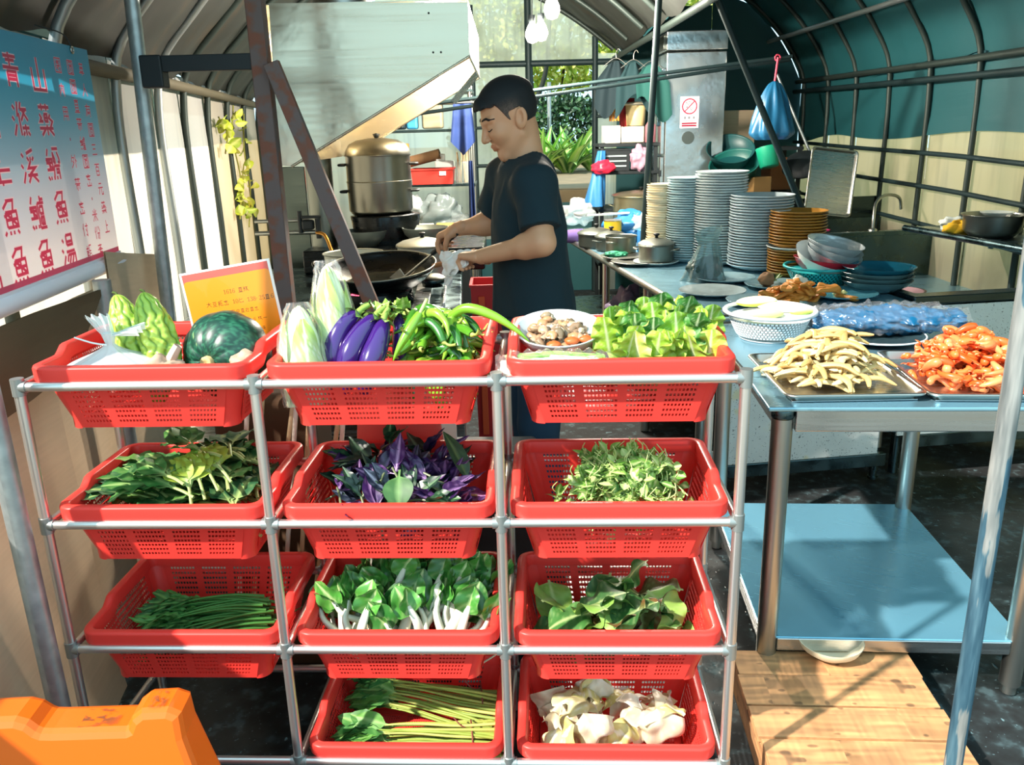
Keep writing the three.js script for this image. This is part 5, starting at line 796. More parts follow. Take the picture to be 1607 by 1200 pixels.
// --- top tier, third basket: shellfish bowl, chives, lettuce in steel colander
{
  const bw = thing('white_bowl', 'shallow white bowl of cooked shellfish tilted on the basket', 'bowl', RK(1.148, 1.148, 0.235).toArray(), RYAW); bw.rotation.order = 'YXZ'; bw.rotation.x = 0.2;
  part('dish', lathe([[0.001, -0.035], [0.055, -0.035], [0.06, -0.032], [0.088, -0.008], [0.1, 0.012], [0.104, 0.016], [0.103, 0.019], [0.097, 0.016], [0.085, -0.003], [0.055, -0.027], [0.001, -0.029]], 48), std('#dbe6e6', 0.18, { clearcoat: 0.5 }), bw);
  reseed(31); const cols = ['#a58868', '#8c735a', '#b9977a', '#7a6a52', '#c08a62', '#97856a'], protos = cols.map((c, k) => { const o = G('shellfish'); part('flesh', taper([[-0.018, 0, 0], [-0.006, 0.006, 0.003], [0.008, 0.002, -0.003], [0.02, 0, 0.003]], (t) => 0.0105 * Math.pow(Math.sin(PI * clamp(0.08 + 0.86 * t)), 0.6) * (1 + 0.25 * Math.sin(t * 9 + k)), 12, 10, 0.8), std(c, 0.35, { bumpMap: T.coarse, bumpScale: 0.002 }), o); part('frill', blob(0.008, 1.2, 0.8, 1, 0.5, 3, k, 10, 8).translate(0.004, 0.004, 0.006), std(k % 2 ? '#cfb9a0' : '#5d5040', 0.4), o); return o; });
  const q0 = bw.quaternion.clone();
  for (let i = 0; i < 78; i++) { const l = i / 78, a = rnd(6.28), rr = Math.sqrt(rnd()) * mix(0.08, 0.05, l), p = V(rr * Math.cos(a), -0.016 + 0.038 * l, rr * Math.sin(a)).applyQuaternion(q0).add(bw.position); place(protos[i % 6], p, q0.clone().multiply(new THREE.Quaternion().setFromEuler(new THREE.Euler(rnd(-0.6, 0.6), rnd(6.28), rnd(-0.5, 0.5)))), 'brown cooked shellfish piece heaped in the white bowl', 'shellfish in the white bowl', 'shellfish', rnd(0.8, 1.1)); }
  for (const [x, z] of [[0.03, 0.06], [0.06, 0.05], [-0.01, 0.08]]) { const o = G('carrot_piece'); part('slice', blob(0.014, 1.2, 0.6, 0.9, 0.15, 2, 3, 14, 10), std('#c9622e', 0.4), o); place(o, V(x, 0.012, z).applyQuaternion(q0).add(bw.position), q0.clone(), 'orange piece among the brown shellfish', 'orange pieces in the shellfish bowl', 'carrot'); }
  const pk = thing('chive_pack', 'film-wrapped tray of green chives lying before the shellfish bowl', 'food pack', RK(1.14, 1.105, 0.065).toArray(), RYAW + 0.06);
  part('tray', box(0.24, 0.022, 0.085, 0, 0.011, 0, 0.01), std('#e9dfc8', 0.4), pk);
  for (let i = 0; i < 26; i++) part('chive', taper([[-0.1 + rnd(-0.01, 0.01), 0.028 + rnd(0.008), rnd(-0.035, 0.035)], [0, 0.032 + rnd(0.008), rnd(-0.035, 0.035)], [0.1 + rnd(-0.01, 0.01), 0.028, rnd(-0.035, 0.035)]], () => 0.0032, 8, 6), i % 4 === 3 ? std('#e4e6c0', 0.4) : i % 2 ? std('#6ea43a', 0.4) : std('#8cba50', 0.4), pk);
  part('film', sheet((u, v) => { const th = v * 2 * PI, x = mix(-0.128, 0.128, u), e = Math.pow(Math.sin(PI * clamp(u * 0.94 + 0.03)), 0.28), w = 0.004 * Math.sin(u * 50 + v * 20) + 0.003 * Math.sin(u * 23 - v * 33); return [x, 0.021 + (0.026 * e + w) * Math.sin(th), (0.05 * e + w) * Math.cos(th)]; }, 70, 36), MAT.film, pk, 'crinkled clear film');
  const R = 0.138, cl = thing('steel_colander', 'perforated steel bowl holding frilly lettuce', 'colander', RK(1.375, 1.088, 0.2).toArray(), RYAW);
  part('bowl', lathe([[0.001, -0.055], [0.07, -0.055], [0.1, -0.04], [R * 0.93, 0], [R, 0.038], [R * 1.015, 0.04], [R * 1.015, 0.043], [R * 0.985, 0.042], [R * 0.91, 0.003], [0.095, -0.036], [0.001, -0.05]], 48), MAT.pot, cl);
  const hole = []; for (let j = 0; j < 3; j++) for (let i = 0; i < 42; i++) { const a = (i + 0.5 * (j % 2)) / 42 * 2 * PI, r = R * [0.95, 0.965, 0.985][j] + 0.0006, y = [0.004, 0.014, 0.024][j]; hole.push(rot(new THREE.CylinderGeometry(0.0028, 0.0028, 0.003, 6), 0, 0, PI / 2).rotateY(-a).translate(r * Math.cos(a), y, r * Math.sin(a))); }
  part('perforation', hole, MAT.black, cl);
  const LP = [], lc = ['#b4d24c', '#9cc43e', '#7fae36', '#c8de68', '#3f7a30', '#a7cb48'];
  for (let k = 0; k < 6; k++) { const o = G('frilly_lettuce_leaf'); part('blade', leaf(rnd(0.118, 0.145), rnd(0.036, 0.046), { bend: rnd(-0.25, 0.5), fold: rnd(-0.2, 0.3), ruff: 0.008, rf: 4.6, ph: rnd(6), base: 1.05, tip: 0.5, nu: 14, nv: 40, twist: rnd(-0.7, 0.7), col: lc[k], rib: '#e2eebc', ribW: 0.14 }), leafM, o); LP.push(o); }
  for (let i = 0; i < 52; i++) { const row = Math.floor(i / 13), u = -0.118 + 0.0197 * (i % 13) + rnd(-0.008, 0.008), v = -0.085 + 0.05 * row + rnd(-0.01, 0.01), edge = Math.hypot(u / 0.125, v / 0.12) > 1.05 ? 0.85 : 1; place(LP[i % 6], RK(1.375 + u * edge * 0.9, 1.075 + 0.008 * row + rnd(-0.006, 0.006), 0.2 + v), yawQ(RYAW, [-PI / 2 + rnd(-0.8, 0.8) - u * 3, rnd(-0.15, 0.15), 1.48 + rnd(-0.28, 0.14)]), 'frilly light green lettuce leaf standing in the steel colander', 'lettuce leaves in the steel colander', 'lettuce leaf', rnd(0.88, 1.08)); }
}
// ---------- tray contents
reseed(77);
{
  const cs = ['#d9c084', '#cfb172', '#dcc896', '#c4a463'], P = cs.map((c, k) => { const o = G('peeled_strip'), L = [0.1, 0.125, 0.09, 0.11][k], b = [0.012, 0.02, 0.006, 0.016][k]; part('flesh', taper([[-L / 2, 0, 0], [-L / 5, b, 0.003], [L / 5, b * 0.9, -0.003], [L / 2, 0, 0.002]], (t) => 0.0088 * Math.pow(Math.sin(PI * clamp(0.012 + 0.976 * t)), 0.33), 14, 7, 0.8), std(c, 0.5), o); return o; });
  const N = 260; for (let i = 0; i < N; i++) { const l = Math.pow(i / N, 1.25), a = rnd(6.28), rr = Math.pow(rnd(), 0.5), k = 1.05 - 0.75 * l, x = rr * Math.cos(a) * 0.165 * k - 0.01, z = rr * Math.sin(a) * 0.175 * k - 0.012; place(P[i % 4], V(x, 0.012 + 0.105 * l, z).applyAxisAngle(V(0, 1, 0), TYAW).add(TRAY1), yawQ(TYAW, [rnd(6.28), rnd(-0.25, 0.25), rnd(-0.4, 0.4) * (0.35 + l)]), 'pale peeled strip in the heap on the steel tray', 'pale strips heaped on the tray', 'vegetable strip', rnd(0.85, 1.15)); }
  const os = ['#e8662a', '#f07a3a', '#e5814a', '#f0945c', '#d9551e'], Q = os.map((c, k) => { const o = G('orange_shrimp'), r = [0.021, 0.018, 0.024, 0.02, 0.022][k], p = []; for (let i = 0; i < 7; i++) { const a = i / 6 * 2.6; p.push([r * Math.cos(a) * 1.35, 0.003 * Math.sin(i), r * Math.sin(a)]); } part('body', taper(p, (t) => 0.0118 * (1 - 0.72 * t) * Math.pow(Math.min(1, t * 9 + 0.01), 0.5), 16, 9), std(c, 0.34), o); part('tail', [rot(leaf(0.016, 0.006, { nu: 4, nv: 4, col: '#e8662a', rib: '#f6b184', bend: 0.3 }), 0, 0.5, 0), rot(leaf(0.016, 0.006, { nu: 4, nv: 4, col: '#e8662a', rib: '#f6b184', bend: 0.3 }), 0, -0.4, 0)].map((g) => g.rotateY(PI + 0.5).translate(p[6][0], 0, p[6][2])), M({ vertexColors: true, roughness: 0.4 }), o); return o; });
  for (let i = 0; i < 270; i++) { const l = Math.pow(i / 270, 1.2), a = rnd(6.28), rr = Math.pow(rnd(), 0.5), k = 1.05 - 0.72 * l, x = rr * Math.cos(a) * 0.172 * k + 0.005, z = rr * Math.sin(a) * 0.2 * k - 0.01; place(Q[i % 5], V(x, 0.012 + 0.105 * l, z).applyAxisAngle(V(0, 1, 0), TYAW).add(TRAY2), yawQ(TYAW, [rnd(6.28), rnd(-0.7, 0.7), rnd(-0.6, 0.6)]), 'orange shrimp in the heap on the steel tray', 'orange shrimp heaped on the tray', 'shrimp', rnd(0.9, 1.3)); }
}
// ---------- things on the back of the steel table
function holedBowl(name, label, cat, R, H, m, pos, holes, rimW = 0.012, extra = {}) {
  const o = thing(name, label, cat, pos, 0), rb = R * 0.68, prof = [[0.001, 0], [rb, 0]];
  part('base', lathe([[0.001, 0], [rb, 0], [rb + 0.002, 0.004], [0.001, 0.004]], 36), m, o);
  // pierced side wall, bent from a flat plate
  const Lc = 2 * PI * R * 0.85, s = new THREE.Shape([[0, 0], [Lc, 0], [Lc, H], [0, H]].map((p) => new THREE.Vector2(...p)));
  for (let i = 0; i < 60; i++) s.moveTo, 0;
  const [nx, ny, hr] = holes; for (let j = 0; j < ny; j++) for (let i = 0; i < nx; i++) { const cx = (i + 0.25 + 0.5 * (j & 1)) * Lc / nx, cy = H * (0.14 + 0.66 * (j + 0.5) / ny); s.holes.push(new THREE.Path([[cx - hr, cy], [cx, cy + hr], [cx + hr, cy], [cx, cy - hr]].map((p) => new THREE.Vector2(...p)))); }
  const g = new THREE.ExtrudeGeometry(s, { depth: 0.0015, bevelEnabled: false }), p = g.attributes.position, q = [];
  for (let i = 0; i < p.count; i++) { const a = p.getX(i) / Lc * 2 * PI, v = p.getY(i) / H, r = mix(rb, R, Math.pow(v, 0.75)) - p.getZ(i); q.push(r * Math.cos(a), v * H, -r * Math.sin(a)); }
  g.setAttribute('position', new THREE.Float32BufferAttribute(q, 3)); g.computeVertexNormals(); part('pierced_wall', g, m, o);
  part('rim', lathe([[R - 0.003, H - 0.004], [R + rimW * 0.6, H], [R + rimW, H - 0.006], [R + rimW, H + 0.002], [R + rimW * 0.7, H + 0.006], [R - 0.002, H + 0.003], [R - 0.003, H - 0.004]], 48), m, o);
  return o;
}
{
  const P = TK(0.115, 0.891, 0.72), c = holedBowl('white_colander', 'white pierced plastic colander of cut gourd on the steel table', 'colander', 0.145, 0.095, std('#dfe3e2', 0.35), P.toArray(), [64, 7, 0.0032], 0.014);
  const gm = M({ vertexColors: true, roughness: 0.4 });
  const slice = (name, label, pos, e, L, W, col) => { const o = G(name); part('flesh', sheet((u, v) => { const th = u * 2 * PI, ph = v * PI; return [L * Math.cos(ph), W * 0.5 * Math.sin(ph) * Math.sin(th), W * Math.sin(ph) * Math.cos(th)]; }, 24, 18, (u, v) => { const k = sstep(0.2, 0.8, Math.sin(u * 2 * PI)), a = C3('#d9d8b4'), b = C3(col); return [0, 1, 2].map((i) => mix(b[i], a[i], k)); }), gm, o); place(o, pos, yawQ(TYAW, e), label, 'cut gourd pieces in the colander', 'gourd piece'); };
  slice('gourd_piece', 'large pale gourd half with a brown seed spot in the white colander', P.clone().add(V(-0.045, 0.095, 0.06)), [0.15, 0, 0], 0.075, 0.035, '#cfdc8a');
  slice('gourd_piece', 'bright green gourd wedge at the back of the white colander', P.clone().add(V(-0.03, 0.115, -0.06)), [-0.25, 0.3, 0.1], 0.07, 0.03, '#a8cf3e');
  slice('gourd_piece', 'white long gourd wedge crossing the white colander', P.clone().add(V(0.04, 0.105, 0.0)), [-0.45, 0.5, 0], 0.085, 0.024, '#e4e8d2');
  slice('gourd_piece', 'small green-tipped gourd slice by the colander rim', P.clone().add(V(0.1, 0.095, 0.03)), [0.3, 0, 0], 0.045, 0.026, '#b4d258');
  slice('gourd_piece', 'white gourd slice lying under the long wedge in the colander', P.clone().add(V(0.05, 0.085, -0.06)), [0.2, -0.3, 0], 0.07, 0.03, '#e8ead8');
  slice('gourd_piece', 'pale gourd slice at the bottom of the white colander', P.clone().add(V(-0.02, 0.06, 0)), [1.2, 0, 0], 0.08, 0.045, '#e8ead8');
  const pm = std('#dfe6e6', 0.2), pl = solo('dark_plate', lathe([[0.001, 0], [0.08, 0], [0.09, 0.004], [0.15, 0.018], [0.155, 0.024], [0.15, 0.023], [0.085, 0.009], [0.001, 0.006]], 48), std('#33474c', 0.25), 'dark plate with a pale rim under the blue bag', 'plate', null, TK(0.46, 0.891, 0.66).toArray());
  const rimO = pl; part('pale_rim', new THREE.TorusGeometry(0.154, 0.003, 8, 48).rotateX(PI / 2).translate(0, 0.023, 0), pm, rimO);
  const bb = thing('blue_bag', 'shiny blue plastic bag wrapped round a long parcel on the plate', 'bag', TK(0.5, 0.915, 0.7).toArray(), TYAW - 0.02);
  const crum = (g) => g; const sh = (L, R, k, a) => sheet((u, v) => { const th = v * 2 * PI, x = mix(-L, L, u), e = Math.pow(Math.sin(PI * clamp(0.04 + u * 0.92)), 0.4), w = 1.3 * a * (n3(x * 30, Math.cos(th) * 4 + 5, Math.sin(th) * 3 + 5, k) - 0.5) + 1.7 * a * Math.abs(n3(x * 48, Math.cos(th) * 6 + 5, Math.sin(th) * 6 + 5, k) - 0.5); return [x, R * 0.75 + (R * e + w) * Math.sin(th) * 0.8, (R * 1.25 * e + w) * Math.cos(th)]; }, 80, 44);
  part('parcel', sh(0.25, 0.05, 3, 0.02), std('#105a82', 0.28, { clearcoat: 0.6, clearcoatRoughness: 0.15 }), bb);
  part('outer_film', sh(0.262, 0.056, 8, 0.026), MAT.film, bb, 'crinkled clear outer film');
  part('twisted_end', [sheet((u, v) => { const th = v * 2 * PI, r = 0.012 + 0.03 * u; return [-0.25 - 0.06 * u, 0.03 + r * Math.sin(th) * 0.6 + 0.01 * Math.sin(th * 7) * u, r * Math.cos(th)]; }, 10, 40)], MAT.clear, bb);
}
// ---------- fried tofu on the counter end
{
  reseed(12); const tm = std('#c9812e', 0.62, { bumpMap: T.coarse, bumpScale: 0.002 }), P = [0, 1, 2].map((k) => { const o = G('fried_tofu'); const w = [0.1, 0.075, 0.12][k], d = [0.05, 0.055, 0.035][k]; part('sheet', sheet((u, v) => { const th = u * 2 * PI, ph = v * PI, sx = Math.sign(Math.cos(th)) * Math.pow(Math.abs(Math.cos(th)), 0.35), sz = Math.sign(Math.sin(th)) * Math.pow(Math.abs(Math.sin(th)), 0.35), r = Math.pow(Math.sin(ph), 0.3); return [w / 2 * sx * r, 0.009 * Math.cos(ph) + 0.006 * Math.sin(sx * 3 + k * 2) * r + 0.004 * (n3(sx * 4 + 5, sz * 4 + 5, k, 2) - 0.5), -d / 2 * sz * r]; }, 40, 12), tm, o); return o; });
  for (let i = 0; i < 26; i++) { const l = i / 26; place(P[i % 3], CK(0.5 + rnd(-0.2, 0.2) * (1 - 0.5 * l), 0.862 + 0.075 * l, 0.14 + rnd(-0.09, 0.09) * (1 - 0.4 * l)), yawQ(CYAW, [rnd(6.28), rnd(-0.3, 0.3), rnd(-0.35, 0.35)]), 'orange-brown fried tofu sheet in the pile behind the blue bag', 'fried tofu sheets piled on the counter end', 'tofu', rnd(0.9, 1.2)); }
}
// ---------- plate stacks
{
  const plateG = (R, h = 0.03) => lathe([[0.001, 0], [R * 0.56, 0], [R * 0.6, 0.003], [R * 0.8, h * 0.42], [R, h * 0.86], [R * 1.0, h], [R * 0.98, h], [R * 0.78, h * 0.58], [R * 0.57, 0.007], [R * 0.001, 0.006]], 36);
  const stack = (name, R, h, pitch, n, m, a, b, label, group, y0 = 0.852) => { let f; reseed(n * 7 + Math.round(a * 100)); for (let i = 0; i < n; i++) { const p = CK(a + rnd(-0.003, 0.003), y0 + i * pitch, b + rnd(-0.003, 0.003)); if (!f) f = solo(name, plateG(R, h), m, label, 'plate', group, p.toArray()); else dup(f, p, rnd(6.28)); } };
  const rimW = std('#c7d3d4', 0.2), rimW2 = std('#bccbd0', 0.22);
  stack('serving_plate', 0.145, 0.032, 0.0145, 34, rimW, 0.56, 1.28, 'pale serving plate in the tallest stack beside the steel cabinet', 'plates of the tallest stack');
  stack('serving_plate', 0.165, 0.034, 0.0145, 26, rimW2, 0.69, 1.03, 'pale serving plate in the broad stack behind the brown plates', 'plates of the broad pale stack');
  stack('serving_plate', 0.12, 0.03, 0.0135, 34, std('#b4cdd2', 0.2), 0.42, 1.42, 'pale blue plate in the narrow stack between bowls and tallest stack', 'plates of the narrow pale blue stack');
  stack('cream_bowl', 0.085, 0.045, 0.0135, 30, MAT.cream, 0.3, 1.54, 'cream bowl in the stack nearest the lidded pots', 'bowls of the cream stack');
  stack('brown_plate', 0.125, 0.03, 0.014, 9, MAT.brownPlate, 0.76, 0.78, 'brown plate in the lower half of the brown stack', 'lower brown plates');
  stack('serving_plate', 0.135, 0.03, 0.014, 1, MAT.plate, 0.76, 0.78, 'single white plate sandwiched in the brown plate stack', null, 0.852 + 9 * 0.014);
  stack('brown_plate', 0.14, 0.032, 0.0145, 12, MAT.brownPlate, 0.78, 0.78, 'brown plate in the upper half of the brown stack', 'upper brown plates', 0.852 + 10 * 0.014);
}
// ---------- plates, bowls and bags on the counter
{
  const dish = (name, label, R, m, a, b, y = 0.851, tilt = 0) => { const o = solo(name, lathe([[0.001, 0], [R * 0.6, 0], [R * 0.66, 0.003], [R * 0.97, 0.016], [R, 0.02], [R * 0.985, 0.022], [R * 0.64, 0.009], [R * 0.001, 0.007]], 44), m, label, 'plate', 'dishes on the counter', CK(a, y, b).toArray()); o.rotation.x = tilt; return o; };
  const gl = std('#b4d4de', 0.16, { clearcoat: 0.5, map: T.galv });
  dish('oval_dish', 'wet glazed dish on the counter edge beside the clear bag', 0.155, std('#d8e2e4', 0.16, { map: T.galv }), 0.2, 0.42);
  dish('oval_dish', 'blue glazed dish behind the counter-edge dish, touching the clear bag', 0.15, gl, 0.39, 0.74);
  dish('oval_dish', 'blue glazed dish carrying a taro and garlic', 0.15, gl, 0.55, 0.5, 0.851);
  dish('oval_dish', 'blue speckled dish near the white colander', 0.13, gl, 0.3, 0.16);
  dish('oval_dish', 'dark blue dish with a scrap of ginger before the stacked bowls', 0.155, std('#4f8fa0', 0.18, { clearcoat: 0.5 }), 0.72, 0.2, 0.853);
  const t = thing('taro_root', 'brown round taro on the blue dish', 'taro', CK(0.5, 0.892, 0.5).toArray()); part('root', blob(0.036, 1.1, 0.9, 1, 0.2, 3, 3, 20, 14), std('#8a6444', 0.8, { bumpMap: T.coarse, bumpScale: 0.004 }), t);
  const g1 = thing('garlic_bulb', 'white garlic piece on the blue dish beside the taro', 'garlic', CK(0.63, 0.888, 0.44).toArray()); part('clove', [blob(0.028, 0.9, 1, 0.9, 0.3, 2, 5), blob(0.02, 1, 1, 1, 0.3, 2, 8).translate(0.025, -0.003, 0.01)], std('#e6dcc8', 0.6), g1); part('skin', blob(0.014, 1, 0.7, 1, 0.4, 3, 2).translate(0.0, -0.012, 0.025), MAT.black, g1);
  const mo = thing('green_sprig', 'dark green herb sprig behind the taro on the dish', 'herb', CK(0.57, 0.88, 0.56).toArray()); for (let i = 0; i < 14; i++) part('leaf', rot(leaf(0.04, 0.008, { bend: rnd(-0.3, 0.8), col: '#4c6a2a', nu: 4, nv: 5 }), rnd(-0.6, 0.6), rnd(6.28), rnd(0.1, 0.9)), leafM, mo);
  const gs = thing('ginger_scrap', 'pale yellow scrap on the dark blue dish', 'ginger', CK(0.7, 0.872, 0.2).toArray()); part('scrap', [blob(0.016, 1.2, 0.8, 1, 0.5, 3, 1), blob(0.013, 1, 0.8, 1.3, 0.5, 3, 6).translate(0.025, 0, 0.008)], std('#cfd08c', 0.6), gs);
  // clear bag standing open
  const cb = thing('clear_bag', 'open clear plastic bag standing with dark greens inside', 'bag', CK(0.3, 0.852, 0.8).toArray(), 0.3);
  part('film', sheet((u, v) => { const th = u * 2 * PI, r = (0.115 - 0.085 * Math.pow(v, 0.8) + 0.035 * sstep(0.75, 1, v)) * (1 + 0.08 * Math.sin(th * 5 + v * 6) + 0.05 * Math.sin(th * 11)); return [r * Math.cos(th) * 1.05 + 0.02 * v, 0.25 * v * (1 + 0.08 * Math.cos(th)), -r * Math.sin(th) * 0.8]; }, 60, 24), M({ color: '#a9c4c6', roughness: 0.15, transmission: 0.75 }), cb);
  part('greens', blob(0.075, 1.15, 0.8, 0.85, 0.3, 3, 4, 24, 16).translate(0, 0.055, 0), std('#25413c', 0.6), cb);
  // pots by the cook
  potThing('small_pot', 'small steel pot with a glass-like lid on the saucer', CK(0.22, 0.866, 1.36).toArray(), 0.1, 0.1, MAT.potDark, 1);
  dish('saucer', 'white saucer under the small lidded pot', 0.13, MAT.plate, 0.22, 1.36);
  potThing('small_pot', 'open grey pot with milk-white contents behind the lidded one', CK(0.13, 0.852, 1.8).toArray(), 0.095, 0.115, MAT.potDark, 0);
  potThing('small_pot', 'wide dark pot with a pale lid beside the purple bundle', CK(0.07, 0.852, 2.2).toArray(), 0.12, 0.09, std('#3c4440', 0.5), 2);
  potThing('small_pot', 'grey pan between the dark pot and the open pot', CK(0.12, 0.852, 2.0).toArray(), 0.1, 0.09, std('#525a55', 0.45, { metalness: 0.5 }), 2);
  dish('metal_plate', 'steel plate of green herbs on the counter edge', 0.14, MAT.pot, 0.1, 1.62);
  dish('metal_plate', 'stacked steel plate nearest the counter edge by the cook', 0.15, MAT.pot, 0.12, 1.4);
  const hb = thing('herb_heap', 'small heap of chopped green herbs on a steel plate', 'herb', CK(0.07, 0.87, 1.68).toArray()); part('heap', blob(0.05, 1.3, 0.35, 1, 0.4, 5, 3, 26, 14), std('#2f8f6c', 0.8), hb);
  const big = potThing('big_pot', 'big brass-coloured stock pot with a flat lid at the counter end', CK(0.62, 0.852, 3.05).toArray(), 0.215, 0.26, std('#8c8468', 0.36, { metalness: 0.9 }), 1);
  const pur = thing('purple_bundle', 'rolled purple cloth on the counter edge', 'cloth', CK(0.03, 0.87, 2.55).toArray(), -0.2); part('roll', taper([[-0.17, 0, 0], [0, 0.015, 0.01], [0.17, 0.005, 0]], (t) => 0.05 * Math.pow(Math.sin(PI * clamp(0.08 + 0.84 * t)), 0.4), 14, 12), std('#5d4a86', 0.85), pur);
  const can = thing('yellow_tin', 'yellow tin can among the pots', 'tin', CK(0.22, 0.852, 2.35).toArray()); part('tin', rod([0, 0, 0], [0, 0.15, 0], 0.06, 24), std('#e0b21e', 0.4), can); part('lid', rod([0, 0.15, 0], [0, 0.156, 0], 0.062, 24), MAT.pot, can);
  const bl = thing('blue_box', 'small blue carton standing by the cream bowls', 'box', CK(0.3, 0.852, 1.85).toArray(), 0.2); part('carton', box(0.085, 0.14, 0.06, 0, 0.07, 0, 0.004), std('#2c7fc0', 0.5), bl); part('panel', box(0.06, 0.05, 0.002, 0, 0.08, 0.031), std('#a8cbe0', 0.5), bl);
  const nap = thing('tissue_box', 'white tissue holder behind the blue carton', 'tissue box', CK(0.42, 0.852, 1.95).toArray(), 0.1); part('holder', box(0.14, 0.14, 0.1, 0, 0.07, 0, 0.008), std('#c2d0d2', 0.4), nap); part('tissue', sheet((u, v) => [mix(-0.05, 0.05, u) + 0.02 * v, 0.14 + 0.06 * v + 0.01 * Math.sin(u * 9), 0.02 * Math.sin(u * 6 + v)], 12, 6), MAT.white, nap);
  const bbg = thing('blue_sack', 'crumpled blue plastic sack before the big pot', 'bag', CK(0.38, 0.852, 2.45).toArray()); part('sack', blob(0.13, 1.2, 0.75, 0.9, 0.4, 3, 9, 30, 20).translate(0, 0.09, 0), std('#2a6fa8', 0.35), bbg); part('white_cloth', blob(0.07, 1.1, 1, 0.7, 0.5, 3, 2, 24, 16).translate(0.06, 0.12, 0.1), std('#c9d8e0', 0.6), bbg);
  const ld = thing('ladle', 'long white ladle lying over the yellow tin', 'ladle', CK(0.2, 1.03, 2.45).toArray()); part('handle', rod([-0.16, 0.0, 0.0], [0.16, 0.01, 0], 0.008, 8), MAT.white, ld); part('scoop', new THREE.SphereGeometry(0.04, 16, 8, 0, 6.3, 1.5, 1.6).scale(1.2, 0.7, 1).translate(-0.18, 0.02, 0), MAT.white, ld);
  // teal colander with tilted steel bowls, stacked blue bowls
  const tc = holedBowl('teal_colander', 'teal pierced plastic colander under tilted steel bowls', 'colander', 0.165, 0.09, std('#1aa0a4', 0.4), CK(0.78, 0.852, 0.52).toArray(), [50, 6, 0.0045], 0.01);
  const bowlG = (R, H) => lathe([[0.001, 0], [R * 0.5, 0], [R * 0.62, 0.005], [R * 0.9, H * 0.6], [R, H], [R * 1.03, H + 0.003], [R * 1.02, H], [R * 0.98, H * 0.98], [R * 0.87, H * 0.6], [R * 0.58, 0.009], [0.001, 0.006]], 40);
  const red = solo('red_bowl', bowlG(0.15, 0.07), std('#a8283a', 0.35), 'dark red bowl squeezed between the teal colander and steel bowls', 'bowl', 'stacked bowls', CK(0.8, 0.9, 0.52).toArray()); red.rotation.z = -0.1;
  const hm = std('#d2dcdf', 0.35, { metalness: 0.6, bumpMap: T.grain, bumpScale: 0.003 });
  const b1 = solo('steel_bowl', bowlG(0.145, 0.075), MAT.white, 'white bowl tilted below the hammered steel bowls', 'bowl', 'stacked bowls', CK(0.78, 0.925, 0.52).toArray()); b1.rotation.set(0.35, 0, -0.2);
  const b2 = solo('steel_bowl', bowlG(0.13, 0.07), hm, 'lower hammered steel bowl in the tilted stack', 'bowl', 'stacked bowls', CK(0.82, 0.945, 0.52).toArray()); b2.rotation.set(0.3, 0, -0.22);
  dup(b2, CK(0.825, 0.965, 0.52), [0.32, 0.4, -0.24], 'middle hammered steel bowl in the tilted stack'); dup(b2, CK(0.83, 0.985, 0.515), [0.36, 0.9, -0.26], 'topmost hammered steel bowl in the tilted stack, open towards the wash trough');
  const bb = solo('blue_bowl', bowlG(0.155, 0.05), std('#7fa9b2', 0.2, { map: T.galv, clearcoat: 0.4 }), 'pale bottom bowl of the blue stack by the fried tofu', 'bowl', 'stacked blue bowls', CK(0.94, 0.852, 0.3).toArray());
  dup(bb, CK(0.942, 0.872, 0.3), 1, 'second bowl up in the blue stack by the fried tofu'); dup(bb, CK(0.938, 0.892, 0.3), 2, 'third bowl up in the blue stack by the fried tofu');
  const tp = dup(bb, CK(0.945, 0.914, 0.295), 3, 'topmost glazed blue bowl with food specks by the fried tofu'); tp.material = std('#2d8fae', 0.18, { clearcoat: 0.6, map: T.galv });
  const bits = thing('food_scraps', 'dark food specks left in the topmost blue bowl', 'scraps', CK(0.95, 0.93, 0.26).toArray()); part('scrap', [0, 1, 2, 3].map((i) => blob(0.006, 1.4, 0.6, 1, 0.4, 3, i, 8, 6).translate(i * 0.014 - 0.02, 0, 0.006 * (i % 2))), MAT.black, bits);
}
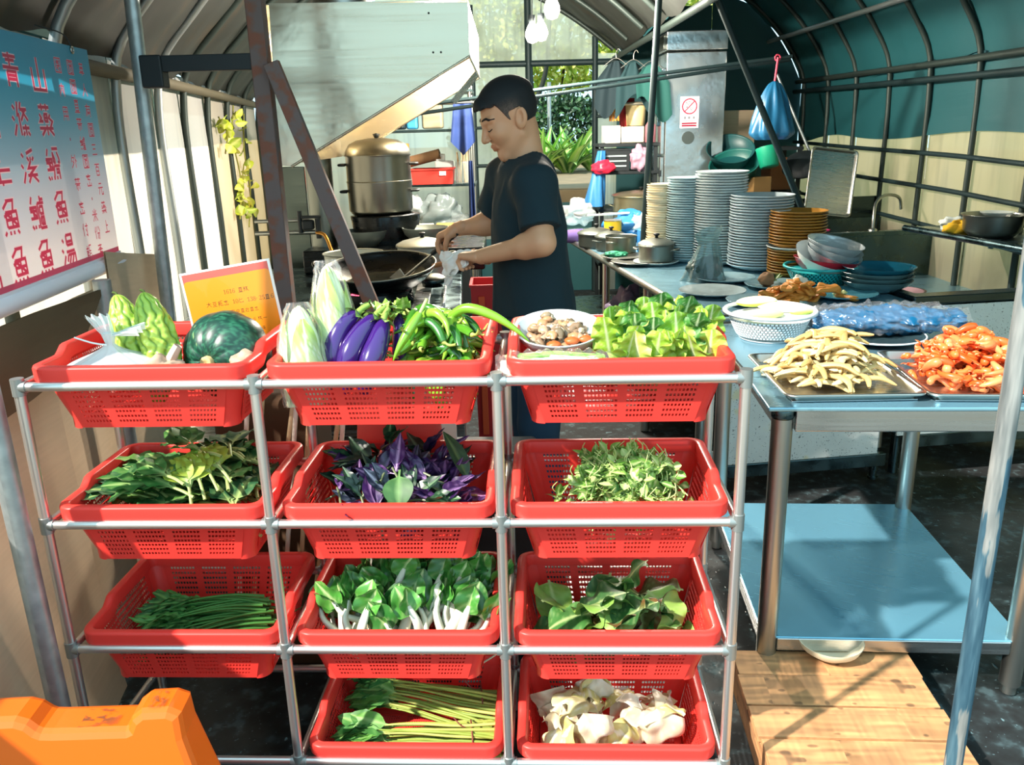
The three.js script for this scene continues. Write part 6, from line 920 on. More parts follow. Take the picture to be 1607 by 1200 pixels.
// ---------- in and around the sink
{
  const mid = (p) => p.toArray();
  const rt = thing('red_tray', 'pink-rimmed tray lying in the wash trough', 'tray', mid(CK(1.62, 0.57, 1.45)), CYAW); part('tray', lathe([[0.001, 0.004], [0.2, 0.004], [0.24, 0.03], [0.26, 0.034], [0.24, 0.036], [0.2, 0.008], [0.001, 0.008]], 40).scale(1.3, 1, 0.8), std('#b9929a', 0.25), rt);
  const pk = thing('pink_sponge', 'bright pink cloth in the small rear basin', 'cloth', mid(CK(1.5, 0.9, 2.2)), 0.2); part('cloth', blob(0.14, 1.5, 0.18, 0.7, 0.3, 3, 4, 26, 12), std('#d0286e', 0.8), pk);
  const bl = (name, label, a, b, R, H, m) => { const o = thing(name, label, 'bowl', mid(CK(a - 0.07, 0.997, b)), 0); part('body', lathe([[0.001, 0], [R * 0.7, 0], [R * 0.94, H * 0.3], [R * 0.98, H], [R * 1.06, H + 0.004], [R * 1.05, H], [R * 0.96, H - 0.004], [R * 0.9, H * 0.32], [R * 0.66, 0.008], [0.001, 0.006]], 40), m, o); return o; };
  const w = bl('mixing_bowl', 'steel mixing bowl on the side shelf beside a yellow sponge', 1.98, 0.85, 0.15, 0.115, MAT.pot); part('inner_dish', lathe([[0.001, 0.1], [0.05, 0.1], [0.085, 0.125], [0.08, 0.127], [0.001, 0.106]], 30).translate(0.03, 0, -0.02), MAT.plate, w);
  bl('deep_pot', 'tall dark steel pot at the end of the side shelf', 2.16, 0.62, 0.15, 0.2, MAT.potDark);
  const sp = thing('yellow_sponge', 'yellow cloth sponge on the side shelf beside the mixing bowl', 'sponge', mid(CK(1.84, 1.02, 1.02)), 0.4); part('cloth', blob(0.075, 1.25, 0.6, 0.8, 0.35, 3, 3, 26, 16), std('#d6a51c', 0.9, { bumpMap: T.coarse, bumpScale: 0.003 }), sp);
  const wr = thing('white_rag', 'pale rag crumpled behind the yellow sponge', 'cloth', mid(CK(1.93, 1.03, 1.18)), 0); part('cloth', blob(0.07, 1.2, 0.6, 0.9, 0.4, 3, 8, 22, 14), std('#c6cfca', 0.9), wr);
  const ear = thing('trough_overflow', 'round dark overflow cap inside the wash trough wall', 'cap', mid(CK(2.535, 0.75, 1.5)), CYAW - PI / 2); part('cap', lathe([[0.001, 0.03], [0.05, 0.025], [0.06, 0]], 24).rotateX(PI / 2), MAT.pot, ear);
  const ty = makeTray('sheet_tray', 'worn steel sheet tray leaning upright behind the plates', 0.36, 0.5, [2.3, 1.19, -6.42], 0, 0); ty.rotation.set(PI / 2 - 0.2, 0, 0); ty.rotation.z = -0.13; ty.rotation.order = 'ZYX';
  ty.position.set(2.44, 1.17, -6.45);
  const gb = thing('grey_tub', 'pale grey plastic tub upside down behind the brown plates', 'tub', mid(CK(1.05, 0.88, 2.05)), 0.2); part('tub', box(0.3, 0.14, 0.24, 0, 0.07, 0, 0.03), std('#8fa4ab', 0.45), gb); part('rim', box(0.33, 0.014, 0.27, 0, 0.012, 0, 0.006), std('#8fa4ab', 0.45), gb);
  const dk = thing('black_basin', 'black basin behind the brown plate stack', 'basin', mid(CK(1.03, 0.875, 1.6)), 0); part('basin', lathe([[0.001, 0], [0.12, 0], [0.17, 0.12], [0.18, 0.125], [0.165, 0.12], [0.115, 0.008], [0.001, 0.008]], 32), MAT.black, dk);
}
// ---------- the cook
{
  const o = thing('person', 'man in a dark T-shirt and jeans stirring the wok, looking down', 'person', [0.1, 0, -3.16]);
  const O = [0.1, 0, -3.16], yaw = 0.26, cy = Math.cos(yaw), sy = Math.sin(yaw);
  const F = [-cy, 0, sy], S = [sy, 0, cy];               // facing direction; S points to his left, towards the viewer
  const L = (p) => [p[0] - O[0], p[1], p[2] - O[2]];
  const mul = (a, k) => [a[0] * k, a[1] * k, a[2] * k], add = (...v) => v.reduce((a, b) => [a[0] + b[0], a[1] + b[1], a[2] + b[2]]), sub = (a, b) => [a[0] - b[0], a[1] - b[1], a[2] - b[2]], dot = (a, b) => a[0] * b[0] + a[1] * b[1] + a[2] * b[2];
  const norm = (a) => mul(a, 1 / Math.hypot(...a)), cross = (a, b) => [a[1] * b[2] - a[2] * b[1], a[2] * b[0] - a[0] * b[2], a[0] * b[1] - a[1] * b[0]];
  const sh1 = L([0.098, 1.415, -2.975]), el1 = L([0.116, 1.232, -2.885]), wr1 = L([-0.1, 1.17, -3.02]);
  const sh2 = L([0.0, 1.43, -3.33]), el2 = L([-0.062, 1.25, -3.4]), wr2 = L([-0.205, 1.228, -3.42]);
  const hc = L([0.012, 1.648, -3.16]), neckB = L([0.085, 1.44, -3.17]);
  // head frame: x to the face, y up, z to his left; head bowed
  const pit = 0.42, hx = add(mul(F, Math.cos(pit)), [0, -Math.sin(pit), 0]), hz = S, hy = norm(cross(hx, hz)), sc = 1.05;
  const toH = (p) => { const q = sub(p, hc); return [dot(q, hx) / sc, dot(q, hy) / sc, dot(q, hz) / sc]; };
  const fromH = (q) => add(hc, mul(hx, q[0] * sc), mul(hy, q[1] * sc), mul(hz, q[2] * sc));
  const nk = toH(neckB);
  const skull = (q) => smin(ell(q, [-0.014, 0.03, 0], [0.098, 0.09, 0.077]), ell(q, [0.03, -0.035, 0], [0.06, 0.083, 0.06]), 0.03);
  function head(q0) {
    const q = [q0[0], q0[1], Math.abs(q0[2])];
    let d = skull(q);
    d = smin(d, cap(q, [-0.005, -0.06, 0.052], [0.055, -0.108, 0.012], 0.018, 0.02), 0.03);
    d = smin(d, len(q[0] - 0.064, q[1] + 0.108, q[2] * 0.8) - 0.02, 0.02);
    d = smin(d, len(q[0] - 0.058, q[1] + 0.028, q[2] - 0.037) - 0.027, 0.025);
    d = smin(d, cap(q, [0.086, 0.02, 0.006], [0.07, 0.024, 0.048], 0.009, 0.007), 0.014);
    d = smax(d, -(len(q[0] - 0.104, (q[1] + 0.002) * 1.25, q[2] - 0.031) - 0.017), 0.012);
    d = smin(d, len(q[0] - 0.073, q[1] + 0.003, q[2] - 0.031) - 0.0145, 0.003);
    d = smin(d, cap(q, [0.086, 0.012, 0], [0.109, -0.033, 0], 0.0078, 0.0115), 0.01);
    d = smin(d, len(q[0] - 0.101, q[1] + 0.036, q[2] - 0.0115) - 0.0085, 0.006);
    d = smin(d, cap(q, [0.0925, -0.062, 0], [0.083, -0.066, 0.021], 0.0065, 0.003), 0.008);
    d = smin(d, cap(q, [0.0885, -0.075, 0], [0.081, -0.071, 0.02], 0.007, 0.003), 0.008);
    d = smax(d, -cap(q, [0.1, -0.0685, 0], [0.087, -0.069, 0.024], 0.0016, 0.0014), 0.003);
    let e = ell([q[0] + 0.02 + (q[1] + 0.01) * 0.25, q[1] + 0.012, q[2] - 0.078 - (q[0] + 0.01) * -0.35], [0, 0, 0], [0.021, 0.034, 0.011]);
    e = smax(e, -(ell([q[0] + 0.014 + (q[1] + 0.01) * 0.25, q[1] + 0.006, q[2] - 0.09], [0, 0, 0], [0.011, 0.021, 0.009])), 0.004);
    d = smin(d, e, 0.006);
    return d;
  }
  const neck = (p) => cap(p, fromH([-0.03, -0.055, 0]), neckB, 0.058, 0.066);
  const hG = nets((p) => Math.min(smin(head(toH(p)) * sc, neck(p), 0.02), smin(neck(p), cap(p, add(neckB, mul(S, -0.1), [0, -0.05, 0]), add(neckB, mul(S, 0.1), [0, -0.05, 0]), 0.055, 0.055), 0.04)), [hc[0] - 0.15, 1.36, hc[2] - 0.17], [hc[0] + 0.21, 1.8, hc[2] + 0.17], 0.0036);
  // arms
  const armG = [[sh1, el1, wr1], [sh2, el2, wr2]].map(([a, b, c]) => { const all = [a, b, c], lo = [0, 1, 2].map((i) => Math.min(...all.map((p) => p[i])) - 0.08), hi = [0, 1, 2].map((i) => Math.max(...all.map((p) => p[i])) + 0.08); const bul = add(b, mul(sub(c, b), 0.25)); return nets((p) => smin(smin(cap(p, a, b, 0.056, 0.043), cap(p, b, c, 0.042, 0.0285), 0.025), cap(p, b, bul, 0.04, 0.046), 0.02), lo, hi, 0.0065); });
  // hands: palm and five chains of joints
  function hand(wr, f, u, g, fingers, thumb) {   // f forward along the hand, u back of the hand, g towards the thumb side
    const P = (a, b, c) => add(wr, mul(f, a), mul(u, b), mul(g, c));
    const ch = fingers.map((pts) => pts.map((p) => P(...p))), th = thumb.map((p) => P(...p));
    const all = [...ch.flat(), ...th, wr], lo = [0, 1, 2].map((i) => Math.min(...all.map((p) => p[i])) - 0.035), hi = [0, 1, 2].map((i) => Math.max(...all.map((p) => p[i])) + 0.035);
    const r = [[0.0098, 0.0092, 0.0084, 0.007], [0.01, 0.0095, 0.0086, 0.0072], [0.0096, 0.009, 0.0082, 0.007], [0.0085, 0.0078, 0.0072, 0.0062]];
    return nets((p) => {
      let d = cap(p, P(-0.03, 0, 0), P(0.02, 0, 0.003), 0.027, 0.024);
      for (let i = 0; i < 4; i++) d = smin(d, cap(p, P(0.012, 0, 0.017 - 0.011 * i), ch[i][0], 0.017, 0.0125), 0.012);
      d = smin(d, cap(p, P(0.01, -0.006, 0.014), th[0], 0.017, 0.014), 0.012);
      let e = 9; for (let i = 0; i < 4; i++) { let q = 9; for (let j = 0; j < 3; j++) q = smin(q, cap(p, ch[i][j], ch[i][j + 1], r[i][j], r[i][j + 1]), 0.003); e = Math.min(e, q); }
      d = smin(d, e, 0.004);
      let t = smin(cap(p, th[0], th[1], 0.0125, 0.011), cap(p, th[1], th[2], 0.011, 0.009), 0.004);
      return smin(d, t, 0.005);
    }, lo, hi, 0.003);
  }
  const f1 = norm(sub(L([-0.184, 1.168, -3.085]), wr1)), g1 = norm(sub([0.25, 0.05, -0.95], mul(f1, dot([0.25, 0.05, -0.95], f1)))), u1 = norm(cross(g1, f1).map((x) => x)), U1 = u1[1] > 0 ? u1 : mul(u1, -1);
  const curl = (i, k) => { const c = 0.03 - 0.0195 * i; return [[0.078 - 0.004 * Math.abs(i - 1), 0.004, c], [0.1 - 0.004 * i, -0.018 - k, c], [0.088 - 0.004 * i, -0.042 - k, c - 0.001], [0.066, -0.046 - k, c - 0.002]]; };
  const h1 = hand(wr1, f1, U1, g1, [0, 1, 2, 3].map((i) => curl(i, 0)), [[0.035, -0.008, 0.042], [0.065, -0.022, 0.052], [0.09, -0.034, 0.045]]);
  const f2 = norm(sub(L([-0.272, 1.2, -3.45]), wr2)), g2 = norm(sub([-0.1, 0.0, 1], mul(f2, dot([-0.1, 0.0, 1], f2)))), u2 = cross(g2, f2), U2 = u2[1] > 0 ? u2 : mul(u2, -1);
  const h2 = hand(wr2, f2, U2, g2, [[[0.075, 0.002, 0.028], [0.098, -0.024, 0.03], [0.103, -0.05, 0.031], [0.1, -0.07, 0.03]], [[0.078, 0.004, 0.009], [0.1, -0.02, 0.01], [0.095, -0.045, 0.01], [0.076, -0.056, 0.01]], [[0.074, 0.002, -0.01], [0.094, -0.02, -0.01], [0.088, -0.043, -0.01], [0.068, -0.052, -0.01]], [[0.066, 0, -0.028], [0.083, -0.018, -0.029], [0.077, -0.038, -0.029], [0.06, -0.045, -0.028]]], [[0.032, -0.012, 0.04], [0.052, -0.036, 0.045], [0.068, -0.058, 0.038]]);
  const skin = std('#c08a66', 0.5, { sheen: 0.15, bumpMap: T.grain, bumpScale: 0.0004 });
  const lip = (g) => paint(g, (x, y, z) => { const q = toH([x, y, z]); const a = Math.abs(q[2]) < 0.024 && Math.abs(q[1] + 0.068) < 0.011 && q[0] > 0.08; return a ? [0.86, 0.68, 0.64] : [1, 1, 1]; });
  part('body', [lip(hG), ...armG, h1, h2], M({ color: '#d09a74', roughness: 0.5, vertexColors: true }), o);
  // hair: short on top, cropped to a fade at the sides
  const hairLine = (q) => { const z = Math.abs(q[2]); if (q[0] > 0.045) return 0.068 - 0.006 * sstep(0.03, 0.06, z) + 0.004 * Math.sin(q[2] * 300); if (q[0] > 0.012) return mix(-0.004, 0.066, sstep(0.012, 0.047, q[0])); if (q[0] > -0.034) return 0.024; return -0.062 - 0.2 * Math.max(0, -q[0] - 0.08); };
  const hairG = nets((p) => { const q = toH(p), top = sstep(0.03, 0.08, q[1]) * 0.009 + 0.0035 + sstep(0.06, 0.09, q[0]) * sstep(0.03, 0.06, q[1]) * 0.008; const line = hairLine(q); return Math.max(skull([q[0], q[1], Math.abs(q[2])]) - top, (line - q[1]) * 0.6, -(skull([q[0], q[1], Math.abs(q[2])]) + 0.006)) * sc; }, [hc[0] - 0.14, hc[1] - 0.13, hc[2] - 0.11], [hc[0] + 0.16, hc[1] + 0.16, hc[2] + 0.11], 0.0034);
  paint(hairG, (x, y, z) => { const q = toH([x, y, z]); const side = sstep(0.075, 0.02, q[1]) * sstep(0.045, 0.06, Math.abs(q[2])) * sstep(-0.05, 0.0, q[0]), n = hash(Math.round(x * 700), Math.round(y * 400), Math.round(z * 700)), k = side * (0.25 + 0.6 * n); return [mix(0.006, 0.16, k), mix(0.009, 0.11, k), mix(0.011, 0.085, k)]; });
  part('hair', hairG, M({ vertexColors: true, roughness: 0.75 }), o);
  // brows and lashes
  const bm = std('#1d1714', 0.8);
  const surf = (y, z) => { let a = 0.02, b = 0.14; for (let i = 0; i < 30; i++) { const m = (a + b) / 2; head([m, y, z]) < 0 ? (a = m) : (b = m); } return a; };
  for (const s of [1, -1]) {
    part('eyebrow', taper([[0.029, 0.013], [0.032, 0.025], [0.032, 0.037], [0.027, 0.049], [0.022, 0.057]].map(([y, z]) => fromH([surf(y, z) + 0.0008, y, s * z])), (t) => 0.0044 * Math.pow(Math.sin(PI * clamp(0.1 + t * 0.86)), 0.5), 14, 6), bm, o);
    part('eyelash', taper([[-0.0075, 0.018], [-0.0098, 0.025], [-0.0102, 0.032], [-0.0088, 0.039], [-0.006, 0.046], [-0.005, 0.05]].map(([y, z]) => fromH([surf(y, z) + 0.0005, y, s * z])), (t) => 0.0021 * Math.pow(Math.sin(PI * clamp(0.08 + t * 0.86)), 0.5), 16, 6), bm, o);
  }
  // T-shirt
  const torso = (p) => {
    const q = [dot(p, F), p[1], dot(p, S)]; const c = dot(L([0.075, 0, -3.16]), F);
    let d = ell(q, [c + 0.005, 1.27, 0.0], [0.125, 0.22, 0.172]);
    d = smin(d, ell(q, [c - 0.01, 1.05, 0], [0.125, 0.22, 0.165]), 0.08);
    d = smin(d, ell(q, [c - 0.02, 0.9, 0], [0.128, 0.16, 0.168]), 0.06);
    d = smin(d, cap(p, add(sh1, mul(S, -0.02)), neckB, 0.068, 0.075), 0.05); d = smin(d, cap(p, add(sh2, mul(S, 0.02)), neckB, 0.068, 0.075), 0.05);
    return d;
  };
  const sleeve = (p, a, b, k) => { const e = add(a, mul(sub(b, a), k)), n = norm(sub(b, a)); return Math.max(cap(p, a, add(e, mul(n, 0.05)), 0.068, 0.07), dot(sub(p, e), n)); };
  const shirtG = nets((p) => {
    let d = smin(smin(torso(p), sleeve(p, sh1, el1, 0.74), 0.04), sleeve(p, sh2, el2, 0.72), 0.04);
    const fo = n3(p[0] * 9 + 4, p[1] * 4, p[2] * 9 + 4, 3) - 0.5, fo2 = Math.abs(n3(p[0] * 16 + p[1] * 7 + 9, p[1] * 5 + 9, p[2] * 16 + 9, 5) - 0.5);
    d -= 0.01 + 0.016 * fo - 0.016 * fo2 + 0.012 * sstep(1.15, 0.95, p[1]);
    d = Math.max(d, 0.925 + 0.012 * Math.sin(p[2] * 17 + p[0] * 9) - p[1]);
    const nn = toH(p); d = smax(d, -(cap(p, add(neckB, [0, -0.02, 0], mul(F, 0.022)), fromH([-0.02, -0.08, 0]), 0.071, 0.064)), 0.006);
    return d;
  }, [-0.26, 0.9, -0.34], [0.22, 1.56, 0.34], 0.0085);
  part('t_shirt', shirtG, MAT.tshirt, o);
  part('collar', new THREE.TorusGeometry(0.069, 0.0055, 8, 40).rotateX(PI / 2).rotateZ(-0.42).translate(...add(neckB, [0, 0.012, 0], mul(F, 0.02))), MAT.tshirt, o);
  // jeans and shoes
  const hip = (s) => add(L([0.09, 0.9, -3.16]), mul(S, s * 0.085)), kn = (s) => add(L([0.085 - 0.01 * s, 0.5, -3.17]), mul(S, s * 0.1)), an = (s) => add(L([0.11, 0.1, -3.18]), mul(S, s * 0.11));
  part('jeans', nets((p) => { let d = 9; for (const s of [1, -1]) d = smin(d, smin(cap(p, hip(s), kn(s), 0.098, 0.074), cap(p, kn(s), an(s), 0.074, 0.066), 0.03), 0.03); d = smin(d, ell(p, L([0.095, 0.92, -3.16]), [0.13, 0.13, 0.17]), 0.05); d -= 0.008 * (n3(p[0] * 10, p[1] * 9, p[2] * 10, 3) - 0.5) * 2; return Math.max(d, 0.07 - p[1], p[1] - 0.99); }, [-0.22, 0.05, -0.3], [0.2, 1.02, 0.3], 0.011), MAT.jeans, o);
  for (const s of [1, -1]) { const a = an(s), toe = add(a, mul(F, 0.17), [0, -0.06, 0]); part('shoe', nets((p) => Math.max(smin(cap(p, add(a, [0, -0.02, 0], mul(F, -0.03)), add(a, mul(F, 0.02), [0, -0.045, 0]), 0.052, 0.05), cap(p, add(a, [0, -0.055, 0]), toe, 0.05, 0.036), 0.04), 0.002 - p[1]), [Math.min(a[0], toe[0]) - 0.08, -0.004, a[2] - 0.13], [Math.max(a[0], toe[0]) + 0.1, 0.18, a[2] + 0.13], 0.008), MAT.black, o); }
  // spatula in his right hand, cloth round the wok handle in his left
  const W = (p) => add(p, O), gp = W(add(wr2, mul(f2, 0.08), mul(U2, -0.034)));
  const sp = thing('wok_spatula', 'long steel wok spatula with a black grip in his far hand', 'spatula');
  const end = [-0.46, 1.0, -3.62], dir = norm(sub(end, gp)), back = sub(gp, mul(dir, 0.09));
  part('grip', rod(back, add(gp, mul(dir, 0.09)), 0.0105, 12), MAT.black, sp); part('shaft', rod(add(gp, mul(dir, 0.09)), end, 0.006, 10, 0.008), MAT.pot, sp);
  { const g = box(0.11, 0.004, 0.085, 0.04, 0, 0, 0.002); g.applyQuaternion(new THREE.Quaternion().setFromUnitVectors(V(1, 0, 0), V(...dir))); part('blade', g.translate(...end), MAT.pot, sp); }
  const hp = W(add(wr1, mul(f1, 0.075), mul(U1, -0.026)));
  const cl = thing('white_cloth', 'folded white cloth wrapped round the wok handle in his near hand', 'cloth');
  const A = add(hp, [-0.055, 0.01, -0.09]);
  { const q = [[-0.25, 1.172, -3.13], [-0.135, 1.188, -3.06], [-0.165, 1.13, -3.035], [-0.238, 1.088, -3.1]], fold = (du, k) => sheet((u, v) => { const p = [0, 1, 2].map((i) => mix(mix(q[0][i], q[1][i], u), mix(q[3][i], q[2][i], u), v)); return [p[0] + du + 0.006 * Math.sin(v * 9 + k), p[1] + 0.007 * Math.sin(u * 9 + k), p[2] + 0.016 * Math.sin(PI * u) + 0.006 * Math.sin(u * 14 + v * 8 + k) - k * 0.006]; }, 22, 18); part('cloth', [fold(0, 0), fold(0.005, 1), fold(-0.008, 2), sheet((u, v) => [-0.238 + 0.03 * u - 0.008 * v, 1.09 - 0.035 * v, -3.1 + 0.02 * u + 0.01 * Math.sin(u * 8 + v * 4)], 10, 8)], std('#f0ece4', 0.85), cl); }
}
const bx = (name, label, cat, pos, size, m, turn = 0, r = 0.006, group) => { const o = thing(name, label, cat, pos, turn, group); part('body', uvBox(box(size[0], size[1], size[2], 0, size[1] / 2, 0, r)), m, o); return o; };
const openBox = (o, w, h, d, m, t = 0.004, flare = 0) => { const P = (W, D, y) => [[-W / 2, y, D / 2], [W / 2, y, D / 2], [W / 2, y, -D / 2], [-W / 2, y, -D / 2]]; const lo = P(w - flare, d - flare, 0), hi = P(w, d, h); for (let i = 0; i < 4; i++) { const j = (i + 1) % 4; part('side', [0, 1].map((k) => sheet((u, v) => { const s = 1 - k * t * 2 / Math.min(w, d); return [0, 1, 2].map((q) => mix(mix(lo[i][q], lo[j][q], u), mix(hi[i][q], hi[j][q], u), v) * (q === 1 ? 1 : s)); }, 1, 1)), m, o); } part('floor_panel', box(w - flare, t, d - flare, 0, t / 2, 0), m, o); part('lip', [box(w + 0.014, 0.01, 0.014, 0, h, d / 2), box(w + 0.014, 0.01, 0.014, 0, h, -d / 2), box(0.014, 0.01, d, w / 2, h, 0), box(0.014, 0.01, d, -w / 2, h, 0)], m, o); return o; };
const crumple = (r, sx, sy, sz, k, amp = 0.4) => blob(r, sx, sy, sz, amp, 3.2, k, 34, 24);
// ---------- menu board
{
  const W = 1.05, H = 0.655, o = thing('menu_board', 'hanging blue-to-white menu banner with painted-in backlight and crimson brush characters', 'sign', [-1.343, 1.232, -2.9], 1.654);
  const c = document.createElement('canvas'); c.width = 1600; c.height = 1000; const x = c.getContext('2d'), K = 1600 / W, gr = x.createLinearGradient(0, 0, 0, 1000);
  [['#0f93b8', 0], ['#2fa0c2', 0.18], ['#8fb9d2', 0.42], ['#c6c9dc', 0.62], ['#e9dfe9', 0.85], ['#efe6ec', 1]].forEach(([k, t]) => gr.addColorStop(t, k)); x.fillStyle = gr; x.fillRect(0, 0, 1600, 1000);  // blue print; the fade to white also paints in backlight from the wall
  const big = [[0.395, ['山', '藥', '鱺', '魚', '湯']], [0.547, ['青', '滌', '溪', '鱸', '魚']], [0.7, ['大', '百', '岠', '魚', '魚']], [0.855, ['三', '上', '龍', '中', '湯']]], small = [[0.247, ['團', '內', '用', '', '外', '帶', '密', '付', '囍'], 0.069], [0.157, ['案', '圖', '店', '帶', '燒', '燈', '鷄', '', '米', '份', '素'], 0.0558], [0.073, ['草', '人', '有', '圖', '三', '百', '元', '鍋', '上'], 0.0612]];
  const put = (ch, u, h, s, w) => { const X = (W - u - s / 2) * K, Y = (1.887 - h - s / 2) * (1000 / H); for (const [st, ww] of [['#f0c9d4', w * 1.75], ['#c21f4a', w]]) { x.strokeStyle = st; glyph(x, ch, X, Y, s * K, ww); } };
  big.forEach(([u, cs]) => cs.forEach((ch, i) => put(ch, u, 1.79 - 0.1235 * i, 0.096, 12.5)));
  small.forEach(([u, cs, dy]) => cs.forEach((ch, i) => { if (ch) put(ch, u, 1.823 - dy * i, 0.043, 5.2); else { x.fillStyle = '#b3254c'; x.fillRect((W - u) * K - 4, (1.887 - 1.823 + dy * i) * 1000 / H, 9, 13); } }));
  x.fillStyle = '#a53355'; x.beginPath(); x.moveTo(0, 962); x.lineTo(1600, 962); x.lineTo(1600, 1000); x.lineTo(0, 1000); x.fill();
  const t = new THREE.CanvasTexture(c); t.colorSpace = THREE.SRGBColorSpace;
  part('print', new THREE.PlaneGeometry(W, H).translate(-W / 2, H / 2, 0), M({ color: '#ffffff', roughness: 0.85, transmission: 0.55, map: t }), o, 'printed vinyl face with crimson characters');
  part('bottom_roll', [rod([-W, -0.022, 0], [0.02, -0.022, 0], 0.024, 16), box(W, 0.02, 0.004, -W / 2, 0.0, 0.004)], std('#eceaf0', 0.5), o, 'rolled white lower edge');
  part('eyelet', new THREE.TorusGeometry(0.009, 0.003, 8, 18).translate(-0.13, H - 0.012, 0.004), MAT.pot, o); part('cord', tube([[-0.13, H - 0.006, 0.004], [-0.135, H + 0.03, -0.01], [-0.14, H + 0.06, -0.09]], 0.002, 8, 5), MAT.black, o);
}
// ---------- cardboard sheets, poles, orange barrier
{
  const cb = (label, pts, th = 0.006) => { const o = thing('cardboard_sheet', label, 'cardboard'); const [a, b, c, d] = pts; part('sheet', [0, th].map((k) => scaleUV(sheet((u, v) => { const p = [0, 1, 2].map((i) => mix(mix(a[i], b[i], u), mix(d[i], c[i], u), v)); return [p[0] - k + 0.012 * Math.sin(u * 4 + v * 3) + 0.006 * (n3(u * 6, v * 6, 3, 2) - 0.5), p[1], p[2]]; }, 14, 14), 1.5, 1.5)), MAT.cardboard, o); return o; };
  cb('tall tan cardboard flap behind the dark post and melons', [[-1.3, 0, -2.62], [-1.31, 0, -3.04], [-1.31, 1.2, -3.1], [-1.3, 1.265, -2.7]]);
  cb('tan cardboard side standing behind the rack corner', [[-1.27, 0, -2.15], [-1.29, 0, -2.66], [-1.29, 1.17, -2.72], [-1.27, 1.15, -2.2]]);
  cb('dark-stained cardboard lid under the menu board', [[-1.19, 0.98, -1.8], [-1.2, 1.03, -2.3], [-1.225, 1.18, -2.5], [-1.22, 1.18, -1.8]]).children[0].material = std('#77705f', 0.9, { map: T.card });
  cb('big creased cardboard sheet beside the thick galvanised pole', [[-1.14, 0, -1.45], [-1.2, 0, -2.2], [-1.26, 1.02, -2.2], [-1.26, 1.02, -1.5]]);
  cb('low cardboard sheet nearest the orange barrier', [[-1.16, 0, -0.8], [-1.13, 0, -1.55], [-1.24, 0.98, -1.6], [-1.26, 0.98, -0.85]]);
  const p = thing('galvanised_pole', 'thick galvanised pole at the rack corner before the cardboard', 'pole'); part('pipe', rod([-1.035, 0, -1.6], [-1.1, 2.5, -1.66], 0.023, 20), MAT.galv, p);
  const q = thing('painted_pole', 'pole with peeling paint, pale above and dark blue-green below', 'pole'); part('pipe', rod([0.94, 0, -1.5], [0.95, 2.7, -1.5], 0.0185, 20), MAT.peel, q);
  const dirt = M({ color: '#6b3f1c', roughness: 0.8, transparent: true, alphaMap: tex(256, 256, (u, v) => 0.75 * sstep(0.48, 0.66, fbm(u, v, 8, 5, 141)) * Math.pow(Math.sin(PI * u) * Math.sin(PI * v), 0.3), false) }), og = std('#e46004', 0.42);
  const o = thing('orange_barrier', 'bright orange moulded plastic barrier with scuffed raised lugs', 'barrier', [0, 0, -1.3], 0.05);
  const pr = [[-1.5, 0.0], [-0.5, 0.0], [-0.53, 0.25], [-0.615, 0.58], [-0.618, 0.618], [-0.63, 0.624], [-0.668, 0.624], [-0.68, 0.615], [-0.688, 0.597], [-0.7, 0.592], [-0.83, 0.596], [-0.85, 0.598], [-0.862, 0.604], [-0.876, 0.617], [-0.892, 0.623], [-0.96, 0.624], [-0.99, 0.6], [-1.5, 0.6]];
  const g = extrude(pr, 0.05, 0.014), P = g.attributes.position; for (let i = 0; i < P.count; i++) P.setZ(i, P.getZ(i) - 0.04 + (P.getZ(i) > 0.02 ? 0.16 * (0.62 - P.getY(i)) : 0)); g.computeVertexNormals(); part('body', g, og, o);
  part('scuff', [[-0.77, 0.6075, 0.1, 0.03], [-0.648, 0.6393, 0.03, 0.03]].map(([a, y, w, d]) => new THREE.PlaneGeometry(w, d + 0.02).rotateX(-PI / 2).translate(a, y + 0.0012, -0.012)), dirt, o, 'brown scuffed top');
}
